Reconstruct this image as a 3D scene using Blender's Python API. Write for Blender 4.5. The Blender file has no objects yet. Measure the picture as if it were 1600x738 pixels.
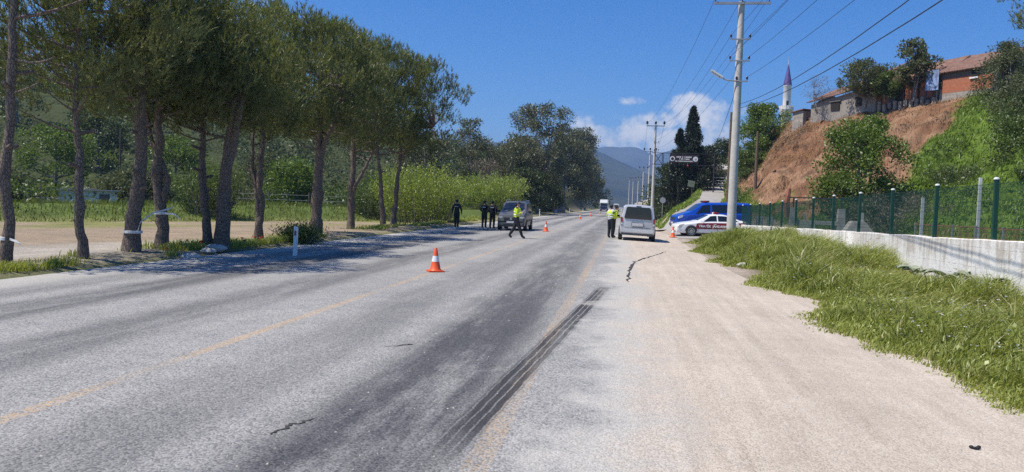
import bpy, bmesh, math, random
import numpy as np
from mathutils import Vector, Matrix, Euler

# ------------------------------------------------------------------ camera, sky, sun, exposure
S = bpy.context.scene
C = S.collection
cam_data = bpy.data.cameras.new('camera')
cam = bpy.data.objects.new('camera', cam_data)
C.objects.link(cam)
cam_data.sensor_width = 36.0
cam_data.lens = 27.0
cam_data.clip_start = 0.1
cam_data.clip_end = 20000.0
cam.matrix_world = Matrix(((0.98905099, -0.04069437, 0.14185244, 0.0),
                           (0.14339616, 0.03790933, -0.98893904, 0.0),
                           (0.03486672, 0.99845223, 0.04332968, 1.7),
                           (0, 0, 0, 1)))
S.camera = cam

SUN_EL = math.radians(60.0)
SUN_DIR = Vector((-0.91 * math.cos(SUN_EL), -0.41 * math.cos(SUN_EL), math.sin(SUN_EL))).normalized()
world = bpy.data.worlds.new('World')
S.world = world
world.use_nodes = True
sun_data = bpy.data.lights.new('sun', 'SUN')
sun_data.energy = 5.0
sun_data.angle = math.radians(0.53)
sun_data.color = (1.0, 0.93, 0.80)
sun = bpy.data.objects.new('sun', sun_data)
C.objects.link(sun)
sun.rotation_euler = SUN_DIR.to_track_quat('Z', 'Y').to_euler()
S.view_settings.view_transform = 'Standard'
S.view_settings.look = 'None'
S.view_settings.exposure = 0.28
S.view_settings.gamma = 1.0
S.view_settings.use_curve_mapping = False
S.cycles.use_denoising = False
S.cycles.max_bounces = 5
S.cycles.diffuse_bounces = 2
S.cycles.glossy_bounces = 2
S.cycles.transmission_bounces = 4
S.cycles.transparent_max_bounces = 8
S.cycles.volume_bounces = 0
S.cycles.caustics_reflective = False
S.cycles.caustics_refractive = False


def N(nt, typ, **kw):
    n = nt.nodes.new(typ)
    for k, v in kw.items():
        if k == 'inp':
            for kk, vv in v.items():
                n.inputs[kk].default_value = vv
        else:
            setattr(n, k, v)
    return n


def build_world():
    nt = world.node_tree
    nt.nodes.clear()
    L = nt.links.new
    out = N(nt, 'ShaderNodeOutputWorld')
    bg = N(nt, 'ShaderNodeBackground')
    bg.inputs['Strength'].default_value = 0.092
    sky = N(nt, 'ShaderNodeTexSky', sky_type='NISHITA')
    sky.sun_disc = False
    sky.sun_elevation = SUN_EL
    sky.sun_rotation = math.atan2(SUN_DIR.x, SUN_DIR.y)
    sky.altitude = 100.0
    sky.air_density = 1.0
    sky.dust_density = 0.4
    sky.ozone_density = 2.2
    hsv = N(nt, 'ShaderNodeHueSaturation')
    hsv.inputs['Saturation'].default_value = 1.18
    hsv.inputs['Value'].default_value = 1.0
    tint = N(nt, 'ShaderNodeMix', data_type='RGBA', blend_type='MULTIPLY'); tint.inputs[0].default_value = 1.0; tint.inputs[7].default_value = (0.61, 0.85, 1.25, 1)
    L(sky.outputs[0], tint.inputs[6]); L(tint.outputs[2], hsv.inputs['Color'])
    # low cumulus: soft puffs strung along the horizon, billowed by noise
    tc = N(nt, 'ShaderNodeTexCoord')
    no = N(nt, 'ShaderNodeTexNoise', inp={'Scale': 30.0, 'Detail': 8.0, 'Roughness': 0.62})
    L(tc.outputs['Generated'], no.inputs['Vector'])
    no2 = N(nt, 'ShaderNodeTexNoise', inp={'Scale': 14.0, 'Detail': 4.0, 'Roughness': 0.55})
    L(tc.outputs['Generated'], no2.inputs['Vector'])
    sep = N(nt, 'ShaderNodeSeparateXYZ')
    L(tc.outputs['Generated'], sep.inputs[0])
    az = N(nt, 'ShaderNodeMath', operation='ARCTAN2')
    L(sep.outputs['X'], az.inputs[0]); L(sep.outputs['Y'], az.inputs[1])
    el = N(nt, 'ShaderNodeMath', operation='ARCSINE')
    L(sep.outputs['Z'], el.inputs[0])
    # cloud banks: (azimuth, elevation, half width, half height) in radians, all round the horizon
    banks = [(-0.012, 0.090, 0.058, 0.030), (0.000, 0.070, 0.060, 0.022), (0.040, 0.112, 0.030, 0.012), (0.095, 0.122, 0.058, 0.022), (0.140, 0.123, 0.034, 0.009),
             (0.122, 0.086, 0.034, 0.030), (0.062, 0.078, 0.050, 0.020), (0.005, 0.1345, 0.018, 0.0070), (-0.045, 0.092, 0.022, 0.012),
             (0.62, 0.05, 0.12, 0.03), (1.3, 0.09, 0.16, 0.04), (2.1, 0.07, 0.2, 0.04), (2.9, 0.1, 0.15, 0.03),
             (-2.6, 0.08, 0.2, 0.04), (-1.9, 0.06, 0.14, 0.03), (-1.1, 0.05, 0.16, 0.03)]
    acc = None
    for (a, e, wa, we) in banks:
        dx = N(nt, 'ShaderNodeMath', operation='MULTIPLY_ADD', inp={1: 1.0 / wa, 2: -a / wa})
        L(az.outputs[0], dx.inputs[0])
        dy = N(nt, 'ShaderNodeMath', operation='MULTIPLY_ADD', inp={1: 1.0 / we, 2: -e / we})
        L(el.outputs[0], dy.inputs[0])
        xx = N(nt, 'ShaderNodeMath', operation='MULTIPLY'); L(dx.outputs[0], xx.inputs[0]); L(dx.outputs[0], xx.inputs[1])
        rr = N(nt, 'ShaderNodeMath', operation='MULTIPLY_ADD'); L(dy.outputs[0], rr.inputs[0]); L(dy.outputs[0], rr.inputs[1]); L(xx.outputs[0], rr.inputs[2])
        g = N(nt, 'ShaderNodeMath', operation='SUBTRACT', inp={0: 1.0}); L(rr.outputs[0], g.inputs[1])
        if acc is None:
            acc = g
        else:
            m = N(nt, 'ShaderNodeMath', operation='SMOOTH_MAX', inp={2: 0.25}); L(acc.outputs[0], m.inputs[0]); L(g.outputs[0], m.inputs[1]); acc = m
    cl = N(nt, 'ShaderNodeMath', operation='MAXIMUM', inp={1: -1.6}); L(acc.outputs[0], cl.inputs[0])
    n1 = N(nt, 'ShaderNodeMath', operation='MULTIPLY_ADD', inp={1: 4.6, 2: -2.1}); L(no.outputs['Fac'], n1.inputs[0])
    n2 = N(nt, 'ShaderNodeMath', operation='MULTIPLY_ADD', inp={1: 3.4, 2: -1.75}); L(no2.outputs['Fac'], n2.inputs[0])
    s1 = N(nt, 'ShaderNodeMath', operation='ADD'); L(cl.outputs[0], s1.inputs[0]); L(n1.outputs[0], s1.inputs[1])
    s2 = N(nt, 'ShaderNodeMath', operation='ADD'); L(s1.outputs[0], s2.inputs[0]); L(n2.outputs[0], s2.inputs[1])
    mask = N(nt, 'ShaderNodeMapRange', interpolation_type='SMOOTHSTEP', inp={1: 0.0, 2: 1.35, 3: 0.0, 4: 0.97}); L(s2.outputs[0], mask.inputs[0])
    ccol = N(nt, 'ShaderNodeValToRGB')
    ccol.color_ramp.elements[0].position = 0.33; ccol.color_ramp.elements[0].color = (6.2, 6.5, 7.2, 1)
    ccol.color_ramp.elements[1].position = 0.62; ccol.color_ramp.elements[1].color = (9.6, 9.4, 9.3, 1)
    cmx = N(nt, 'ShaderNodeMath', operation='MULTIPLY_ADD', inp={1: 0.5}); L(no.outputs['Fac'], cmx.inputs[0])
    chf = N(nt, 'ShaderNodeMath', operation='MULTIPLY', inp={1: 0.5}); L(no2.outputs['Fac'], chf.inputs[0]); L(chf.outputs[0], cmx.inputs[2])
    L(cmx.outputs[0], ccol.inputs[0])
    mix = N(nt, 'ShaderNodeMix', data_type='RGBA')
    L(mask.outputs[0], mix.inputs[0]); L(hsv.outputs[0], mix.inputs[6]); L(ccol.outputs[0], mix.inputs[7])
    L(mix.outputs[2], bg.inputs['Color']); L(bg.outputs[0], out.inputs[0])


build_world()

# ------------------------------------------------------------------ helpers
PI = math.pi


def tag(o, label=None, cat=None, group=None, kind=None):
    if label: o['label'] = label
    if cat: o['category'] = cat
    if group: o['group'] = group
    if kind: o['kind'] = kind
    return o


def link(name, me, parent=None, loc=None, rot=None):
    o = bpy.data.objects.new(name, me)
    C.objects.link(o)
    if parent is not None: o.parent = parent
    if loc is not None: o.location = loc
    if rot is not None: o.rotation_euler = rot
    return o


def empty(name, loc=(0, 0, 0), rz=0.0, label=None, cat=None, group=None):
    o = bpy.data.objects.new(name, None)
    o.empty_display_size = 0.2
    C.objects.link(o)
    o.location = loc
    o.rotation_euler = (0, 0, rz)
    return tag(o, label, cat, group)


def copy_tree(o, parent=None):
    c = o.copy(); C.objects.link(c); c.parent = parent
    if parent is not None: c.matrix_parent_inverse = o.matrix_parent_inverse
    for ch in list(o.children): copy_tree(ch, c)
    return c


def arr_mesh(name, V, F, mat=None, tone=None, smooth=False, col=None):
    V = np.ascontiguousarray(V, dtype=np.float32); F = np.ascontiguousarray(F, dtype=np.int32)
    me = bpy.data.meshes.new(name)
    k = F.shape[1]
    me.vertices.add(len(V)); me.vertices.foreach_set('co', V.ravel())
    me.loops.add(F.size); me.loops.foreach_set('vertex_index', F.ravel())
    me.polygons.add(len(F)); me.polygons.foreach_set('loop_start', np.arange(0, F.size, k, dtype=np.int32))
    if smooth: me.polygons.foreach_set('use_smooth', np.ones(len(F), dtype=bool))
    me.update(calc_edges=True)
    if tone is not None:
        a = me.attributes.new('tone', 'FLOAT', 'POINT'); a.data.foreach_set('value', np.ascontiguousarray(tone, dtype=np.float32))
    if col is not None:
        a = me.attributes.new('col', 'FLOAT_COLOR', 'POINT')
        cc = np.ones((len(V), 4), dtype=np.float32); cc[:, :3] = col
        a.data.foreach_set('color', cc.ravel())
    if mat is not None: me.materials.append(mat)
    return me


class MB:
    """collects simple shapes, then becomes ONE mesh object"""

    def __init__(s):
        s.v = []; s.f = []; s.m = []; s.mi = 0

    def add(s, vs, fs):
        b = len(s.v); s.v.extend([tuple(v) for v in vs])
        for f in fs:
            s.f.append(tuple(b + i for i in f)); s.m.append(s.mi)
        return s

    def box(s, c, d, rz=0.0, rot=None):
        hx, hy, hz = d[0] / 2, d[1] / 2, d[2] / 2
        M = rot if rot is not None else Matrix.Rotation(rz, 3, 'Z')
        c = Vector(c)
        vs = [c + M @ Vector((x * hx, y * hy, z * hz)) for x in (-1, 1) for y in (-1, 1) for z in (-1, 1)]
        return s.add(vs, [(0, 1, 3, 2), (4, 6, 7, 5), (0, 4, 5, 1), (2, 3, 7, 6), (0, 2, 6, 4), (1, 5, 7, 3)])

    def tube(s, pts, rad, n=8, cap=True):
        pts = [Vector(p) for p in pts]
        if not hasattr(rad, '__len__'): rad = [rad] * len(pts)
        vs = []; fs = []
        up = None
        for i, p in enumerate(pts):
            d = (pts[min(i + 1, len(pts) - 1)] - pts[max(i - 1, 0)]).normalized()
            if up is None:
                up = Vector((1, 0, 0)) if abs(d.x) < 0.8 else Vector((0, 1, 0))
            a = (up - d * up.dot(d)).normalized(); b = d.cross(a); up = a
            for k in range(n):
                t = 2 * PI * k / n
                vs.append(p + (a * math.cos(t) + b * math.sin(t)) * rad[i])
        for i in range(len(pts) - 1):
            for k in range(n):
                k2 = (k + 1) % n
                fs.append((i * n + k, i * n + k2, (i + 1) * n + k2, (i + 1) * n + k))
        if cap:
            fs.append(tuple(range(n - 1, -1, -1))); fs.append(tuple((len(pts) - 1) * n + k for k in range(n)))
        return s.add(vs, fs)

    def lathe(s, prof, n=16, c=(0, 0, 0), M=None, caps=True):
        vs = []; fs = []
        c = Vector(c)
        for r, z in prof:
            for k in range(n):
                t = 2 * PI * k / n
                p = Vector((r * math.cos(t), r * math.sin(t), z))
                vs.append(c + (M @ p if M is not None else p))
        for i in range(len(prof) - 1):
            for k in range(n):
                k2 = (k + 1) % n
                fs.append((i * n + k, i * n + k2, (i + 1) * n + k2, (i + 1) * n + k))
        if caps and prof[0][0] > 1e-4: fs.append(tuple(range(n - 1, -1, -1)))
        if caps and prof[-1][0] > 1e-4: fs.append(tuple((len(prof) - 1) * n + k for k in range(n)))
        return s.add(vs, fs)

    def prism(s, poly, a, b, axis='y'):
        """2-D polygon (u, w) swept between a and b along axis"""
        n = len(poly)
        def P(u, w, t):
            return (u, t, w) if axis == 'y' else ((t, u, w) if axis == 'x' else (u, w, t))
        vs = [P(u, w, a) for u, w in poly] + [P(u, w, b) for u, w in poly]
        fs = [tuple(range(n)), tuple(range(2 * n - 1, n - 1, -1))]
        for i in range(n):
            j = (i + 1) % n
            fs.append((i, i + n, j + n, j))
        return s.add(vs, fs)

    def ball(s, c, r, nu=10, nv=6, sc=(1, 1, 1)):
        prof = []
        vs = []; fs = []
        c = Vector(c)
        for i in range(nv + 1):
            ph = PI * i / nv
            for k in range(nu):
                t = 2 * PI * k / nu
                vs.append(c + Vector((r * sc[0] * math.sin(ph) * math.cos(t), r * sc[1] * math.sin(ph) * math.sin(t), r * sc[2] * math.cos(ph))))
        for i in range(nv):
            for k in range(nu):
                k2 = (k + 1) % nu
                fs.append((i * nu + k, (i + 1) * nu + k, (i + 1) * nu + k2, i * nu + k2))
        return s.add(vs, fs)

    def mesh(s, name, mats, smooth=False, bevel=0.0):
        me = bpy.data.meshes.new(name)
        me.from_pydata(s.v, [], s.f)
        if not isinstance(mats, (list, tuple)): mats = [mats]
        for m in mats: me.materials.append(m)
        me.polygons.foreach_set('material_index', s.m)
        bm = bmesh.new(); bm.from_mesh(me)
        bmesh.ops.remove_doubles(bm, verts=bm.verts, dist=1e-5)
        bmesh.ops.recalc_face_normals(bm, faces=bm.faces)
        if bevel > 0:
            bmesh.ops.bevel(bm, geom=list(bm.edges), offset=bevel, segments=2, affect='EDGES', clamp_overlap=True)
        bm.to_mesh(me); bm.free()
        if smooth:
            me.polygons.foreach_set('use_smooth', [True] * len(me.polygons))
            me.set_sharp_from_angle(angle=math.radians(smooth if smooth > 1 else 40))
        me.update()
        return me

    def build(s, name, mats, parent=None, smooth=False, bevel=0.0, loc=None, rot=None):
        return link(name, s.mesh(name, mats, smooth, bevel), parent, loc, rot)


# ---- value noise in numpy (terrain, scattering)
_rs = np.random.RandomState(7)
_lat = _rs.rand(256, 256)


def vnoise(x, y):
    x = np.asarray(x, float); y = np.asarray(y, float)
    xi = np.floor(x).astype(int); yi = np.floor(y).astype(int)
    fx = x - xi; fy = y - yi
    fx = fx * fx * (3 - 2 * fx); fy = fy * fy * (3 - 2 * fy)
    g = lambda a, b: _lat[a % 256, b % 256]
    return (g(xi, yi) * (1 - fx) + g(xi + 1, yi) * fx) * (1 - fy) + (g(xi, yi + 1) * (1 - fx) + g(xi + 1, yi + 1) * fx) * fy


def fbm(x, y, oct=4):
    a = 0.0; w = 0.5; t = 0.0
    for i in range(oct):
        a = a + w * vnoise(x * 2 ** i + 17.3 * i, y * 2 ** i + 5.1 * i); t += w; w *= 0.5
    return a / t


def sstep(a, b, x):
    t = np.clip((np.asarray(x, float) - a) / (b - a), 0, 1)
    return t * t * (3 - 2 * t)


# ------------------------------------------------------------------ materials
def new_mat(name):
    m = bpy.data.materials.new(name); m.use_nodes = True
    nt = m.node_tree; nt.nodes.clear()
    out = N(nt, 'ShaderNodeOutputMaterial')
    return m, nt, out


def ramp(nt, fac, stops):
    r = N(nt, 'ShaderNodeValToRGB')
    e = r.color_ramp.elements
    while len(e) < len(stops): e.new(0.5)
    for i, (p, c) in enumerate(stops):
        e[i].position = p; e[i].color = (c[0], c[1], c[2], 1)
    nt.links.new(fac, r.inputs[0])
    return r


def mixc(nt, fac, a, b, mode='MIX'):
    m = N(nt, 'ShaderNodeMix', data_type='RGBA', blend_type=mode)
    for sock, v in ((0, fac), (6, a), (7, b)):
        if isinstance(v, (int, float)): m.inputs[sock].default_value = v
        elif isinstance(v, tuple): m.inputs[sock].default_value = (*v, 1)
        else: nt.links.new(v, m.inputs[sock])
    return m.outputs[2]


def mth(nt, op, a, b=None, c=None, clamp=False):
    m = N(nt, 'ShaderNodeMath', operation=op); m.use_clamp = clamp
    for i, v in enumerate((a, b, c)):
        if v is None: continue
        if isinstance(v, (int, float)): m.inputs[i].default_value = v
        else: nt.links.new(v, m.inputs[i])
    return m.outputs[0]


def mrange(nt, v, a, b, c=0.0, d=1.0, smooth=True):
    m = N(nt, 'ShaderNodeMapRange', inp={1: a, 2: b, 3: c, 4: d})
    if smooth: m.interpolation_type = 'SMOOTHSTEP'
    nt.links.new(v, m.inputs[0])
    return m.outputs[0]


def noise(nt, vec, scale, detail=4.0, rough=0.6, out='Fac'):
    n = N(nt, 'ShaderNodeTexNoise', inp={'Scale': scale, 'Detail': detail, 'Roughness': rough})
    if vec is not None: nt.links.new(vec, n.inputs['Vector'])
    return n.outputs[out]


def pr(name, col, rough=0.6, metal=0.0, var=0.12, scale=6.0, bump=0.0, bscale=30.0, spec=0.5, coat=0.0, dirt=None):
    """principled with soft uneven colour (and dirt) so nothing is flat"""
    m, nt, out = new_mat(name)
    b = N(nt, 'ShaderNodeBsdfPrincipled')
    tc = N(nt, 'ShaderNodeTexCoord')
    nz = noise(nt, tc.outputs['Object'], scale, 5, 0.65)
    lo = tuple(max(0, c * (1 - var)) for c in col); hi = tuple(min(1, c * (1 + var)) for c in col)
    cr = ramp(nt, nz, [(0.3, lo), (0.7, hi)]).outputs[0]
    if dirt:
        nd = noise(nt, tc.outputs['Object'], dirt[1], 6, 0.7)
        f = mrange(nt, nd, 0.48, 0.72, 0.0, dirt[2])
        cr = mixc(nt, f, cr, dirt[0])
    nt.links.new(cr, b.inputs['Base Color'])
    b.inputs['Roughness'].default_value = rough; b.inputs['Metallic'].default_value = metal
    b.inputs['Specular IOR Level'].default_value = spec
    b.inputs['Coat Weight'].default_value = coat; b.inputs['Coat Roughness'].default_value = 0.08
    if bump > 0:
        bn = N(nt, 'ShaderNodeBump', inp={'Strength': bump, 'Distance': 0.02})
        nt.links.new(noise(nt, tc.outputs['Object'], bscale, 6, 0.7), bn.inputs['Height'])
        nt.links.new(bn.outputs[0], b.inputs['Normal'])
    nt.links.new(b.outputs[0], out.inputs[0])
    return m


def leaf_mat(name, a, b, trans=0.35, tcol=None, gloss=0.04, big=0.6):
    m, nt, out = new_mat(name)
    at = N(nt, 'ShaderNodeAttribute', attribute_name='tone')
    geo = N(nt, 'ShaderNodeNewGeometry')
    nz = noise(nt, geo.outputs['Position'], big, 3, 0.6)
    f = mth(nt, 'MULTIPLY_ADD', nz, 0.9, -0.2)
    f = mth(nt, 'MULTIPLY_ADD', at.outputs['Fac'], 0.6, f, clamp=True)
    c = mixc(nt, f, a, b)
    d = N(nt, 'ShaderNodeBsdfDiffuse'); nt.links.new(c, d.inputs['Color'])
    t = N(nt, 'ShaderNodeBsdfTranslucent')
    tc = tcol or (1.25, 1.2, 0.55)
    cc = mixc(nt, 1.0, c, tc, 'MULTIPLY'); nt.links.new(cc, t.inputs['Color'])
    mx = N(nt, 'ShaderNodeMixShader', inp={0: trans}); nt.links.new(d.outputs[0], mx.inputs[1]); nt.links.new(t.outputs[0], mx.inputs[2])
    g = N(nt, 'ShaderNodeBsdfGlossy', inp={'Roughness': 0.45, 'Color': (0.8, 0.85, 0.8, 1)})
    m2 = N(nt, 'ShaderNodeMixShader', inp={0: gloss}); nt.links.new(mx.outputs[0], m2.inputs[1]); nt.links.new(g.outputs[0], m2.inputs[2])
    nt.links.new(m2.outputs[0], out.inputs[0])
    return m


def bark_mat(name, a, b, scale=9.0):
    m, nt, out = new_mat(name)
    tc = N(nt, 'ShaderNodeTexCoord')
    mp = N(nt, 'ShaderNodeMapping'); mp.inputs['Scale'].default_value = (1, 1, 0.35)
    nt.links.new(tc.outputs['Object'], mp.inputs[0])
    vo = N(nt, 'ShaderNodeTexVoronoi', feature='DISTANCE_TO_EDGE', inp={'Scale': scale}); nt.links.new(mp.outputs[0], vo.inputs['Vector'])
    nz = noise(nt, tc.outputs['Object'], 5.0, 6, 0.7)
    crk = mrange(nt, vo.outputs['Distance'], 0.0, 0.12)
    c = mixc(nt, nz, a, b)
    c = mixc(nt, mth(nt, 'MULTIPLY_ADD', crk, 0.55, 0.45), tuple(x * 0.6 for x in a), c)
    p = N(nt, 'ShaderNodeBsdfPrincipled', inp={'Roughness': 0.9, 'Specular IOR Level': 0.2}); nt.links.new(c, p.inputs['Base Color'])
    bn = N(nt, 'ShaderNodeBump', inp={'Strength': 0.8, 'Distance': 0.03})
    hh = mth(nt, 'MULTIPLY_ADD', nz, 0.5, crk); nt.links.new(hh, bn.inputs['Height']); nt.links.new(bn.outputs[0], p.inputs['Normal'])
    nt.links.new(p.outputs[0], out.inputs[0])
    return m


M = {}
M['pine'] = leaf_mat('pine_needle', (0.058, 0.078, 0.026), (0.225, 0.25, 0.088), 0.38)
M['pine_young'] = leaf_mat('young_pine_needle', (0.075, 0.092, 0.032), (0.23, 0.25, 0.095), 0.4)
M['willow'] = leaf_mat('bright_leaf', (0.15, 0.205, 0.03), (0.34, 0.42, 0.075), 0.42)
M['euc'] = leaf_mat('eucalyptus_leaf', (0.058, 0.067, 0.034), (0.19, 0.195, 0.105), 0.3)
M['euc_light'] = leaf_mat('pale_eucalyptus_leaf', (0.070, 0.078, 0.042), (0.20, 0.205, 0.12), 0.3)
M['cypress'] = leaf_mat('cypress_leaf', (0.012, 0.020, 0.012), (0.045, 0.06, 0.03), 0.12)
M['broad'] = leaf_mat('green_leaf', (0.055, 0.085, 0.018), (0.16, 0.22, 0.05), 0.35)
M['bush'] = leaf_mat('bright_bush_leaf', (0.07, 0.115, 0.02), (0.20, 0.28, 0.05), 0.35)
M['broad_dark'] = leaf_mat('dark_leaf', (0.024, 0.040, 0.012), (0.085, 0.115, 0.032), 0.3)
M['olive'] = leaf_mat('grey_green_leaf', (0.062, 0.08, 0.040), (0.19, 0.205, 0.11), 0.3, gloss=0.015)
M['dead'] = leaf_mat('dry_twig', (0.10, 0.075, 0.055), (0.24, 0.19, 0.14), 0.1, (1, 0.9, 0.8))
M['grass'] = leaf_mat('grass_blade', (0.15, 0.20, 0.028), (0.44, 0.47, 0.125), 0.4, big=0.9)
M['grass_hill'] = leaf_mat('hill_grass', (0.075, 0.14, 0.012), (0.24, 0.33, 0.04), 0.35, big=0.25)
M['field'] = leaf_mat('field_grass_blade', (0.06, 0.09, 0.018), (0.20, 0.235, 0.06), 0.35, big=0.5)
M['grass_dry'] = leaf_mat('dry_grass', (0.20, 0.12, 0.06), (0.47, 0.31, 0.155), 0.25, (1.1, 0.95, 0.7), big=0.3)
M['hay'] = leaf_mat('hay_grass', (0.24, 0.22, 0.08), (0.40, 0.38, 0.15), 0.3, (1.1, 1.0, 0.6))
M['petal_white'] = leaf_mat('white_petal', (0.7, 0.7, 0.68), (0.85, 0.85, 0.82), 0.3, (1, 1, 1))
M['petal_red'] = leaf_mat('red_petal', (0.55, 0.03, 0.03), (0.7, 0.06, 0.04), 0.3, (1.2, 0.8, 0.8))
M['bark'] = bark_mat('pine_bark', (0.135, 0.10, 0.078), (0.31, 0.25, 0.205), 26)
M['bark_grey'] = bark_mat('grey_bark', (0.17, 0.15, 0.13), (0.38, 0.34, 0.30), 7)
M['cutwood'] = pr('cut_wood', (0.52, 0.45, 0.38), 0.8)
M['rubber'] = pr('tyre_rubber', (0.028, 0.028, 0.03), 0.8, var=0.2)
M['black_plastic'] = pr('black_plastic', (0.025, 0.025, 0.028), 0.5)
M['bumper_grey'] = pr('grey_plastic', (0.09, 0.092, 0.098), 0.55)
M['glass'] = pr('dark_car_glass', (0.012, 0.014, 0.018), 0.06, spec=0.8, var=0.05)
M['glass_blue'] = pr('tinted_windscreen', (0.02, 0.026, 0.04), 0.05, spec=0.8, var=0.1)
M['chrome'] = pr('rim_alloy', (0.55, 0.56, 0.58), 0.3, metal=0.9)
M['silver'] = pr('silver_paint', (0.60, 0.605, 0.615), 0.36, metal=0.2, var=0.03, coat=0.5, dirt=((0.36, 0.34, 0.31), 2.2, 0.35))
M['grey_paint'] = pr('dark_grey_paint', (0.125, 0.123, 0.12), 0.42, metal=0.2, var=0.04, coat=0.25, dirt=((0.2, 0.19, 0.17), 2.0, 0.25))
M['white_paint'] = pr('white_paint', (0.78, 0.79, 0.79), 0.3, var=0.02, coat=0.5, dirt=((0.5, 0.48, 0.44), 1.6, 0.15))
M['blue_paint'] = pr('blue_paint', (0.006, 0.06, 0.42), 0.3, var=0.04, coat=0.6)
M['maroon'] = pr('maroon_vinyl', (0.20, 0.012, 0.022), 0.4, var=0.05)
M['text_white'] = pr('white_lettering', (0.78, 0.78, 0.76), 0.5, var=0.03)
M['lamp_red'] = pr('red_lamp', (0.36, 0.012, 0.012), 0.2, var=0.05)
M['lamp_dark'] = pr('smoked_lamp', (0.13, 0.05, 0.045), 0.2, var=0.1)
M['lamp_clear'] = pr('clear_lamp', (0.62, 0.64, 0.66), 0.12, metal=0.3, var=0.06)
M['lamp_amber'] = pr('amber_lamp', (0.6, 0.2, 0.02), 0.25)
M['plate'] = pr('plate_white', (0.62, 0.62, 0.60), 0.5, dirt=((0.12, 0.12, 0.13), 26.0, 0.9))
M['lightbar'] = pr('light_bar', (0.10, 0.04, 0.09), 0.2)
M['concrete'] = pr('pole_concrete', (0.54, 0.515, 0.47), 0.85, var=0.12, scale=2.5, bump=0.25, dirt=((0.34, 0.32, 0.29), 1.3, 0.55))
M['concrete_grey'] = pr('cast_concrete', (0.42, 0.40, 0.365), 0.9, var=0.16, scale=2.0, bump=0.3, dirt=((0.25, 0.235, 0.21), 1.7, 0.6))
M['steel'] = pr('galvanised_steel', (0.40, 0.40, 0.405), 0.5, metal=0.5, dirt=((0.26, 0.18, 0.13), 5, 0.4))
M['steel_dark'] = pr('dark_steel', (0.045, 0.045, 0.05), 0.5, metal=0.3)
M['insulator'] = pr('brown_porcelain', (0.045, 0.03, 0.03), 0.2)
M['wire'] = pr('cable_black', (0.03, 0.032, 0.04), 0.6)
M['wood_pole'] = bark_mat('weathered_wood', (0.12, 0.085, 0.06), (0.23, 0.17, 0.125), 12)
M['fence_green'] = pr('green_coated_steel', (0.010, 0.062, 0.044), 0.45, var=0.15, dirt=((0.05, 0.09, 0.075), 4, 0.5))
M['cap_white'] = pr('post_cap', (0.62, 0.64, 0.62), 0.6)
M['orange'] = pr('cone_orange', (0.80, 0.105, 0.022), 0.5, var=0.06, dirt=((0.42, 0.10, 0.05), 6, 0.4))
M['refl_white'] = pr('reflective_white', (0.80, 0.80, 0.80), 0.4, var=0.04, dirt=((0.55, 0.53, 0.5), 5, 0.4))
M['tile'] = pr('roof_tile', (0.19, 0.10, 0.072), 0.85, var=0.45, scale=3.2, dirt=((0.22, 0.19, 0.16), 1.1, 0.6))
M['plaster'] = pr('old_plaster', (0.30, 0.265, 0.23), 0.9, var=0.12, scale=1.5, bump=0.3, dirt=((0.24, 0.21, 0.19), 0.9, 0.7))
M['stone_wall'] = pr('rubble_stone', (0.32, 0.28, 0.24), 0.95, var=0.4, scale=3.5, bump=0.8, bscale=5)
M['brick_red'] = pr('red_brick', (0.40, 0.14, 0.072), 0.9, var=0.25, scale=5.0, bump=0.4, dirt=((0.30, 0.16, 0.11), 1.3, 0.5))
M['rust'] = pr('rusty_sheet', (0.30, 0.115, 0.07), 0.8, var=0.45, scale=2.2)
M['old_wood'] = pr('grey_boards', (0.15, 0.125, 0.105), 0.9, var=0.4, scale=4)
M['dark_void'] = pr('dark_interior', (0.02, 0.018, 0.016), 0.95)
M['tarp'] = pr('blue_white_print', (0.24, 0.32, 0.50), 0.4, var=0.7, scale=1.6, dirt=((0.03, 0.05, 0.12), 1.4, 1.0))
M['minaret_white'] = pr('white_render', (0.74, 0.72, 0.68), 0.8, var=0.07, scale=0.8)
M['spire'] = pr('purple_lead', (0.10, 0.07, 0.22), 0.45, var=0.3, scale=1.5)
M['sign_black'] = pr('sign_dark_panel', (0.045, 0.022, 0.022), 0.4)
M['navy'] = pr('navy_uniform', (0.014, 0.015, 0.022), 0.85, var=0.3, scale=8, bump=0.3, bscale=14)
M['shirt'] = pr('pale_shirt', (0.55, 0.56, 0.58), 0.8)
M['boots'] = pr('black_leather', (0.012, 0.012, 0.013), 0.45)
M['skin'] = pr('skin', (0.46, 0.27, 0.19), 0.6, var=0.08)
M['hair'] = pr('dark_hair', (0.018, 0.013, 0.011), 0.5)
M['neon'] = pr('neon_fabric', (0.62, 0.80, 0.03), 0.7, var=0.07)
M['band'] = pr('reflective_band', (0.68, 0.69, 0.70), 0.4)
M['tape'] = pr('white_tape', (0.72, 0.72, 0.70), 0.5, var=0.1)
M['lens_black'] = pr('black_rag', (0.012, 0.012, 0.012), 0.7)
M['cactus'] = pr('grey_green_leaf_flesh', (0.27, 0.30, 0.21), 0.75, var=0.35, scale=5, bump=0.3, bscale=16)
M['white_wall'] = None
M['stone'] = pr('pale_stone', (0.42, 0.40, 0.37), 0.9, var=0.25, bump=0.5, bscale=12)
M['bark_dirt'] = pr('earth_heap', (0.30, 0.22, 0.16), 0.95, var=0.3, bump=0.6)


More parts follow.
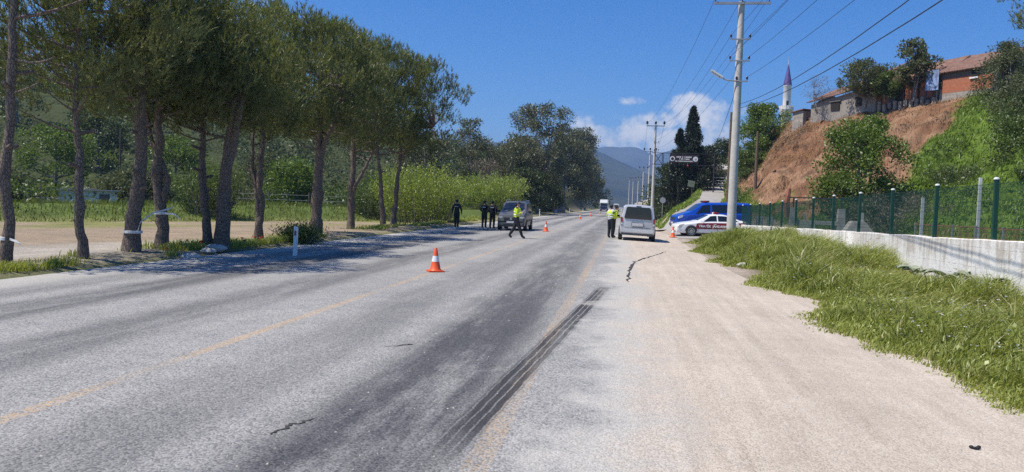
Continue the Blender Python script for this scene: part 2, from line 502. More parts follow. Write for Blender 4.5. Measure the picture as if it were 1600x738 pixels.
def ground_material():
    m, nt, out = new_mat('earth_and_turf')
    at = N(nt, 'ShaderNodeAttribute', attribute_name='col')
    geo = N(nt, 'ShaderNodeNewGeometry')
    P = geo.outputs['Position']
    n1 = noise(nt, P, 0.7, 6, 0.7); n2 = noise(nt, P, 9.0, 6, 0.75)
    c = mixc(nt, 1.0, at.outputs['Color'], ramp(nt, n1, [(0.3, (0.72, 0.72, 0.72)), (0.72, (1.25, 1.22, 1.18))]).outputs[0], 'MULTIPLY')
    c = mixc(nt, 1.0, c, ramp(nt, n2, [(0.28, (0.66, 0.66, 0.64)), (0.72, (1.28, 1.28, 1.28))]).outputs[0], 'MULTIPLY')
    b = N(nt, 'ShaderNodeBsdfPrincipled', inp={'Roughness': 0.95, 'Specular IOR Level': 0.15})
    nt.links.new(c, b.inputs['Base Color'])
    bn = N(nt, 'ShaderNodeBump', inp={'Strength': 0.7, 'Distance': 0.12})
    nt.links.new(mth(nt, 'ADD', n1, n2), bn.inputs['Height']); nt.links.new(bn.outputs[0], b.inputs['Normal'])
    nt.links.new(b.outputs[0], out.inputs[0])
    return m


def road_material():
    """worn chip-seal carriageway, ragged sandy margin on its right, faded orange lines, skid scar"""
    m, nt, out = new_mat('worn_chip_seal')
    geo = N(nt, 'ShaderNodeNewGeometry')
    P = geo.outputs['Position']
    sp = N(nt, 'ShaderNodeSeparateXYZ'); nt.links.new(P, sp.inputs[0])
    X, Y = sp.outputs['X'], sp.outputs['Y']
    st = N(nt, 'ShaderNodeMapping'); st.inputs['Scale'].default_value = (1.0, 0.10, 1.0); nt.links.new(P, st.inputs[0])
    grain = noise(nt, P, 58.0, 3, 0.7)
    vo = N(nt, 'ShaderNodeTexVoronoi', feature='F1', inp={'Scale': 62.0, 'Randomness': 1.0}); nt.links.new(P, vo.inputs['Vector'])
    chip = N(nt, 'ShaderNodeSeparateColor'); nt.links.new(vo.outputs['Color'], chip.inputs[0])
    n_big = noise(nt, P, 0.35, 5, 0.65)
    n_mid = noise(nt, P, 2.4, 6, 0.7)
    n_str = noise(nt, st.outputs[0], 1.6, 7, 0.72)
    # aggregate
    ch = mth(nt, 'MULTIPLY_ADD', chip.outputs[0], 0.62, mth(nt, 'MULTIPLY', grain, 0.5))
    asph = ramp(nt, ch, [(0.12, (0.125, 0.122, 0.122)), (0.45, (0.275, 0.270, 0.262)), (0.85, (0.43, 0.415, 0.395))]).outputs[0]
    asph = mixc(nt, 1.0, asph, ramp(nt, mth(nt, 'MULTIPLY_ADD', n_mid, 0.5, mth(nt, 'MULTIPLY', n_big, 0.5)), [(0.32, (0.76, 0.77, 0.79)), (0.68, (1.16, 1.15, 1.13))]).outputs[0], 'MULTIPLY')
    # polished, bitumen-rich wheel paths
    def band(cx, w, s):
        d = mth(nt, 'ABSOLUTE', mth(nt, 'ADD', X, mth(nt, 'MULTIPLY_ADD', n_big, -0.55, 0.27 - cx)))
        return mth(nt, 'MULTIPLY', mrange(nt, d, w * 0.30, w, 1.0, 0.0), s)
    dk = band(-1.72, 1.0, 1.0)
    near = mrange(nt, Y, 4.0, 34.0, 1.0, 0.55)
    dk = mth(nt, 'MULTIPLY', dk, near)
    for cx, w, s in ((-3.35, 0.75, 0.42), (-5.95, 0.8, 0.62), (-8.15, 0.8, 0.75), (-9.6, 0.6, 0.4)):
        dk = mth(nt, 'MAXIMUM', dk, band(cx, w, s))
    pat = mrange(nt, mth(nt, 'MULTIPLY_ADD', n_str, 0.75, mth(nt, 'MULTIPLY', n_mid, 0.25)), 0.34, 0.56, 0.15, 1.0)
    dk = mth(nt, 'MULTIPLY', dk, pat)
    dark = mixc(nt, 1.0, asph, (0.27, 0.278, 0.31), 'MULTIPLY')
    c = mixc(nt, dk, asph, dark)
    # transverse scuffs and stains
    sc = N(nt, 'ShaderNodeMapping'); sc.inputs['Scale'].default_value = (0.35, 2.2, 1.0); nt.links.new(P, sc.inputs[0])
    n_sc = noise(nt, sc.outputs[0], 1.3, 6, 0.75)
    c = mixc(nt, mrange(nt, n_sc, 0.60, 0.74, 0.0, 0.42), c, mixc(nt, 1.0, c, (0.62, 0.62, 0.66), 'MULTIPLY'))
    # faded orange paint
    def line(cx, w, lo, hi):
        d = mth(nt, 'ABSOLUTE', mth(nt, 'ADD', X, mth(nt, 'MULTIPLY_ADD', grain, 0.03, -cx - 0.015)))
        f = mrange(nt, d, w, w + 0.02, 1.0, 0.0)
        wear = mrange(nt, mth(nt, 'MULTIPLY_ADD', n_str, 0.45, mth(nt, 'MULTIPLY', chip.outputs[1], 0.55)), lo, hi, 0.0, 0.85)
        return mth(nt, 'MULTIPLY', f, wear)
    dash = mrange(nt, mth(nt, 'PINGPONG', mth(nt, 'ADD', Y, mth(nt, 'MULTIPLY', n_mid, 1.2)), 3.6), 0.25, 1.1, 0.30, 1.0)
    pc = mth(nt, 'MULTIPLY', mth(nt, 'MULTIPLY', line(-4.38, 0.062, 0.32, 0.70), dash), 0.72)
    pe = mth(nt, 'MULTIPLY', line(-0.87, 0.080, 0.36, 0.78), mrange(nt, n_big, 0.35, 0.65, 0.30, 0.8))
    paint = mth(nt, 'MAXIMUM', pc, pe)
    # the scar: dark rubber and scraped bitumen in parallel stripes
    d = mth(nt, 'SUBTRACT', mth(nt, 'ADD', X, 1.13), mth(nt, 'MULTIPLY', mth(nt, 'SUBTRACT', Y, 5.1), 0.0735))
    d = mth(nt, 'ADD', d, mth(nt, 'MULTIPLY_ADD', n_mid, 0.05, -0.025))
    edge = mrange(nt, mth(nt, 'ABSOLUTE', d), 0.105, 0.165, 1.0, 0.0)
    wob = mth(nt, 'MULTIPLY_ADD', n_big, 3.0, mth(nt, 'MULTIPLY', n_str, 2.5))
    strp = mrange(nt, mth(nt, 'COSINE', mth(nt, 'ADD', mth(nt, 'MULTIPLY', d, 2 * PI / 0.078), wob)), 0.62, 0.95, 1.0, 0.3)
    rng = mth(nt, 'MULTIPLY', mrange(nt, Y, 4.5, 5.8, 0.0, 1.0), mrange(nt, Y, 15.3, 16.6, 1.0, 0.0))
    scar = mth(nt, 'MULTIPLY', mth(nt, 'MULTIPLY', edge, strp), rng)
    scar = mth(nt, 'MULTIPLY', scar, mrange(nt, n_str, 0.30, 0.55, 0.45, 1.0))
    c = mixc(nt, paint, c, (0.56, 0.36, 0.17))
    c = mixc(nt, mth(nt, 'MULTIPLY', scar, 0.93), c, (0.034, 0.034, 0.038))
    # sandy margin
    g2 = noise(nt, P, 95.0, 3, 0.75)
    gm = mth(nt, 'MULTIPLY_ADD', chip.outputs[2], 0.34, mth(nt, 'MULTIPLY', g2, 0.66))
    grav = ramp(nt, gm, [(0.22, (0.31, 0.255, 0.205)), (0.46, (0.50, 0.43, 0.355)), (0.78, (0.64, 0.565, 0.48))]).outputs[0]
    trk = N(nt, 'ShaderNodeMapping'); trk.inputs['Scale'].default_value = (2.6, 0.12, 1.0); trk.inputs['Rotation'].default_value = (0, 0, 0.06); nt.links.new(P, trk.inputs[0])
    n_trk = noise(nt, trk.outputs[0], 2.0, 6, 0.7)
    grav = mixc(nt, 1.0, grav, ramp(nt, mth(nt, 'MULTIPLY_ADD', n_trk, 0.4, mth(nt, 'MULTIPLY_ADD', n_big, 0.35, mth(nt, 'MULTIPLY', n_mid, 0.25))), [(0.34, (0.74, 0.72, 0.70)), (0.64, (1.14, 1.14, 1.14))]).outputs[0], 'MULTIPLY')
    pale = ramp(nt, gm, [(0.22, (0.29, 0.275, 0.25)), (0.46, (0.44, 0.42, 0.383)), (0.8, (0.57, 0.545, 0.50))]).outputs[0]
    xe = mth(nt, 'ADD', X, mth(nt, 'MULTIPLY_ADD', n_mid, 1.1, mth(nt, 'MULTIPLY_ADD', n_big, 2.2, -1.65)))
    xe = mth(nt, 'ADD', xe, mth(nt, 'MULTIPLY_ADD', n_str, 1.0, -0.5))
    c = mixc(nt, mrange(nt, xe, -0.65, 0.0), c, pale)
    c = mixc(nt, mrange(nt, xe, -0.15, 0.75), c, grav)
    xl = mth(nt, 'ADD', X, mth(nt, 'MULTIPLY_ADD', n_mid, 1.0, mth(nt, 'MULTIPLY_ADD', n_big, 1.6, -1.3)))
    c = mixc(nt, mrange(nt, xl, -10.9, -9.5, 0.85, 0.0), c, pale)
    b = N(nt, 'ShaderNodeBsdfPrincipled', inp={'Roughness': 0.9, 'Specular IOR Level': 0.22})
    nt.links.new(c, b.inputs['Base Color'])
    bn = N(nt, 'ShaderNodeBump', inp={'Strength': 0.55, 'Distance': 0.012})
    hh = mth(nt, 'ADD', mth(nt, 'MULTIPLY', vo.outputs['Distance'], -0.9), mth(nt, 'MULTIPLY_ADD', grain, 0.6, mth(nt, 'MULTIPLY', n_mid, 2.0)))
    nt.links.new(hh, bn.inputs['Height']); nt.links.new(bn.outputs[0], b.inputs['Normal'])
    nt.links.new(b.outputs[0], out.inputs[0])
    return m


def wall_material():
    m, nt, out = new_mat('flaking_whitewash')
    tc = N(nt, 'ShaderNodeTexCoord'); P = tc.outputs['Object']
    sp = N(nt, 'ShaderNodeSeparateXYZ'); nt.links.new(P, sp.inputs[0])
    mp = N(nt, 'ShaderNodeMapping'); mp.inputs['Scale'].default_value = (1, 1, 0.13); nt.links.new(P, mp.inputs[0])
    strk = noise(nt, mp.outputs[0], 7.0, 7, 0.7)
    blot = noise(nt, P, 1.4, 7, 0.72)
    fine = noise(nt, P, 14.0, 5, 0.7)
    top = mrange(nt, sp.outputs['Z'], 0.1, 1.0, 0.0, 1.0)
    f = mth(nt, 'MULTIPLY_ADD', top, 0.16, mth(nt, 'MULTIPLY_ADD', strk, 0.62, mth(nt, 'MULTIPLY', blot, 0.38)))
    c = mixc(nt, mrange(nt, f, 0.57, 0.76, 0.0, 0.8), (0.82, 0.81, 0.79), (0.46, 0.40, 0.34))
    c = mixc(nt, mrange(nt, blot, 0.60, 0.72, 0.0, 0.5), c, (0.56, 0.44, 0.34))
    low = mrange(nt, sp.outputs['Z'], -0.5, 0.25, 0.5, 0.0)
    c = mixc(nt, mth(nt, 'MULTIPLY', low, mrange(nt, fine, 0.4, 0.6)), c, (0.45, 0.38, 0.30))
    # shutter-board joints cast into the concrete
    jz = mth(nt, 'PINGPONG', mth(nt, 'ADD', sp.outputs['Z'], mth(nt, 'MULTIPLY_ADD', blot, 0.06, 0.13)), 0.21)
    c = mixc(nt, mth(nt, 'MULTIPLY', mrange(nt, jz, 0.0, 0.012, 1.0, 0.0), mrange(nt, fine, 0.42, 0.58, 0.0, 0.65)), c, (0.25, 0.22, 0.2))
    b = N(nt, 'ShaderNodeBsdfPrincipled', inp={'Roughness': 0.9, 'Specular IOR Level': 0.2}); nt.links.new(c, b.inputs['Base Color'])
    bn = N(nt, 'ShaderNodeBump', inp={'Strength': 0.6, 'Distance': 0.02}); nt.links.new(mth(nt, 'ADD', fine, blot), bn.inputs['Height']); nt.links.new(bn.outputs[0], b.inputs['Normal'])
    nt.links.new(b.outputs[0], out.inputs[0])
    return m


M['ground'] = ground_material()
M['road'] = road_material()
M['white_wall'] = wall_material()


# ------------------------------------------------------------------ terrain
SR = np.array([(1.5, 50, 0.0), (3.2, 56, 0.35), (4.6, 62, 1.05), (7.3, 75, 2.0), (9.6, 88, 3.0), (11.0, 100, 4.2), (13.2, 115, 5.6), (17, 140, 7.2), (24, 190, 9.0)])


def sr_x(y): return np.interp(y, SR[:, 1], SR[:, 0])
def sr_z(y): return np.interp(y, SR[:, 1], SR[:, 2], left=0.0)


def verge_drop(x): return -0.03 * np.clip(np.asarray(x, float) - 0.3, 0, 2.6)


WALL_A = np.array([7.55, 50.4]); WALL_B = np.array([7.55, 9.0])   # wall line, far end to near end
_wd = (WALL_B - WALL_A) / np.linalg.norm(WALL_B - WALL_A)
_wn = np.array([-_wd[1], _wd[0]])
if _wn[0] > 0: _wn = -_wn                       # towards the road


def wall_side(x, y): return (x - WALL_A[0]) * _wn[0] + (y - WALL_A[1]) * _wn[1]    # >0 on the road side
def wall_along(x, y): return (x - WALL_A[0]) * _wd[0] + (y - WALL_A[1]) * _wd[1]


BK_A = np.array([-28.0, 35.0]); BK_D = np.array([10.0, 21.0]) / math.hypot(10, 21)


def bank_s(x, y): return -((x - BK_A[0]) * BK_D[1] - (y - BK_A[1]) * BK_D[0])       # >0 to the left, past the bank foot


def height(x, y):
    x = np.asarray(x, float); y = np.asarray(y, float)
    z = verge_drop(x)
    # left: low tree verge, flat field, berm, wooded hill
    z = z + 0.10 * sstep(-10.8, -11.6, x) * sstep(-15.5, -12.8, x) * (0.4 + 1.2 * fbm(x * 0.8, y * 0.8))
    s = bank_s(x, y)
    ex = sstep(-11.5, -15, x)
    z = z + ex * (0.85 * sstep(0, 4.0, s) - 0.75 * sstep(6, 12, s)) * (0.75 + 0.5 * fbm(x * 0.15 + 3, y * 0.15))
    z = z + ex * 25.0 * sstep(30, 140, s) * sstep(330, 160, y) * (0.8 + 0.4 * fbm(x * 0.02, y * 0.02))
    # right: grass strip, low mound at the pole, ditch at the wall
    g = sstep(3.0, 4.4, x) * sstep(54, 46, y) * sstep(2, 5, wall_side(x, y) + 4.9)
    ws = wall_side(x, y); al = wall_along(x, y)
    z = z + sstep(3.1, 4.6, x) * sstep(48, 43, y) * 0.16 * sstep(16, 30, y)
    z = z - 0.10 * sstep(12, 26, al) * sstep(3.0, 0.5, np.abs(ws)) * sstep(3.5, 6, x)
    # side road ramp
    zr = sr_z(y); xs = sr_x(y)
    xa = np.maximum(2.7, xs - 4.6); xb = np.maximum(4.2, xs - 1.5)
    tt = np.clip((x - xa) / (xb - xa), 0, 1); tt = tt * tt * (3 - 2 * tt)
    z = np.where(y > 50, z * (1 - tt) + (zr - 0.10) * tt, z)
    far = sstep(150, 260, y) * sstep(xs - 6, xs + 20, x)
    z = z + far * 6.0
    # far plain sinks a touch so the road sheet is never buried
    core = sstep(-11.4, -10.9, x) * sstep(2.9, 2.4, x)
    z = z - 0.05 * core
    return z


def ground_cols(x, y, z):
    x = np.asarray(x, float); y = np.asarray(y, float)
    n = fbm(x * 0.35, y * 0.35, 4); n2 = fbm(x * 0.09 + 9, y * 0.09, 4)
    col = np.zeros((x.size, 3)); x = x.ravel(); y = y.ravel(); n = n.ravel(); n2 = n2.ravel()
    def put(c, w):
        w = np.clip(w, 0, 1)[:, None]
        col[:] = col * (1 - w) + np.array(c)[None, :] * w
    put((0.13, 0.16, 0.055), np.ones_like(x))
    s = bank_s(x, y)
    L = sstep(-11.0, -11.6, x)
    put((0.36, 0.285, 0.21), L * sstep(3, -1.5, s + 3 * n - 1.5))                        # bare dirt
    put((0.46, 0.42, 0.38), L * sstep(-15.0, -18.0, s + (n - 0.5) * 4))                 # pale sandy lane behind the first trees
    put((0.25, 0.25, 0.095), L * sstep(0.46, 0.62, n2 + 0.25 * (n - 0.5)) * sstep(4, 0, s) * sstep(-9, -5, s))   # thin yellowed grass
    put((0.24, 0.25, 0.085), L * sstep(-3.0, -0.5, s + (n - 0.5) * 2) * sstep(3, 0, s))
    put((0.12, 0.165, 0.04), L * sstep(0, 1.5, s))
    put((0.06, 0.075, 0.028), L * sstep(12, 30, s))
    put((0.30, 0.26, 0.17), L * sstep(-13.4, -12.2, x + (n - 0.5) * 1.0) * 0.8)
    R = sstep(3.3, 3.9, x + (n - 0.5) * 1.5)
    put((0.42, 0.355, 0.30), sstep(2.6, 3.0, x) * sstep(48, 44, y))
    put((0.17, 0.15, 0.07), R)
    put((0.42, 0.36, 0.31), sstep(44, 49, y) * sstep(2.5, 3.0, x) * sstep(66, 58, y))
    put((0.20, 0.20, 0.10), R * sstep(0.55, 0.68, n))
    xs = sr_x(y)
    put((0.44, 0.37, 0.31), (y > 50) * sstep(3.6, 2.6, np.abs(x - xs) + (n - 0.5) * 1.2))
    return col


def grid_sheet(name, xs, ys, zf, mat, colf=None, smooth=True):
    gx, gy = np.meshgrid(xs, ys)
    gz = zf(gx, gy)
    V = np.stack([gx.ravel(), gy.ravel(), gz.ravel()], 1)
    nx, ny = len(xs), len(ys)
    i = np.arange(nx - 1)[None, :] + nx * np.arange(ny - 1)[:, None]
    F = np.stack([i, i + 1, i + nx + 1, i + nx], -1).reshape(-1, 4)
    col = colf(gx.ravel(), gy.ravel(), gz.ravel()) if colf else None
    return link(name, arr_mesh(name, V, F, mat, smooth=smooth, col=col))


def spaced(parts):
    a = []
    for lo, hi, st in parts: a.append(np.arange(lo, hi, st))
    a.append([parts[-1][1]])
    return np.concatenate(a)


gx = spaced([(-5200, -600, 400), (-600, -160, 40), (-160, -60, 5), (-60, -15, 1.0), (-15, 16, 0.5), (16, 60, 2), (60, 200, 20), (200, 600, 80), (600, 5200, 400)])
gy = spaced([(-60, 2, 4), (2, 60, 0.5), (60, 130, 1.0), (130, 320, 6), (320, 900, 50), (900, 6000, 300)])
tag(grid_sheet('ground', gx, gy, height, M['ground'], ground_cols), kind='structure')

rx = np.concatenate([[-11.0, -8, -4.4, -0.9], np.arange(0.3, 4.31, 0.5)])
tag(grid_sheet('road', rx, spaced([(-60, 60, 5), (60, 900, 20), (900, 5000, 400)]), lambda x, y: verge_drop(x) + 0.004, M['road']), kind='structure')

# side road climbing to the right, its apron meeting the main road
def side_road():
    ys = np.concatenate([np.arange(46.5, 66, 0.75), np.arange(66, 150, 1.5)])
    V = []; F = []
    nx = 13
    for y in ys:
        xc = float(sr_x(y)); w = 1.35 + 3.2 * float(sstep(63, 51, y))
        x0 = max(3.302, xc - w) if y < 58 else xc - w * (0.9 if y > 64 else 1.0)
        x1 = xc + w * (1.0 if y > 52 else 1.25)
        for k in range(nx):
            x = x0 + (x1 - x0) * k / (nx - 1)
            V.append((x, y, float(height(np.array([x]), np.array([y]))[0]) + 0.008 + 0.075 * math.sin(PI * k / (nx - 1)) * float(sstep(46.5, 52, y))))
    n = len(ys)
    for j in range(n - 1):
        for k in range(nx - 1):
            a = j * nx + k; F.append((a, a + 1, a + nx + 1, a + nx))
    m, nt, out = new_mat('worn_side_road')
    geo = N(nt, 'ShaderNodeNewGeometry'); P = geo.outputs['Position']
    n1 = noise(nt, P, 1.2, 7, 0.7); n2 = noise(nt, P, 30.0, 4, 0.7)
    c = ramp(nt, mth(nt, 'MULTIPLY_ADD', n1, 0.6, mth(nt, 'MULTIPLY', n2, 0.4)), [(0.3, (0.26, 0.24, 0.225)), (0.55, (0.37, 0.345, 0.32)), (0.75, (0.46, 0.42, 0.375))]).outputs[0]
    b = N(nt, 'ShaderNodeBsdfPrincipled', inp={'Roughness': 0.92, 'Specular IOR Level': 0.2}); nt.links.new(c, b.inputs['Base Color'])
    nt.links.new(b.outputs[0], out.inputs[0])
    tag(link('side_road', arr_mesh('side_road', np.array(V), np.array(F), m, smooth=True)), kind='structure')


side_road()

# the steep bank on the right, with the plateau the houses stand on
HB = [((15, 125, 5.8), (20.5, 120, 12.8)), ((12.8, 100, 4.1), (18.2, 98, 12.2)), ((11.3, 86, 2.8), (18.0, 87, 11.7)), ((11.0, 74, 1.6), (21.3, 81.7, 11.9)),
      ((12.3, 57, 0.2), (25.3, 76.2, 12.0)), ((14.8, 43, -0.1), (30.2, 67.7, 12.3)), ((20, 31, -0.2), (38, 54, 12.8)), ((32, 20, -0.3), (52, 38, 13.0)), ((46, 5, -0.3), (68, 20, 13))]


def hill_pt(u, v):
    """u along the bank 0..1, v up the face 0..1 (beyond 1: plateau)"""
    t = np.clip(np.asarray(u, float), 0, 1) * (len(HB) - 1)
    f = np.array([a for a, b in HB], float); c = np.array([b for a, b in HB], float)
    k = np.arange(len(HB))
    ft = np.stack([np.interp(t, k, f[:, i]) for i in range(3)], -1)
    ct = np.stack([np.interp(t, k, c[:, i]) for i in range(3)], -1)
    v = np.asarray(v, float)
    vc = np.minimum(v, 1.0)[..., None]
    g = np.power(np.clip(vc, 0, 1), 0.92)
    p = ft + (ct - ft) * np.concatenate([vc, vc, g], -1)
    d = ct - ft; d[..., 2] = 0; d = d / np.linalg.norm(d, axis=-1, keepdims=True)
    over = np.maximum(v - 1.0, 0)[..., None]
    p = p + d * over * 60.0
    p[..., 2] += over[..., 0] * 2.0
    nz = fbm(p[..., 0] * 0.22 + 11, p[..., 1] * 0.22, 5) - 0.5
    n2 = fbm(p[..., 0] * 0.9, p[..., 1] * 0.9 + 5 + p[..., 2] * 0.5, 4) - 0.5
    amp = np.sin(np.clip(v, 0, 1) * PI)
    al_ = p[..., 0] * 0.55 - p[..., 1] * 0.84
    gul = np.abs(fbm(al_ * 0.30 + 2, p[..., 2] * 0.10 + 40, 4) - 0.5) * 2
    g2 = np.abs(fbm(al_ * 0.9 + 31, p[..., 2] * 0.35 + 60, 3) - 0.5) * 2
    p[..., 2] += amp * (nz * 2.6 + n2 * 1.5 - 1.3 * np.exp(-(gul / 0.16) ** 2) - 0.45 * np.exp(-(g2 / 0.2) ** 2))
    return p


def hill_brown(p, v):
    a = p[..., 0] / p[..., 1]
    n = fbm(p[..., 0] * 0.4, p[..., 1] * 0.4 + p[..., 2] * 0.3, 4) - 0.5
    thr = np.where(a < 0.32, -0.5, 0.05 + (a - 0.32) * 10.5)
    b = sstep(-0.05, 0.10, v + n * 0.35 - thr) * sstep(0.43, 0.395, a + n * 0.05)
    b = b * sstep(0.05, 0.2, v + n * 0.25)
    return b


def hillside():
    us = np.linspace(0, 1, 260); vs = np.concatenate([np.linspace(-0.06, 1, 90), [1.05, 1.2, 1.5, 2.2]])
    U, Vv = np.meshgrid(us, vs)
    p = hill_pt(U, Vv)
    p[0, :, 2] -= 1.0
    br = hill_brown(p, Vv)
    n = fbm(p[..., 0] * 0.5, p[..., 1] * 0.5 + p[..., 2] * 0.5, 5)
    n3 = fbm(p[..., 0] * 1.3 + 4, p[..., 1] * 1.3 + p[..., 2] * 1.6, 4)
    g = np.array((0.12, 0.19, 0.03)); e1 = np.array((0.225, 0.118, 0.068)); e2 = np.array((0.34, 0.205, 0.13)); e3 = np.array((0.105, 0.066, 0.042))
    w = sstep(0.4, 0.65, n)[..., None]; w3 = sstep(0.55, 0.7, n3)[..., None]
    e = e1 * (1 - w) + e2 * w; e = e * (1 - 0.7 * w3) + e3 * 0.7 * w3
    col = g * (1 - br[..., None]) + e * br[..., None]
    nx, ny = len(us), len(vs)
    i = np.arange(nx - 1)[None, :] + nx * np.arange(ny - 1)[:, None]
    F = np.stack([i, i + nx, i + nx + 1, i + 1], -1).reshape(-1, 4)
    o = link('hillside', arr_mesh('hillside', p.reshape(-1, 3), F, M['ground'], smooth=True, col=col.reshape(-1, 3)))
    tag(o, kind='structure')


hillside()


# far ridges (seen through the haze) and the low wooded rise before them
def ridge(name, Y, prof, depth, seed, ca, cb):
    xs = np.linspace(prof[0][0], prof[-1][0], 160)
    top = np.interp(xs, [p[0] for p in prof], [p[1] for p in prof])
    vs = np.linspace(0, 1, 26)
    X, Vv = np.meshgrid(xs, vs)
    T = np.interp(X, xs, top)
    T = T * (0.93 + 0.14 * fbm(X * 0.006 + seed, X * 0 + seed, 4))
    Z = T * Vv ** 1.25 * (1 + 0.0 * X) + T * 0.22 * (fbm(X * 0.008 + seed, Vv * 5 + seed, 5) - 0.5) * np.sin(Vv * PI)
    Yy = Y - depth * (1 - Vv) + depth * 0.25 * (fbm(X * 0.006 + 3 + seed, Vv * 3, 4) - 0.5) * (1 - Vv)
    Z = np.where(Vv < 0.01, -2, Z)
    p = np.stack([X, Yy, Z], -1)
    n = fbm(X * 0.012 + seed, Vv * 9, 5)
    col = np.array(ca) * (1 - sstep(0.4, 0.6, n)[..., None]) + np.array(cb) * sstep(0.4, 0.6, n)[..., None]
    nx, ny = len(xs), len(vs)
    i = np.arange(nx - 1)[None, :] + nx * np.arange(ny - 1)[:, None]
    F = np.stack([i, i + 1, i + nx + 1, i + nx], -1).reshape(-1, 4)
    tag(link(name, arr_mesh(name, p.reshape(-1, 3), F, M['ground'], smooth=True, col=col.reshape(-1, 3))), kind='structure')


ridge('mountain', 4600, [(-3800, 260), (-900, 300), (-200, 340), (70, 352), (160, 318), (250, 345), (330, 368), (700, 330), (1500, 250), (3600, 180)], 1500, 3.0, (0.016, 0.02, 0.014), (0.045, 0.045, 0.032))
ridge('hills', 2500, [(-2600, 170), (-700, 205), (-300, 200), (-85, 178), (0, 140), (90, 98), (200, 72), (500, 70), (1200, 100), (2500, 120)], 1100, 8.0, (0.010, 0.016, 0.009), (0.035, 0.04, 0.022))


# ------------------------------------------------------------------ vegetation
def unit(v): return v / np.maximum(np.linalg.norm(v, axis=-1, keepdims=True), 1e-9)


def leaf_tris(rg, P, D, ln, wd, spread=0.0):
    """one narrow triangle per point P along direction D"""
    n = len(P)
    D = unit(D + rg.normal(0, 1, (n, 3)) * spread)
    R = unit(np.cross(D, rg.normal(0, 1, (n, 3))))
    ln = np.broadcast_to(ln, (n,))[:, None]; wd = np.broadcast_to(wd, (n,))[:, None]
    a = P - R * wd * 0.5; b = P + R * wd * 0.5; c = P + D * ln
    V = np.stack([a, b, c], 1).reshape(-1, 3)
    F = np.arange(3 * n).reshape(-1, 3)
    return V, F


def leaf_diamonds(rg, P, D, ln, wd):
    """one diamond leaf (quad) per point"""
    n = len(P)
    D = unit(D); R = unit(np.cross(D, rg.normal(0, 1, (n, 3))))
    ln = np.broadcast_to(ln, (n,))[:, None]; wd = np.broadcast_to(wd, (n,))[:, None]
    V = np.stack([P, P + D * ln * 0.45 + R * wd * 0.5, P + D * ln, P + D * ln * 0.45 - R * wd * 0.5], 1).reshape(-1, 3)
    F = np.arange(4 * n).reshape(-1, 4)
    return V, F


def curve(p0, p1, bend, n=5):
    p0, p1 = np.array(p0, float), np.array(p1, float)
    m = (p0 + p1) / 2 + np.array(bend, float)
    t = np.linspace(0, 1, n)[:, None]
    return (1 - t) ** 2 * p0 + 2 * t * (1 - t) * m + t ** 2 * p1


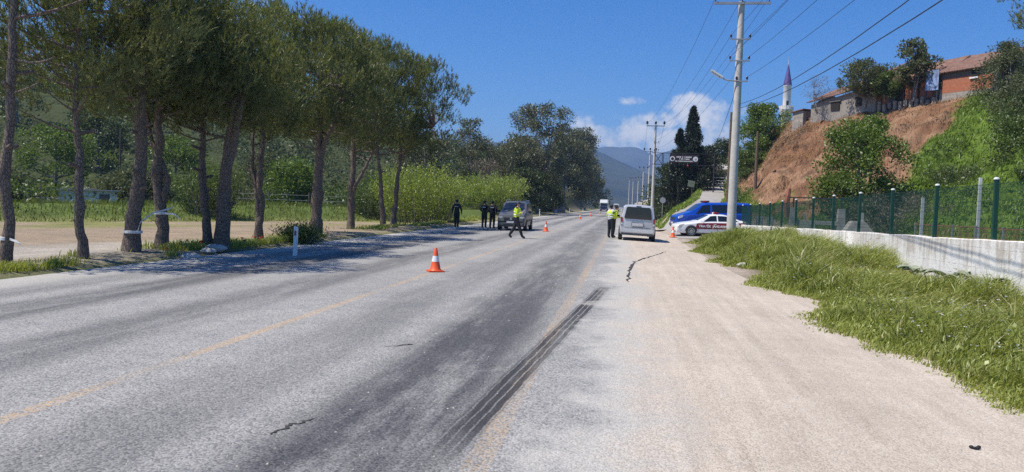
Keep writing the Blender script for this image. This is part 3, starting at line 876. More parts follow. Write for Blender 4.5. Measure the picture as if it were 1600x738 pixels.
def pine(label, x, y, H, R, cb, stems, rad, seed, n_clump=150, needles=(22, 11), name='pine_tree', crown_off=(0, 0), stubs=4, dense=1.0, mat='pine', z=None, extra=None, group=None):
    """umbrella-ish roadside pine. stems: list of (list of (dx,dy,h)) paths from the base"""
    rg = np.random.RandomState(seed)
    if z is None: z = float(height(np.array([x]), np.array([y]))[0]) - 0.05
    root = empty(name, (x, y, z), 0, label, 'tree', group)
    tb = MB()
    axes = []
    for si, path in enumerate(stems):
        pts = np.array([(0, 0, 0)] + [tuple(p) for p in path], float) if path[0][2] > 0.3 else np.array(path, float)
        # finer, slightly crooked
        t0 = np.linspace(0, 1, len(pts)); t1 = np.linspace(0, 1, 11)
        q = np.stack([np.interp(t1, t0, pts[:, i]) for i in range(3)], 1)
        q[1:-1, :2] += rg.normal(0, 0.035, (9, 2))
        r0 = rad * (1.0 if si == 0 else 0.72)
        rr = r0 * (1.0 - 0.80 * t1 ** 1.15); rr[0] *= 1.22
        if si > 0 and path[0][2] > 1.0: rr[0] = r0 * 0.9
        t2 = np.linspace(0, 1, 31); q2 = np.stack([np.interp(t2, t1, q[:, i]) for i in range(3)], 1); q2[1:-1, :2] += rg.normal(0, 0.012, (29, 2))
        rr = np.interp(t2, t1, rr) * (1 + rg.normal(0, 0.055, 31)); rr[rg.randint(4, 18, 3)] *= 1.16; q = q2
        tb.tube(q, list(rr), 10)
        axes.append(q)
    for k in range(stubs):                                   # pruned limb stubs
        q = axes[k % len(axes)]
        h = rg.uniform(0.9, cb + 0.3)
        j = np.argmin(abs(q[:, 2] - h)); a = rg.uniform(0, 2 * PI)
        l = rg.uniform(0.16, 0.42)
        d = np.array([math.cos(a), math.sin(a), 0.25])
        tb.tube([q[j], q[j] + d * l * 0.6, q[j] + d * l], [0.055, 0.045, 0.04], 6)
    # clump centres in a lumpy dome
    cen = []
    tries = 0
    ox, oy = crown_off
    if name == 'pine_tree' and x < 0: ox -= 0.75; R *= 0.93
    while len(cen) < n_clump and tries < n_clump * 40:
        tries += 1
        t = rg.beta(1.15, 1.25); a = rg.uniform(0, 2 * PI)
        env = R * ((0.58 + 0.42 * t / 0.35) if t < 0.35 else math.sqrt(max(0, 1 - ((t - 0.35) / 0.68) ** 2)))
        lump = 0.72 + 0.5 * float(vnoise(a * 1.3 + seed, t * 4 + seed))
        rr = env * lump * math.sqrt(rg.uniform(0.10, 1.0))
        p = np.array([ox * (0.4 + t) + rr * math.cos(a), oy * (0.4 + t) + rr * math.sin(a), cb + (H - cb) * t * (0.92 + 0.12 * lump)])
        if len(cen) > 25 and min(np.sum((np.array(cen) - p) ** 2 * np.array([1, 1, 1.3]), 1)) < 0.16: continue
        cen.append(p)
    cen = np.array(cen)
    # limbs to a share of the clumps
    for c in cen[::4]:
        q = axes[rg.randint(len(axes))]
        hz = min(max(cb * 0.8, c[2] - 0.25 * np.hypot(c[0], c[1]) - 0.3), q[-1, 2])
        j = np.argmin(abs(q[:, 2] - hz)); b = q[j]
        L = np.linalg.norm(c - b)
        if L < 0.3: continue
        tb.tube(curve(b, c, (0, 0, -0.12 * L), 4), [0.020 + 0.009 * L, 0.014 + 0.005 * L, 0.010, 0.005], 5, cap=False)
    for e in (extra or []):                                  # bare side limbs
        tb.tube(curve(*e[:3], 6), list(np.linspace(e[3], 0.012, 6)), 6)
    tb.build('trunk', M['bark'], root, smooth=60)
    nt, nn = needles
    nt = int(nt * dense * 1.35)
    near = math.hypot(x, y) < 26
    nn = 13 if near else nn - 1
    ls = 0.72 if near else 1.0
    cc = np.repeat(cen, nt, 0)
    m = len(cc)
    off = rg.normal(0, 1, (m, 3)); off = unit(off) * (rg.uniform(0.05, 1, (m, 1)) ** 0.45) * np.array([0.52, 0.52, 0.44])
    tp = cc + off
    cdir = tp - np.array([0, 0, cb + (H - cb) * 0.30])
    td = unit(unit(cdir) * 0.45 + np.array([0, 0, 0.95]) + off * 0.8 + rg.normal(0, 0.30, (m, 3)))
    tuft_tone = np.clip(rg.uniform(0, 1, m) * 0.5 + (off[:, 2] + 0.38) * 0.75 + np.repeat(rg.uniform(-0.2, 0.2, len(cen)), nt), 0, 1)  # tufts lighter towards the top of each clump, plus random variation
    P = np.repeat(tp, nn, 0) + np.repeat(td, nn, 0) * rg.uniform(-0.10, 0.10, (m * nn, 1))
    V, F = leaf_tris(rg, P, np.repeat(td, nn, 0), rg.uniform(0.14, 0.27, m * nn) * ls, rg.uniform(0.020, 0.036, m * nn) * (0.68 if near else 1.0), 0.42)
    tone = np.repeat(np.repeat(tuft_tone, nn), 3)
    link('crown', arr_mesh('crown', V, F, M[mat], tone), root)
    return root


def broad_tree(label, x, y, H, R, cb, seed, mat='euc', rad=0.25, n_clump=60, leaves=260, lsize=0.22, lw=0.4, crad=1.0, name='tree', cat='tree', z=None, flat=0.8, base_w=0.5, group=None, stems=1, droop=0.0, shape='dome', bark='bark_grey', gap=0.0):
    rg = np.random.RandomState(seed)
    leaves = int(leaves * 0.72); lsize *= 1.15
    if z is None: z = float(height(np.array([x]), np.array([y]))[0]) - 0.05
    root = empty(name, (x, y, z), 0, label, cat, group)
    cen = []
    for k in range(n_clump * 30):
        if len(cen) >= n_clump: break
        t = rg.uniform(0, 1) ** 0.9; a = rg.uniform(0, 2 * PI)
        if shape == 'dome': env = R * (base_w + (1 - base_w) * t / 0.4 if t < 0.4 else math.sqrt(max(0, 1 - ((t - 0.4) / 0.64) ** 2)))
        else: env = R * (1 - t) ** 0.9 * (0.55 + 0.45 * min(1, t / 0.12)) + 0.03
        lump = 0.62 + 0.7 * float(vnoise(a * 1.1 + seed * 3.1, t * 3.5 + seed))
        rr = env * lump * math.sqrt(rg.uniform(0.06, 1.0))
        p = np.array([rr * math.cos(a), rr * math.sin(a), cb + (H - cb) * t])
        if gap and vnoise(p[0] * 0.5 + seed * 7, p[2] * 0.5 + p[1] * 0.3) < gap: continue
        cen.append(p)
    cen = np.array(cen)
    tb = MB()
    for s in range(stems):
        a = rg.uniform(0, 2 * PI); sp = 0.0 if stems == 1 else R * 0.35
        top = np.array([sp * math.cos(a), sp * math.sin(a), cb + (H - cb) * (0.8 if stems == 1 else 0.6)])
        b0 = np.array([0.12 * sp * math.cos(a), 0.12 * sp * math.sin(a), 0])
        q = curve(b0, top, (rg.normal(0, 0.2), rg.normal(0, 0.2), 0), 8)
        tb.tube(q, list(np.linspace(rad * 1.1, rad * 0.22, 8)), 8)
        for c in cen[s::max(2, stems + 1)]:
            hz = min(max(cb * 0.7, c[2] - 0.5 * np.hypot(c[0], c[1])), q[-1, 2])
            b = q[np.argmin(abs(q[:, 2] - hz))]
            L = np.linalg.norm(c - b)
            tb.tube(curve(b, c, (0, 0, -0.1 * L), 4), [rad * 0.10 + 0.014 * L, 0.01 + 0.01 * L, 0.016, 0.008], 5, cap=False)
    tb.build('trunk', M[bark], root, smooth=60)
    m = len(cen) * leaves
    cc = np.repeat(cen, leaves, 0)
    cs = rg.uniform(0.65, 1.25, len(cen)) * crad
    if shape == 'cone': cs = cs * (1.12 - 0.85 * (cen[:, 2] - cb) / (H - cb))
    cr = np.repeat(cs, leaves)[:, None]
    o = unit(rg.normal(0, 1, (m, 3))) * rg.uniform(0.02, 1, (m, 1)) ** 0.5 * cr * np.array([1, 1, flat])
    P = cc + o
    D = unit(o) * 0.6 + rg.normal(0, 0.6, (m, 3)) + np.array([0, 0, 0.25 - droop])
    V, F = leaf_diamonds(rg, P, D, rg.uniform(0.6, 1.3, m) * lsize, rg.uniform(0.6, 1.3, m) * lsize * lw)
    tone = np.repeat(np.clip(0.25 + 0.35 * (o[:, 2] / crad) + rg.uniform(-0.3, 0.45, m), 0, 1), 4)  # leaves lighter higher up in each clump, plus random variation
    link('crown', arr_mesh('crown', V, F, M[mat], tone), root)
    return root


def shoot_bush(label, x, y, H, W, D, seed, n=420, mat='willow', z=None, name='bush', cat='bush', leaf=0.13, per=46):
    """thicket of upright leafy shoots (osier-like)"""
    rg = np.random.RandomState(seed)
    per = int(per * 0.75); leaf *= 1.12
    if z is None: z = float(height(np.array([x]), np.array([y]))[0]) - 0.05
    root = empty(name, (x, y, z), 0, label, cat)
    a = rg.uniform(0, 2 * PI, n); r = np.sqrt(rg.uniform(0, 1, n))
    bx = r * np.cos(a) * W * 0.42; by = r * np.sin(a) * D * 0.42
    hh = H * (0.55 + 0.47 * np.sqrt(np.clip(1 - r ** 2 * 0.85, 0, 1))) * rg.uniform(0.72, 1.05, n) * (0.8 + 0.4 * vnoise(bx * 0.8 + seed, by * 0.8))
    tip = np.stack([bx * 1.22 + rg.normal(0, 0.22, n), by * 1.22 + rg.normal(0, 0.22, n), hh], 1)
    base = np.stack([bx * 0.75, by * 0.75, np.zeros(n)], 1)
    tb = MB()
    for i in range(0, n, 5):
        tb.tube(curve(base[i], tip[i], (0, 0, 0.1), 4), [0.03, 0.022, 0.014, 0.006], 4, cap=False)
    tb.build('stem', M['bark_grey'], root)
    t = rg.uniform(0.04, 1, (n, per)) ** 0.8
    P = base[:, None, :] * (1 - t[..., None]) + tip[:, None, :] * t[..., None] + rg.normal(0, 1, (n, per, 3)) * (0.20 - 0.13 * t[..., None])
    Dv = np.array([0, 0, 0.75]) + rg.normal(0, 0.6, (n, per, 3))
    P = P.reshape(-1, 3); P[:, 2] = np.abs(P[:, 2]) + 0.03
    V, F = leaf_diamonds(rg, P, Dv.reshape(-1, 3), rg.uniform(0.6, 1.4, n * per) * leaf, rg.uniform(0.6, 1.3, n * per) * leaf * 0.42)
    tone = np.repeat(np.clip(t.ravel() * 0.6 + rg.uniform(-0.15, 0.4, n * per), 0, 1), 4)  # leaves lighter towards the shoot tips, plus random variation
    link('leaves', arr_mesh('leaves', V, F, M[mat], tone), root)
    return root


# --- the roadside row of pines on the left (near to far)
PG = 'pines along the left roadside'
pine('tall thin half-bare pine at the left frame edge, white tape round its trunk', -12.35, 13.9, 10.2, 2.6, 5.2, [[(0.10, 0, 3), (0.18, 0.05, 6), (0.12, 0.1, 9.5)]], 0.115, 11, n_clump=30, stubs=7, group=PG, crown_off=(-1.6, -0.4),
     extra=[((0.17, 0, 5.0), (2.3, 0.4, 5.9), (0, 0, -0.3), 0.04), ((0.16, 0, 5.6), (-1.6, 0.2, 5.2), (0, 0, 0.2), 0.035), ((0.17, 0, 4.2), (1.5, -0.5, 4.15), (0, 0, -0.2), 0.03), ((0.15, 0, 6.3), (1.7, 0.6, 7.2), (0, 0, -0.2), 0.03), ((0.12, 0, 3.5), (0.9, -0.2, 3.7), (0, 0, -0.05), 0.025)])
pine('slender pine second in the roadside row, thin bare trunk and pale drooping crown', -11.9, 15.6, 8.6, 2.9, 3.45, [[(-0.10, 0, 1.5), (-0.24, 0, 3.4), (-0.30, 0.1, 7.6)]], 0.115, 12, n_clump=115, stubs=4, mat='pine_young', group=PG)
pine('thick pine with white tape low on its trunk and sawn limb stubs', -12.4, 18.0, 9.0, 3.0, 3.7, [[(0.15, 0, 2.0), (0.28, 0, 4), (0.35, 0.1, 7.8)]], 0.205, 13, n_clump=150, stubs=8, group=PG)
pine('fork-stemmed pine with loose tape strung from its trunk, just right of the thickest trunk', -12.45, 19.4, 8.2, 2.9, 3.7, [[(-0.10, 0, 2.0), (-0.16, 0, 4), (-0.2, 0.2, 7.0)], [(-0.03, 0.1, 1.0), (0.12, 0.1, 1.9), (-0.55, 0.15, 3.3), (-0.9, 0.2, 6.5)]], 0.17, 14, n_clump=135, stubs=5, group=PG)
pine('left stem of the close pine pair, darker trunk leaning left', -11.85, 20.75, 7.0, 2.5, 3.6, [[(-0.10, 0, 1.2), (-0.22, 0, 2.6), (-0.35, 0.1, 4.5), (-0.4, 0.1, 6)]], 0.135, 15, n_clump=95, stubs=5, group=PG)
pine('right stem of the close pine pair, knobbly pale trunk leaning right', -11.45, 20.75, 7.2, 2.7, 3.7, [[(0.10, 0, 1.6), (0.18, 0, 3.0), (0.42, 0.1, 4.8), (0.6, 0.1, 6.2)], [(0.16, 0, 2.6), (0.5, 0, 3.8), (0.75, 0.1, 6.0)]], 0.215, 16, n_clump=110, stubs=8, group=PG)
pine('slim twin-stemmed pine forking low, left of the round verge bush', -12.4, 25.0, 7.7, 2.9, 3.8, [[(-0.03, 0, 1.5), (0.0, 0, 4), (0.1, 0.1, 6.5)], [(-0.03, 0, 1.15), (-0.32, 0, 2.4), (-0.35, 0.1, 4.6), (-0.4, 0.1, 6)]], 0.14, 17, n_clump=125, stubs=4, group=PG)
pine('big straight dark pine at the middle of the row, behind the white marker post', -12.7, 30.6, 9.2, 3.6, 4.2, [[(0.05, 0, 2.5), (0.08, 0, 5), (0.1, 0.1, 8.0)], [(0.06, 0, 3.2), (0.8, 0, 4.9), (1.2, 0, 6.5)]], 0.235, 18, n_clump=190, stubs=4, group=PG)
pine('pine with one long limb rising to the right, third from the far end', -13.8, 37.8, 10.1, 4.0, 4.5, [[(0.0, 0, 2.5), (0.1, 0, 5), (0.1, 0.1, 9)], [(0.05, 0, 1.9), (0.9, 0, 3.6), (1.7, 0.2, 5.6)]], 0.20, 19, n_clump=195, stubs=3, group=PG)
pine('pine leaning left at the far end of the row, trunk crossing its neighbour', -14.0, 43.8, 10.7, 4.2, 4.8, [[(-0.15, 0, 2.0), (-0.45, 0, 4.4), (-0.6, 0.1, 9)]], 0.17, 20, n_clump=180, stubs=2, group=PG)
pine('last pine of the roadside row, trunk leaning right, crown reaching over the shrubs', -14.1, 46.2, 10.3, 4.6, 4.6, [[(0.15, 0, 2.5), (0.35, 0, 5), (0.7, 0.1, 9)], [(0.3, 0, 4.2), (1.3, 0, 5.4), (2.4, 0, 6.2)]], 0.17, 21, n_clump=200, stubs=2, group=PG, crown_off=(0.9, 0))

# --- shrubs and trees beyond the row
shoot_bush('large bright yellow-green thicket behind the walking officers', -14.6, 54.5, 4.35, 7.4, 6.5, 31, n=640)
shoot_bush('lower bright yellow-green thicket beyond the dark grey van', -13.9, 80.0, 4.1, 8.2, 7.0, 32, n=520, leaf=0.17, per=42)
shoot_bush('fresh green shrub between the pines, beside the straight dark pine', -19.2, 57.0, 3.0, 4.2, 3.5, 33, n=220, mat='broad')
shoot_bush('rounded green bush at the field edge behind the close pine pair', -25.5, 44.5, 3.3, 4.4, 3.6, 34, n=260, mat='broad')
shoot_bush('small green shrub behind the pine with the long limb', -21.0, 66.0, 3.2, 5.0, 4.0, 35, n=200, mat='broad', leaf=0.16)
shoot_bush('low dark round bush on the verge beside the white marker post', -11.15, 25.6, 0.72, 1.5, 1.2, 36, n=170, mat='broad', leaf=0.07, per=40)

broad_tree('tall loose-crowned grey-green tree, the highest beyond the thickets', -13.9, 124, 17.6, 5.6, 4.6, 41, 'euc_light', 0.42, 90, 250, 0.36, 0.36, 1.35, stems=2, gap=0.22)
broad_tree('lower part-leafed grey tree just left of the highest tree', -17.2, 118, 11.5, 4.2, 2.2, 42, 'euc', 0.3, 55, 230, 0.36, 0.36, 1.2, gap=0.15)
broad_tree('dark spreading tree beside the road, in front of the lorry', -13.6, 176, 15.2, 6.2, 2.0, 43, 'euc', 0.4, 80, 230, 0.5, 0.4, 1.7, base_w=0.8)
broad_tree('wide dark tree overhanging the road where the lorry approaches', -14.9, 236, 18.5, 8.2, 2.2, 44, 'euc', 0.45, 85, 230, 0.66, 0.4, 2.2, base_w=0.85)
broad_tree('dense dark tree behind the highest grey-green tree', -19.5, 150, 13.0, 6.0, 1.5, 45, 'euc', 0.35, 70, 280, 0.48, 0.4, 1.6, base_w=0.85)
broad_tree('thin feathery tree beside the last pine', -20.0, 98, 12.0, 2.6, 4.0, 46, 'euc_light', 0.24, 34, 200, 0.3, 0.34, 1.0, gap=0.3)
broad_tree('dark rounded tree behind the far thicket', -18.2, 104, 10.2, 3.9, 2.4, 47, 'euc', 0.28, 46, 280, 0.32, 0.36, 1.15, base_w=0.7)
broad_tree('brownish half-bare shrub above the bright thickets', -16.6, 92, 6.4, 3.0, 1.0, 48, 'dead', 0.12, 40, 230, 0.22, 0.25, 0.8, stems=3)
broad_tree('dark low tree under the highest tree, by the road edge', -14.4, 112, 6.4, 3.6, 0.6, 49, 'broad_dark', 0.2, 44, 260, 0.32, 0.4, 1.1, base_w=0.9)
broad_tree('dark hedge-like tree along the left verge near the stone hut', -15.2, 140, 6.8, 4.0, 0.6, 50, 'broad_dark', 0.2, 46, 240, 0.4, 0.4, 1.3, base_w=0.9)
broad_tree('dense dark tree left of the thin feathery tree', -27.5, 104, 10.6, 4.4, 1.2, 51, 'euc', 0.28, 54, 270, 0.34, 0.4, 1.3, base_w=0.85)

for k, (x, y, H, Rr, mt, lab) in enumerate(((-61.5, 76, 6.0, 4.2, 'bush', 'bright green bushy tree left of the white hut'), (-66, 89, 8.5, 4.0, 'broad_dark', 'dark tree right behind the white hut'), (-50.5, 81, 6.6, 3.4, 'bush', 'bright green tree seen between the thick and the twin-stemmed pines'),
        (-54, 58, 2.6, 3.2, 'olive', 'low grey-green bush at the far left field edge'), (-43, 63, 2.8, 3.0, 'olive', 'low grey-green bush right of the white hut'), (-34.5, 76, 5.0, 3.0, 'bush', 'light green tree seen right of the slim twin-stemmed pine'),
        (-88, 101, 10.5, 4.6, 'broad_dark', 'tall dark tree high at the far left beyond the field'), (-44, 90, 6.0, 3.6, 'olive', 'grey-green tree behind the close pine pair'))):
    broad_tree(lab, x, y, H, Rr, 0.4, 301 + k, mt, 0.2, 46, 190, 0.30, 0.45, 1.1, base_w=0.9)
broad_tree('dark roadside tree beside the approaching lorry', -14.5, 300, 15.5, 6.5, 1.5, 321, 'euc', 0.4, 55, 150, 0.8, 0.4, 2.2, base_w=0.9)
broad_tree('farthest dark roadside tree on the left of the road', -14.0, 390, 14.0, 7.0, 1.0, 322, 'euc', 0.4, 50, 140, 0.9, 0.4, 2.4, base_w=0.9)

# --- right-hand trees
broad_tree('tall dark cypress behind the entrance sign', 8.4, 101, 11.6, 3.6, 0.2, 61, 'cypress', 0.2, 210, 150, 0.30, 0.30, 0.62, name='cypress_tree', shape='cone', flat=1.35, z=3.0)
broad_tree('shorter dark cypress on the left of the tall one', 6.8, 100, 9.2, 3.0, 0.2, 62, 'cypress', 0.16, 130, 140, 0.30, 0.30, 0.55, name='cypress_tree', shape='cone', flat=1.35, z=2.3)
broad_tree('bushy dark evergreen under the cypresses, left of them', 6.0, 103, 5.2, 2.5, 0.2, 63, 'broad_dark', 0.16, 50, 240, 0.26, 0.35, 0.8, z=2.0, base_w=0.9)
broad_tree('dark evergreen right of the tall cypress, above the side road', 10.8, 108, 6.4, 2.3, 0.4, 64, 'cypress', 0.16, 55, 220, 0.28, 0.35, 0.8, z=3.6, base_w=0.9)
broad_tree('leafy green tree at the left end of the bank below the minaret', 15.7, 92.0, 8.0, 3.5, 0.0, 65, 'bush', 0.24, 125, 300, 0.24, 0.45, 0.95, z=5.6, base_w=1.0)
broad_tree('small leafy tree on the bank foot behind the wooden pole', 13.6, 89.0, 4.8, 1.9, 0.6, 66, 'broad', 0.13, 34, 260, 0.22, 0.42, 0.7, z=3.5, base_w=0.8)
broad_tree('rounded dark tree on the skyline above the side road', 16.6, 131, 6.4, 3.0, 1.0, 67, 'broad_dark', 0.2, 50, 280, 0.3, 0.4, 0.95, z=6.6)
broad_tree('second dark skyline tree nearer the tall cypress', 13.6, 134, 5.6, 2.6, 0.8, 68, 'broad_dark', 0.18, 40, 260, 0.3, 0.4, 0.9, z=6.2)
broad_tree('pale green shrub in front of the dark skyline trees', 12.4, 112, 3.2, 1.7, 0.2, 69, 'broad', 0.08, 22, 220, 0.22, 0.4, 0.6, z=5.0, stems=3, cat='bush', name='bush')

def on_hill(u, v):
    p = hill_pt(np.array(u), np.array(v)); return float(p[0]), float(p[1]), float(p[2])

x_, y_, z_ = 14.5, 50.0, 1.4
broad_tree('round green bush standing alone at the foot of the brown bank', x_, y_, 6.3, 2.5, 0.3, 71, 'bush', 0.14, 120, 260, 0.17, 0.5, 0.72, z=z_ - 0.2, base_w=0.75, stems=4, cat='bush', name='bush')
x_, y_, z_ = 15.3, 47.5, 0.9
broad_tree('grey leafless brushwood under the lone green bush', x_, y_, 2.1, 3.2, 0.0, 72, 'dead', 0.05, 60, 220, 0.22, 0.10, 0.6, z=z_ - 0.2, base_w=0.95, stems=5, cat='bush', name='brushwood')
x_, y_, z_ = 29.9, 65.6, 12.0
broad_tree('grey-green bush hiding the right end of the brick house', x_, y_, 3.9, 2.3, 0.0, 73, 'olive', 0.12, 60, 300, 0.17, 0.4, 0.75, z=z_ - 0.6, base_w=0.9, stems=3, cat='bush', name='bush')
x_, y_, z_ = 25.0, 52.5, 5.6
broad_tree('dark green bush low on the grassy slope at the right frame edge', x_, y_, 3.4, 2.6, 0.0, 74, 'broad', 0.1, 60, 300, 0.17, 0.4, 0.7, z=z_ - 0.4, base_w=0.95, stems=3, cat='bush', name='bush')
x_, y_, z_ = 28.0, 58.5, 8.6
broad_tree('olive-green bush higher up the slope at the right frame edge', x_, y_, 3.8, 2.4, 0.0, 75, 'olive', 0.1, 55, 280, 0.17, 0.4, 0.7, z=z_ - 0.5, base_w=0.95, stems=3, cat='bush', name='bush')
x_, y_, z_ = on_hill(0.63, 0.30)
shoot_bush('low weedy growth on the green slope right of the lone bush', x_, y_, 1.3, 4.5, 3.0, 76, n=160, mat='broad', z=z_ - 0.3, leaf=0.1)
x_, y_, z_ = on_hill(0.68, 0.40)
shoot_bush('dark patch of nettles in the middle of the green slope', x_, y_, 1.1, 4.0, 3.0, 77, n=160, mat='broad_dark', z=z_ - 0.3, leaf=0.1)
# overhanging pine beyond the right frame edge
pine('dark pine crown reaching into the upper right corner above the houses', 23.2, 46.0, 11.5, 3.9, 6.4, [[(0, 0, 4), (0.1, 0, 10)]], 0.2, 78, n_clump=120, stubs=0, z=6.0)

# --- garden trees in front of and behind the hilltop houses
def crest(s, d=0.0):
    """point s metres along the house row from its far left end, d metres in front of it (towards the road)"""
    return 18.3 + 0.546 * s - 0.837 * d, 85.2 - 0.837 * s - 0.546 * d

x_, y_ = crest(2.9, 0.8)
broad_tree('bare young tree in front of the low end of the houses', x_, y_, 3.7, 1.5, 1.2, 81, 'dead', 0.07, 34, 60, 0.16, 0.16, 0.5, z=11.8, stems=2)
x_, y_ = crest(8.6, 0.9)
broad_tree('broad leafy tree hiding the middle of the hilltop houses', x_, y_, 4.3, 2.6, 1.3, 82, 'olive', 0.12, 60, 240, 0.20, 0.45, 0.62, z=11.8, stems=2, base_w=0.7)
x_, y_ = crest(13.6, 0.7)
broad_tree('open-crowned fig tree rising above the hilltop roofs', x_, y_, 5.2, 1.8, 1.6, 83, 'olive', 0.10, 40, 120, 0.26, 0.5, 0.5, z=12.0, stems=2, gap=0.3)
x_, y_ = crest(11.0, 1.0)
broad_tree('small dense shrub between the two hilltop trees', x_, y_, 2.6, 1.3, 0.6, 84, 'broad', 0.06, 26, 200, 0.18, 0.45, 0.5, z=12.2, stems=2, cat='bush', name='bush')

# --- far-off woods that read as one mass
def wood_mass(name, label, spots, seed, leaf, per, mats):
    rg = np.random.RandomState(seed)
    Vs = []; Fs = []; Rn = []; b = 0; Mi = []
    for (x, y, z, r, h, mi) in spots:
        k = per
        ncl = 9
        cc = np.stack([rg.normal(0, r * 0.5, ncl), rg.normal(0, r * 0.5, ncl), rg.uniform(0.25, 0.95, ncl) * h], 1)
        m = ncl * k
        o = unit(rg.normal(0, 1, (m, 3))) * rg.uniform(0.05, 1, (m, 1)) ** 0.5 * np.array([r * 0.55, r * 0.55, h * 0.28])
        P = np.repeat(cc, k, 0) + o
        P[:, 2] = np.abs(P[:, 2]); P += np.array([x, y, z])
        D = unit(o) + rg.normal(0, 0.6, (m, 3)) + np.array([0, 0, 0.3])
        V, F = leaf_diamonds(rg, P, D, rg.uniform(0.6, 1.4, m) * leaf * (0.6 + y / 160), rg.uniform(0.6, 1.3, m) * leaf * 0.5 * (0.6 + y / 160))
        Vs.append(V); Fs.append(F + b); b += len(V)
        Rn.append(np.repeat(np.clip(0.3 + 0.5 * o[:, 2] / h + rg.uniform(-0.3, 0.4, m), 0, 1), 4)); Mi.append(np.full(len(F), mi))  # lighter towards the top of each clump, plus random variation
    me = arr_mesh(name, np.concatenate(Vs), np.concatenate(Fs), None, np.concatenate(Rn))
    for mm in mats: me.materials.append(M[mm])
    me.polygons.foreach_set('material_index', np.concatenate(Mi).astype(np.int32))
    tag(link(name, me), label, 'woodland', kind='stuff')


rg = np.random.RandomState(5)
sp = []
for k in range(760):
    s = 24 + 150 * rg.uniform(0, 1) ** 1.2; al = rg.uniform(-80, 210)
    x = BK_A[0] + BK_D[0] * al - BK_D[1] * s; y = BK_A[1] + BK_D[1] * al + BK_D[0] * s
    a = x / max(y, 1)
    if y < 25 or a < -1.6 or a > -0.12 or x > -20 or y > 300: continue
    n_ = float(vnoise(x * 0.05, y * 0.05))
    r = rg.uniform(2.2, 5.0); h = r * rg.uniform(1.0, 1.9) if s > 45 else rg.uniform(1.2, 3.2)
    sp.append((x, y, float(height(np.array([x]), np.array([y]))[0]) - 0.3, r, h, int(rg.choice(4, p=[0.34, 0.26, 0.28, 0.12]) if n_ > 0.35 else rg.choice([0, 2]))))
wood_mass('hillside_wood', 'mixed scrub and trees covering the hill behind the field', sp, 91, 0.38, 38, ['broad_dark', 'broad', 'olive', 'cypress'])
sp = []
for k in range(230):                                  # along both sides of the far road and over the plain
    y = rg.uniform(120, 900) ** 1.0; side = rg.rand()
    x = rg.uniform(8, 34) + y * 0.03 if side < 0.5 else -rg.uniform(15, 70) - y * 0.05
    if side < 0.5 and y < 150: x -= 2
    r = rg.uniform(2.2, 4.5)
    sp.append((x, y, float(height(np.array([x]), np.array([y]))[0]) - 0.3, r, r * rg.uniform(1.1, 2.0), int(rg.choice([0, 0, 1, 2]))))
for k in range(60):                                   # wooded strip between main and side road
    y = rg.uniform(104, 170); x = rg.uniform(4.6, 9.5) + (y - 100) * 0.03
    r = rg.uniform(1.2, 2.4)
    sp.append((x, y, float(height(np.array([x]), np.array([y]))[0]) - 0.2, r, r * rg.uniform(1.2, 2.2), int(rg.choice([0, 0, 3, 1]))))
wood_mass('roadside_wood', 'distant trees lining the far road on the valley floor', sp, 92, 0.34, 20, ['broad_dark', 'broad', 'olive', 'cypress'])


# --- grasses
def blades(rg, P, h, w, lean, tone, bend=0.35):
    """two-segment blades: 5 vertices, a quad as two triangles + tip"""
    n = len(P)
    a = rg.uniform(0, 2 * PI, n); R = np.stack([np.cos(a), np.sin(a), np.zeros(n)], 1)
    L = lean + rg.normal(0, 0.28, (n, 3)) * np.array([1, 1, 0])
    h = h[:, None]; w = w[:, None]
    mid = P + (L * 0.35 + np.array([0, 0, 0.62])) * h
    tip = P + (L * (0.8 + bend) + np.array([0, 0, 0.98 - 0.25 * bend])) * h
    V = np.stack([P - R * w, P + R * w, mid + R * w * 0.8, mid - R * w * 0.8, tip], 1).reshape(-1, 3)
    i = (np.arange(n) * 5)[:, None]
    F = np.concatenate([i + np.array([0, 1, 2]), i + np.array([0, 2, 3]), i + np.array([3, 2, 4])], 0)
    return V, F, np.repeat(tone, 5)


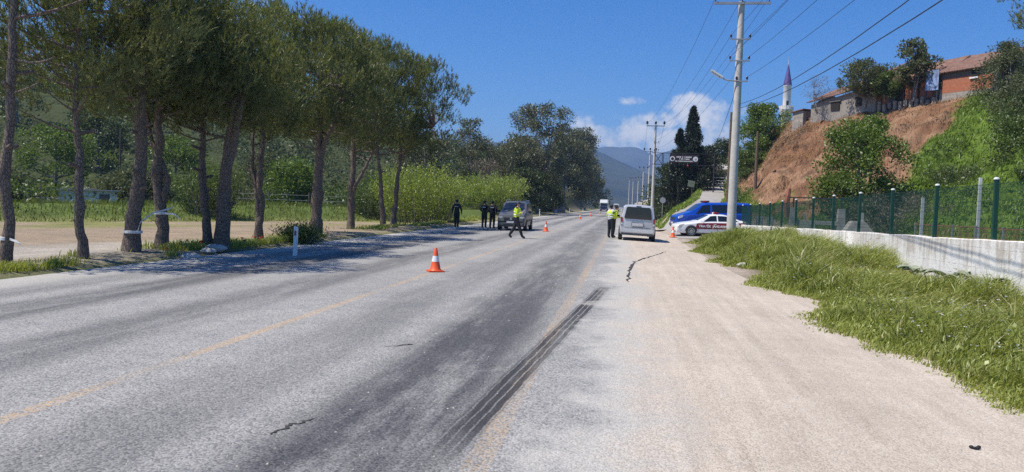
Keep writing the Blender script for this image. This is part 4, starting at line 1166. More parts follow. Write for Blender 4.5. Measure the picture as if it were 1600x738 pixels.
def scatter_strip():
    rg = np.random.RandomState(17)
    y = 4.5 + 45 * rg.uniform(0, 1, 270000) ** 1.85
    x = rg.uniform(2.2, 7.6, len(y))
    al = wall_along(x, y); ws = wall_side(x, y)
    n = fbm(x * 0.7, y * 0.7, 4); n2 = fbm(x * 2.6 + 7, y * 2.6, 3)
    edge = 3.15 + (n - 0.5) * 1.5 + 0.35 * np.sin(y * 0.9) + 0.5 * (n2 - 0.5)
    d = x - edge
    keep = (d > 0) & (x / y < 0.66) & ((ws > 0.12) | (al < -0.2)) & (x < 9)
    keep &= (y < 41) | ((y < 48) & (x > 3.4 + (y - 41) * 0.45))
    keep &= rg.uniform(0, 1, len(x)) < sstep(-0.10, 0.45, d - 0.20 + (n2 - 0.5) * 1.3)
    x = x[keep]; y = y[keep]; n = n[keep]; n2 = n2[keep]; d = d[keep]
    z = height(x, y)
    hgt = (0.08 + 0.60 * sstep(0.1, 1.7, d)) * (0.15 + 1.6 * n) * sstep(0.05, 0.9, wall_side(x, y) + 0.35) * rg.uniform(0.6, 1.25, len(x)) * (0.8 + 0.35 * sstep(10, 25, y)) * (1 - 0.55 * sstep(35, 42, y))
    w = rg.uniform(0.0034, 0.0078, len(x)) * (0.85 + y / 13)
    lean = np.stack([0.16 + 0.5 * (n2 - 0.45), -0.05 + 0.4 * (n - 0.5), 0 * n], 1)
    tone = np.clip(0.15 + 0.9 * (n2 - 0.25) + rg.uniform(-0.2, 0.3, len(x)), 0, 1)
    V, F, r = blades(rg, np.stack([x, y, z - 0.02], 1), hgt, w, lean, tone, 0.45)
    me = arr_mesh('tall_grass', V, F, M['grass'], r)
    tag(link('tall_grass', me), 'tall windswept green grass between the gravel and the white wall', 'grass', kind='stuff')
    k = rg.choice(np.where((d > 0.1) & (n2 < 0.52))[0], 9000, replace=False)      # dry stalks between
    V, F, r = blades(rg, np.stack([x[k] + 0.01, y[k], z[k] - 0.02], 1), hgt[k] * rg.uniform(0.7, 1.35, len(k)), w[k] * 0.9, lean[k] * 1.2, rg.uniform(0, 1, len(k)), 0.5)
    tag(link('dry_stalks', arr_mesh('dry_stalks', V, F, M['hay'], r)), 'straw-coloured dry stalks among the tall grass', 'grass', kind='stuff')
    # broad-leaved weeds among the blades
    kk = rg.choice(np.where((n2 > 0.5) & (y < 30) & (d > 0.7))[0], 700, replace=False)
    P = np.repeat(np.stack([x[kk], y[kk], z[kk] + 0.5 * hgt[kk]], 1), 12, 0); P = P + rg.normal(0, 1, P.shape) * np.array([0.09, 0.09, 0.09])
    V, F = leaf_diamonds(rg, P, rg.normal(0, 1, P.shape) + np.array([0, 0, 0.5]), rg.uniform(0.04, 0.10, len(P)), rg.uniform(0.02, 0.05, len(P)))
    tag(link('broadleaf_weeds', arr_mesh('broadleaf_weeds', V, F, M['grass'], np.repeat(rg.uniform(0, 1, len(P)), 4))), 'leafy weeds growing through the tall grass', 'weeds', kind='stuff')
    # seed heads bending over the taller stems
    k = rg.choice(np.where((hgt > 0.28) & (y < 26))[0], 2600, replace=False)
    P = np.stack([x[k], y[k], z[k]], 1) + np.stack([0.40 * hgt[k], -0.1 * hgt[k], hgt[k] * 0.98], 1)
    D = np.stack([np.full(len(k), 0.8), rg.normal(0, 0.3, len(k)), rg.normal(0.1, 0.3, len(k))], 1)
    V, F = leaf_diamonds(rg, P, D, rg.uniform(0.06, 0.11, len(k)), rg.uniform(0.010, 0.018, len(k)))
    tag(link('seed_heads', arr_mesh('seed_heads', V, F, M['hay'], np.repeat(rg.uniform(0, 1, len(k)), 4))), 'pale seed heads on the tall grass', 'grass', kind='stuff')
    # small white flowers
    k = np.where((n > 0.5) & (y < 20) & (d > 0.7))[0]; k = rg.choice(k, min(260, len(k)), replace=False)
    P = np.repeat(np.stack([x[k] + 0.1, y[k], z[k] + hgt[k] * 0.95], 1), 4, 0)
    D = np.tile(np.array([(1, 0, 0.3), (-1, 0, 0.3), (0, 1, 0.3), (0, -1, 0.3)]), (len(k), 1))
    V, F = leaf_diamonds(rg, P, D, 0.018 + rg.uniform(0, 0.012, len(P)), 0.018)
    tag(link('white_flowers', arr_mesh('white_flowers', V, F, M['petal_white'], np.zeros(len(V)))), 'tiny white flowers scattered in the tall grass', 'flowers', kind='stuff')


scatter_strip()


def scatter_verge():
    """ragged weeds under the roadside pines, thin grass over the field bank"""
    rg = np.random.RandomState(23)
    y = 9 + 62 * rg.uniform(0, 1, 52000) ** 1.5
    x = -11.3 - np.abs(rg.normal(0, 1, len(y))) * 0.8 - sstep(20, 45, y) * 0.6
    n = fbm(x * 0.9 + 3, y * 0.5, 4)
    keep = (rg.uniform(0, 1, len(y)) < sstep(0.42, 0.64, n)) & (x > -16)
    x = x[keep]; y = y[keep]; n = n[keep]
    hgt = rg.uniform(0.05, 0.24, len(x)) * (0.5 + n)
    V, F, r = blades(rg, np.stack([x, y, height(x, y) - 0.02], 1), hgt, rg.uniform(0.004, 0.010, len(x)) * (0.7 + y / 22), np.array([0.15, 0, 0]) + np.zeros((len(x), 3)), np.clip(n + rg.uniform(-0.4, 0.3, len(x)), 0, 1))
    tag(link('verge_weeds', arr_mesh('verge_weeds', V, F, M['grass'], r)), 'ragged weeds growing under the roadside pines', 'weeds', kind='stuff')
    # poppies
    k = rg.choice(np.where((y > 17) & (y < 24) & (x > -12.4))[0], 22, replace=False)
    P = np.repeat(np.stack([x[k], y[k], height(x[k], y[k]) + 0.2], 1), 5, 0)
    V, F = leaf_diamonds(rg, P, rg.normal(0, 1, (len(P), 3)), 0.05, 0.05)
    tag(link('poppies', arr_mesh('poppies', V, F, M['petal_red'], np.zeros(len(V)))), 'a few red poppies in the weeds by the pine trunks', 'flowers', kind='stuff')
    # berm and meadow edge
    s = rg.uniform(-2.5, 13, 42000); al = rg.uniform(-40, 60, 42000)
    x = BK_A[0] + BK_D[0] * al - BK_D[1] * s; y = BK_A[1] + BK_D[1] * al + BK_D[0] * s
    keep = (y > 12) & (x < -15) & (x / y > -1.0)
    x = x[keep]; y = y[keep]; s = s[keep]
    n = fbm(x * 0.4, y * 0.4, 4)
    hgt = rg.uniform(0.10, 0.42, len(x)) * sstep(-2.6, 1.5, s) * (0.3 + 1.3 * n)
    V, F, r = blades(rg, np.stack([x, y, height(x, y) - 0.02], 1), hgt, rg.uniform(0.012, 0.03, len(x)), np.zeros((len(x), 3)) + np.array([0.2, 0, 0]), np.clip(n * 1.2 - 0.2 + rg.uniform(-0.3, 0.3, len(x)), 0, 1))
    tag(link('field_grass', arr_mesh('field_grass', V, F, M['field'], r)), 'rough green grass on the low bank across the field', 'grass', kind='stuff')


scatter_verge()


def scatter_hill():
    rg = np.random.RandomState(29)
    u = rg.uniform(0.06, 0.86, 160000); v = rg.uniform(0.0, 1.02, len(u))
    p = hill_pt(u, v); br = hill_brown(p, v)
    a = p[:, 0] / p[:, 1]
    vis = (a < 0.58) & (a > 0.10)
    n = fbm(p[:, 0] * 0.6, p[:, 1] * 0.6 + p[:, 2], 4)
    g = vis & (rg.uniform(0, 1, len(u)) > br * 1.25) & (rg.uniform(0, 1, len(u)) < 0.5 + n)
    q = p[g]; nn = n[g]
    hgt = rg.uniform(0.14, 0.46, len(q)) * (0.35 + 1.3 * nn)
    V, F, r = blades(rg, q - np.array([0, 0, 0.03]), hgt, rg.uniform(0.014, 0.034, len(q)), np.zeros((len(q), 3)) + np.array([0.25, -0.15, 0]), np.clip((nn - 0.3) * 1.7 + rg.uniform(-0.25, 0.25, len(q)), 0, 1))
    tag(link('slope_grass', arr_mesh('slope_grass', V, F, M['grass_hill'], r)), 'lush green grass covering the right part of the bank', 'grass', kind='stuff')
    w_ = np.where(vis & (br < 0.4) & (fbm(p[:, 0] * 0.28 + 8, p[:, 1] * 0.28 + p[:, 2] * 0.2, 3) > 0.56))[0]
    w_ = rg.choice(w_, min(2600, len(w_)), replace=False)
    P = np.repeat(p[w_], 9, 0); P = P + rg.normal(0, 1, P.shape) * np.array([0.22, 0.22, 0.16]) + np.array([0, 0, 0.22])
    V, F = leaf_diamonds(rg, P, rg.normal(0, 1, P.shape) + np.array([0, 0, 0.6]), rg.uniform(0.10, 0.22, len(P)), rg.uniform(0.06, 0.13, len(P)))
    tag(link('slope_weeds', arr_mesh('slope_weeds', V, F, M['broad'], np.repeat(rg.uniform(0, 1, len(P)), 4))), 'patches of darker leafy weeds on the green slope', 'weeds', kind='stuff')
    w_ = np.where(vis & (br > 0.5) & (fbm(p[:, 0] * 0.35 + 20, p[:, 1] * 0.35 + p[:, 2] * 0.3, 3) > 0.57))[0]
    w_ = rg.choice(w_, min(900, len(w_)), replace=False)
    P = np.repeat(p[w_], 10, 0); P = P + rg.normal(0, 1, P.shape) * np.array([0.2, 0.2, 0.14]) + np.array([0, 0, 0.15])
    V, F = leaf_diamonds(rg, P, rg.normal(0, 1, P.shape) + np.array([0, 0, 0.8]), rg.uniform(0.10, 0.24, len(P)), rg.uniform(0.02, 0.06, len(P)))
    tag(link('bank_scrub', arr_mesh('bank_scrub', V, F, M['dead'], np.repeat(rg.uniform(0, 0.7, len(P)), 4))), 'dry scrub patches clinging to the brown bank', 'scrub', kind='stuff')
    d = vis & (br > 0.35) & (rg.uniform(0, 1, len(u)) < 0.55 * sstep(0.36, 0.62, n) + 0.05)
    q = p[d]; nn = n[d]
    hgt = rg.uniform(0.10, 0.34, len(q)) * (0.4 + nn) * 0.8
    V, F, r = blades(rg, q - np.array([0, 0, 0.03]), hgt, rg.uniform(0.012, 0.03, len(q)), np.zeros((len(q), 3)) + np.array([-0.8, -1.15, -1.15]), np.clip((nn - 0.2) * 1.3 + rg.uniform(-0.4, 0.3, len(q)), 0, 1))
    tag(link('dry_grass', arr_mesh('dry_grass', V, F, M['grass_dry'], r)), 'matted dry brown grass on the bare earth bank', 'grass', kind='stuff')


scatter_hill()


def scatter_yard():
    rg = np.random.RandomState(37)
    x = rg.uniform(7.8, 19, 55000); y = rg.uniform(13, 50, 55000)
    n = fbm(x * 0.5, y * 0.5, 4)
    keep = (x / y < 0.60) & (rg.uniform(0, 1, len(x)) < sstep(0.25, 0.5, n)) & ~((np.abs(x - 9.5) < 1.3) & (np.abs(y - 40) < 0.4))
    x = x[keep]; y = y[keep]; n = n[keep]
    hgt = rg.uniform(0.25, 0.9, len(x)) * (0.3 + 1.2 * n) * sstep(7.6, 9.5, x)
    V, F, r = blades(rg, np.stack([x, y, height(x, y) - 0.03], 1), hgt, rg.uniform(0.012, 0.03, len(x)), np.zeros((len(x), 3)) + np.array([0.2, 0, 0]), np.clip((n - 0.3) * 1.6 + rg.uniform(-0.25, 0.25, len(x)), 0, 1))
    tag(link('yard_weeds', arr_mesh('yard_weeds', V, F, M['grass_hill'], r)), 'tall weeds overgrowing the yard behind the mesh fence', 'weeds', kind='stuff')
    # green strip between the main and the side road
    y = rg.uniform(56, 112, 26000); x = sr_x(y) - 1.2 - rg.uniform(0, 4.6, len(y))
    n = fbm(x * 0.6 + 4, y * 0.4, 4)
    keep = (x > 2.9) & (rg.uniform(0, 1, len(x)) < sstep(0.3, 0.5, n)); x = x[keep]; y = y[keep]; n = n[keep]
    x2 = sr_x(y) + 1.5 + rg.uniform(0, 1.6, len(y)); half = rg.rand(len(y)) < 0.3; x = np.where(half, x2, x)
    V, F, r = blades(rg, np.stack([x, y, height(x, y) - 0.02], 1), rg.uniform(0.15, 0.5, len(x)) * (0.4 + n), rg.uniform(0.02, 0.05, len(x)), np.zeros((len(x), 3)) + np.array([0.2, 0, 0]), np.clip(n + rg.uniform(-0.3, 0.3, len(x)), 0, 1))
    tag(link('roadside_grass', arr_mesh('roadside_grass', V, F, M['grass_hill'], r)), 'green grass on the slopes beside the climbing side road', 'grass', kind='stuff')


scatter_yard()


# ------------------------------------------------------------------ wall and fence on the right


def wall_top(y): return 1.28 - (y - 17.0) * 0.0143


def wall_pt(a, off=0.0, z=0.0):
    p = WALL_A + _wd * a + _wn * off
    return (float(p[0]), float(p[1]), z)


def build_wall():
    Ln = float(np.linalg.norm(WALL_B - WALL_A))
    ang = math.atan2(_wd[1], _wd[0])
    o = empty('concrete_wall', wall_pt(0), ang, 'long whitewashed concrete wall with flaking paint under the green mesh fence', 'wall')
    n = 60
    mb = MB()
    rg = np.random.RandomState(3)
    hw = 0.11
    vs = []; fs = []
    for i in range(n + 1):
        a = Ln * i / n
        t = wall_top(WALL_A[1] - a) + 0.010 * rg.normal()
        e = 0.006 * rg.normal()
        for (w, z) in ((-hw, -1.0), (-hw + e, t - 0.02), (-hw + 0.02, t), (hw - 0.02, t), (hw, t - 0.02), (hw, -1.0)):
            vs.append((a, w, z))
    for i in range(n):
        for k in range(5):
            fs.append((i * 6 + k, i * 6 + k + 1, (i + 1) * 6 + k + 1, (i + 1) * 6 + k))
    fs.append((5, 4, 3, 2, 1, 0)); fs.append(tuple(n * 6 + k for k in range(6)))
    mb.add(vs, fs).build('wall_body', M['white_wall'], o, smooth=30)
    return Ln


WALL_LEN = build_wall()


def build_fence():
    root = empty('mesh_fence', (WALL_A[0], 50.66, 0.0), -PI / 2, 'green welded mesh fence with square posts standing on the white wall', 'fence')
    W0 = 3.06
    n = 14
    PH = 1.24
    pm = MB(); pm.box((0, 0, PH / 2 - 0.05), (0.082, 0.082, PH + 0.1)); pme = pm.mesh('post', M['fence_green'], bevel=0.008)
    cm = MB(); cm.lathe([(0.060, 0.0), (0.060, 0.02), (0.045, 0.04), (0.0, 0.05)], 8); cme = cm.mesh('post_cap', M['cap_white'], smooth=40)
    W = W0 - 0.10; Hh = 1.14
    sl = 0.0143
    wm = MB()
    nvert = 58
    for i in range(nvert + 1):
        x = W * i / nvert
        wm.box((x, 0, Hh / 2 + sl * x), (0.0058, 0.0058, Hh))
    for z in (0.02, 0.12, 0.22, 0.40, 0.58, 0.68, 0.78, 0.94, 1.04, 1.12):
        wm.box((W / 2, -0.006, z + sl * W / 2), (W, 0.006, 0.007), rot=Matrix.Rotation(-math.atan(sl), 3, 'Y'))
    wme = wm.mesh('mesh_panel', M['fence_green'])
    for i in range(n):
        a = W0 * i; z = wall_top(50.66 - a)
        p = link('post', pme, root, (a, 0, z), (0.010 * math.sin(i * 3), 0.012 * math.sin(i * 5.0), 0))
        link('post_cap', cme, p, (0, 0, PH))
        if i < n - 1: link('mesh_panel', wme, root, (a + 0.05, 0.0, z + 0.03))


build_fence()

# the second, smaller mesh fence further back in the yard at the right
def yard_fence():
    root = empty('yard_fence', (10.1, 28.5, -0.05), -PI / 2 + 0.02, 'rusty old wire fence behind the green one near the right edge', 'fence')
    pm = MB(); pm.box((0, 0, 0.6), (0.05, 0.05, 1.9)); pme = pm.mesh('post', M['steel'])
    wm = MB()
    for i in range(21): wm.box((1.5 * i / 20, 0, 0.75), (0.006, 0.006, 1.4))
    for z in np.linspace(0.1, 1.45, 12): wm.box((0.75, 0, float(z)), (1.5, 0.006, 0.006))
    wme = wm.mesh('wire_panel', M['rust'])
    rm = MB(); rm.box((0.75, 0, 1.5), (1.5, 0.035, 0.035)); rme = rm.mesh('top_rail', M['rust'])
    for i in range(7):
        link('post', pme, root, (1.5 * i, 0, 0), (0.03 * math.sin(i * 7), 0, 0))
        if i < 6: link('wire_panel', wme, root, (1.5 * i, 0, 0)); link('top_rail', rme, root, (1.5 * i, 0, 0))


yard_fence()


# concrete frame of a half-built trough and the tapering blocks behind the fence
def concrete_things():
    o = empty('concrete_trough', (8.4, 40.0, -0.05), math.radians(-4), 'grey concrete frame of two pillars and a cross beam behind the mesh fence', 'concrete frame')
    mb = MB(); mb.prism([(-0.22, 0), (0.22, 0), (0.16, 2.0), (-0.16, 2.0)], -0.2, 0.2, 'y'); me = mb.mesh('pillar', M['concrete_grey'], bevel=0.015)
    link('pillar', me, o, (0, 0, 0)); link('pillar', me, o, (2.25, 0, 0.0))
    mb = MB(); mb.box((1.12, 0, 1.28), (1.9, 0.24, 0.2)); mb.build('cross_beam', M['concrete_grey'], o, bevel=0.01)
    mb = MB(); mb.box((0.55, -0.05, 1.5), (0.09, 0.09, 0.45)); mb.build('stub_post', M['concrete_grey'], o)
    mb = MB(); mb.prism([(0.25, 0.6), (0.25, 1.175), (1.05, 1.175), (1.05, 0.9), (0.9, 1.0), (0.7, 1.02), (0.5, 0.95), (0.42, 0.75)], -0.14, 0.14, 'y'); mb.build('arched_panel', M['concrete_grey'], o)
    mb = MB(); mb.box((1.12, 0.0, 2.5), (2.9, 0.05, 0.05)); mb.build('top_rail', M['steel_dark'], o)
    for x in (0.0, 2.25):
        mb = MB(); mb.box((x, 0, 2.23), (0.07, 0.07, 0.48)); mb.build('rail_post', M['steel_dark'], o)
    mb = MB(); mb.tube([(-0.28, 0.05, 1.5), (-0.34, 0, 2.2), (-0.24, 0, 2.95)], [0.12, 0.15, 0.1], 7); mb.build('rusty_pipe', M['rust'], o, smooth=50)
    o = empty('concrete_block', (10.75, 37.0, -0.1), math.radians(0), 'pale concrete block with sloping sides behind the fence, a stub on top', 'concrete block')
    mb = MB()
    mb.add([(-1.35, -0.5, 0), (1.35, -0.5, 0), (1.35, 0.5, 0), (-1.35, 0.5, 0), (-0.45, -0.28, 1.5), (0.12, -0.28, 1.5), (0.12, 0.28, 1.5), (-0.45, 0.28, 1.5)],
           [(3, 2, 1, 0), (4, 5, 6, 7), (0, 1, 5, 4), (1, 2, 6, 5), (2, 3, 7, 6), (3, 0, 4, 7)]).build('block', M['concrete_grey'], o, bevel=0.03)
    mb = MB(); mb.box((0.05, 0, 1.65), (0.12, 0.12, 0.5)); mb.build('stub_post', M['concrete'], o)
    o = empty('marker_stake', (9.75, 27.0, -0.05), 0, 'short white stake behind the fence at the end of the old wire fence', 'stake')
    mb = MB(); mb.box((0, 0, 1.2), (0.1, 0.06, 2.4)); mb.build('stake', M['cap_white'], o, bevel=0.01)
    o = empty('marker_stake', (13.6, 32.0, 0.2), 0, 'white capped stake on the slope above the old wire fence', 'stake')
    mb = MB(); mb.box((0, 0, 1.55), (0.11, 0.08, 3.1)); mb.build('stake', M['cap_white'], o, bevel=0.01)
    for k, (x, y, lab) in enumerate(((8.2, 48.2, 'left of two small white notice boards behind the fence'), (8.8, 48.2, 'right of two small white notice boards behind the fence'))):
        o = empty('notice_board', (x, y, 0.15), 0.15, lab, 'notice board')
        mb = MB(); mb.box((0, 0, 1.0), (0.44, 0.02, 0.5)); mb.build('board', M['plate'], o)
        for s in (-0.16, 0.16):
            mb = MB(); mb.box((s, 0.02, 0.4), (0.03, 0.03, 0.85)); mb.build('leg', M['steel'], o)


concrete_things()


# prickly grey-green leaves drooping against the wall
def big_leaves():
    rg = np.random.RandomState(4)
    data = [(34.0, 0.45, 'rightmost drooping grey-green agave clump against the white wall'), (32.7, 0.5, 'grey-green agave clump in the middle against the white wall'), (30.6, 0.5, 'small grey-green agave clump leftmost of three against the white wall')]
    for k, (a, off, lab) in enumerate(data):
        p = wall_pt(a, off); z = float(height(np.array([p[0]]), np.array([p[1]]))[0])
        o = empty('agave_plant', (p[0], p[1], z), 0, lab, 'plant')
        for j in range(8):
            t = rg.uniform(0, 2 * PI); L = rg.uniform(0.34, 0.62) * (0.8 if k == 2 else 1.0)
            d = np.array([math.cos(t), math.sin(t)]); nn = np.array([-d[1], d[0]])
            vs = []; fs = []
            for i in range(7):
                s = i / 6
                r = L * s; zz = 0.40 + 1.3 * L * s * (1 - 0.72 * s) + 0.05
                w = 0.115 * math.sin(PI * min(1, 0.22 + s * 0.80)) + 0.012
                c = d * r
                for q, dz in ((-1, 0.05), (0, -0.02), (1, 0.05)):
                    vs.append((c[0] + nn[0] * w * q, c[1] + nn[1] * w * q, zz + dz * (1 - s * 0.5)))
            for i in range(6):
                for q in range(2):
                    b = i * 3 + q; fs.append((b, b + 1, b + 4, b + 3))
            mb = MB(); mb.add(vs, fs); le = mb.build('leaf', M['cactus'], o, smooth=60)
            sm = le.modifiers.new('thickness', 'SOLIDIFY'); sm.thickness = 0.02


big_leaves()


# ------------------------------------------------------------------ utility poles and wires
def insulator_mesh():
    mb = MB(); mb.lathe([(0.012, 0), (0.012, 0.06), (0.05, 0.07), (0.06, 0.10), (0.035, 0.12), (0.055, 0.14), (0.05, 0.18), (0.02, 0.21), (0, 0.22)], 8)
    return mb.mesh('insulator', M['insulator'], smooth=40)


INS = insulator_mesh()


def pole(label, x, y, z, H, r0=0.23, r1=0.12, arm=2.7, lamp=False, brackets=(), lean=(0, 0), name='utility_pole', ins=1.0):
    o = empty(name, (x, y, z), 0, label, 'utility pole', 'concrete poles along the right roadside')
    mb = MB(); mb.tube([(0, 0, -0.3), (lean[0] * 0.5, lean[1] * 0.5, H * 0.5), (lean[0], lean[1], H)], [r0, (r0 + r1) / 2, r1], 12); mb.build('shaft', M['concrete'], o, smooth=50)
    if arm:
        a = MB(); a.box((lean[0], lean[1] - r1 - 0.05, H - 0.12), (arm, 0.1, 0.12)); ar = a.build('crossarm', M['steel'], o, bevel=0.01)
        for q in (-0.47, 0.0, 0.47):
            i = link('insulator', INS, ar, (lean[0] + arm * q, lean[1] - r1 - 0.05, H - 0.06)); i.scale = (1.6 * ins,) * 3
    for (zb, wl, wr) in brackets:
        f = zb / H
        a = MB(); a.box((lean[0] * f + (wr - wl) / 2, lean[1] * f - r0 * 0.7, zb), (wl + wr, 0.06, 0.06)); br = a.build('bracket', M['steel'], o)
        for xx in (-wl + 0.05, wr - 0.05):
            i = link('insulator', INS, br, (lean[0] * f + xx, lean[1] * f - r0 * 0.7, zb + 0.03)); i.scale = (1.0, 1.0, 1.0)
    if lamp:
        zb = lamp
        a = MB(); a.tube([(0, -0.2, zb), (-0.55, -0.2, zb + 0.04), (-0.75, -0.2, zb + 0.12)], 0.035, 8); la = a.build('lamp_arm', M['steel'], o, smooth=50)
        h = MB(); R = Matrix.Rotation(math.radians(32), 3, 'Y')
        c = Vector((-1.05, -0.2, zb + 0.33))
        h.box(c, (0.72, 0.24, 0.13), rot=R); h.build('lamp_head', M['cap_white'], la, bevel=0.04, smooth=40)
        g = MB(); g.box(c + R @ Vector((-0.05, 0, -0.075)), (0.42, 0.18, 0.03), rot=R); g.build('lamp_glass', M['lamp_clear'], la)
    return o


pole('near tall concrete utility pole with street lamp, standing in the grass', 5.35, 39.4, 0.1, 11.86, 0.235, 0.15, arm=2.7, lamp=7.95, brackets=((10.0, 0.5, 0.5), (8.95, 0.5, 0.5), (7.95, 0.15, 0.45)), ins=1.2)
pole('second concrete pole along the road, with three insulators on its crossarm', 3.55, 97, -0.2, 12.1, 0.22, 0.12, arm=2.2, brackets=((9.9, 0.1, 0.5), (8.9, 0.1, 0.5)), ins=1.6)
pole('third concrete pole, just left of the one holding the sign frame', 4.35, 140, -0.2, 12.0, 0.22, 0.12, arm=2.2, brackets=((9.4, 0.4, 0.4),), ins=1.8)
pole('fourth concrete pole, pale and short beside the third', 4.0, 168, -0.2, 10.2, 0.2, 0.12, arm=1.8, ins=1.6)
pole('fifth concrete pole, thin in the distance', 4.1, 232, -0.2, 10.4, 0.2, 0.12, arm=1.8, ins=1.6)
pole('sixth concrete pole, thinner still in the distance', 3.2, 285, -0.2, 12, 0.2, 0.12, arm=1.8, ins=1.6)
pole('farthest concrete pole above the white minibus', 2.1, 330, -0.2, 14, 0.22, 0.12, arm=2.4, ins=1.6)


def wood_pole(label, x, y, z, H, r=0.12, lean=0.0):
    o = empty('wooden_pole', (x, y, z), 0, label, 'pole')
    mb = MB(); mb.tube([(0, 0, -0.3), (lean * 0.5, 0, H / 2), (lean, 0, H)], [r, r * 0.9, r * 0.75], 8); mb.build('shaft', M['wood_pole'], o, smooth=50)
    return o


wood_pole('dark wooden pole standing on the left end of the earth bank', 12.7, 78.0, 3.0, 6.5, 0.16)
wood_pole('brown wooden pole just left of the near concrete pole', 7.6, 58.5, 0.8, 8.1, 0.13)
wood_pole('thin bare pole rising from the field behind the second pine', -58, 82, 0.2, 8.5, 0.1)


def wire(label, a, b, sag, r=0.012, name='overhead_cable', group='overhead cables'):
    a = np.array(a, float); b = np.array(b, float)
    t = np.linspace(0, 1, 17)[:, None]
    p = a * (1 - t) + b * t; p[:, 2] -= (4 * sag * t * (1 - t))[:, 0]
    mb = MB(); mb.tube(p, r, 5)
    o = mb.build(name, M['wire'])
    o.data.transform(Matrix.Translation(-Vector(a))); o.location = Vector(a)
    return tag(o, label, 'cable', group)


# near span (towards the camera), then pole to pole
wire('upper of the two thick black cables crossing the sky to the right', (5.5, 39.2, 6.95), (4.1, -16, 6.8), 1.35, 0.011)
wire('lower of the two thick black cables crossing the sky to the right', (5.5, 39.2, 6.75), (4.6, -16, 6.4), 1.30, 0.012)
for (x0, z0, wl) in ((4.9, 10.15, 'upper left'), (5.8, 10.15, 'upper right'), (4.9, 9.1, 'middle left'), (5.8, 9.1, 'middle right'), (5.75, 8.1, 'lowest')):
    wire('thin wire from the %s bracket insulator of the near pole toward the camera' % wl, (x0, 39.2, z0 + 0.15), (x0 + 0.6, -16, z0 + 0.15), 0.9, 0.008, group='thin wires near span')
for q, wl in ((-0.47, 'left'), (0.0, 'middle'), (0.47, 'right')):
    wire('thin wire from the %s crossarm insulator of the near pole to the second pole' % wl, (5.35 + 2.7 * q, 39.15, 12.15), (3.55 + 2.2 * q, 96.8, 12.1), 1.0, 0.009, group='thin wires second span')
for x0, z0, wl in ((4.9, 10.3, 'upper left'), (5.8, 10.3, 'upper right'), (5.8, 9.25, 'middle right')):
    wire('thin wire from the %s bracket insulator of the near pole to the second pole' % wl, (x0, 39.2, z0), (3.55 + (x0 - 5.35) * 0.8, 96.8, z0 - 0.2), 0.8, 0.008, group='thin wires second span')
for q, wl in ((-0.47, 'left'), (0.47, 'right')):
    wire('%s thin wire running on from the second pole to the third' % wl, (3.55 + 2.2 * q, 96.8, 12.1), (4.35 + 2.2 * q, 139.8, 12.0), 0.7, 0.012, group='thin wires far span')
wire('service cable dropping from the near pole toward the dark skyline trees', (5.2, 39.5, 7.4), (13.0, 128, 12.0), 1.5, 0.014)


# entrance sign frame over the side road
def gantry():
    o = empty('entrance_sign', (3.35, 96.4, 0), 0, 'dark entrance sign with white lettering and two round emblems on a lattice frame', 'sign')
    Y = 0.0
    zt, zb = 8.45, 7.05
    for nm, z in (('top_rail', zt), ('bottom_rail', zb)):
        mb = MB(); mb.box((3.7, Y, z), (7.6, 0.07, 0.07)); mb.build(nm, M['steel_dark'], o)
    for x in (1.15, 1.28):
        mb = MB(); mb.box((x, Y, (zt + zb) / 2), (0.07, 0.06, zt - zb)); mb.build('upright', M['steel_dark'], o)
    for s in (0, 1):
        mb = MB(); mb.tube([(0.15, Y, zb if s else zt), (1.13, Y, zt if s else zb)], 0.035, 6); mb.build('brace', M['steel_dark'], o)
    mb = MB(); mb.tube([(7.4, Y, 3.2), (7.4, Y, zt)], 0.085, 8); mb.build('post', M['steel_dark'], o)
    mb = MB(); mb.tube([(7.4, Y, 5.3), (8.8, Y, 3.9)], 0.06, 6); mb.build('strut', M['steel_dark'], o)
    board = MB(); board.box((3.75, Y - 0.08, 7.78), (3.45, 0.08, 1.02)); b = board.build('board', M['sign_black'], o, bevel=0.02)
    for i, x in enumerate((2.36, 5.12)):
        mb = MB(); mb.lathe([(0.30, 0), (0.30, 0.02), (0.0, 0.025)], 20, (x, Y - 0.125, 7.78), Matrix.Rotation(PI / 2, 3, 'X')); e = mb.build('emblem', M['text_white'], b)
        mb = MB(); mb.lathe([(0.19 if i == 0 else 0.13, 0), (0.17 if i == 0 else 0.11, 0.012), (0, 0.014)], 16, (x, Y - 0.152, 7.78), Matrix.Rotation(PI / 2, 3, 'X')); mb.build('emblem_centre', M['sign_black'] if i == 0 else M['steel'], e)
    rg = np.random.RandomState(2)
    # three unreadable lines of white capitals, as blocky strokes
    for (x0, x1, z, h) in ((2.85, 4.75, 8.0, 0.17), (3.2, 4.3, 7.76, 0.16), (2.72, 4.85, 7.5, 0.13)):
        mb = MB(); x = x0
        while x < x1:
            w = rg.uniform(0.06, 0.12)
            mb.box((x + w / 2, Y - 0.125, z + rg.uniform(-0.01, 0.01)), (w, 0.012, h * rg.uniform(0.75, 1.0))); x += w + (0.03 if rg.rand() > 0.18 else 0.12)
        t = mb.build('lettering', M['text_white'], b); t['kind'] = 'stuff'
    mb = MB(); mb.ball((4.25, Y - 0.05, 6.95), 0.13, 8, 6); mb.build('warning_lamp', M['lamp_red'], o, smooth=60)


gantry()


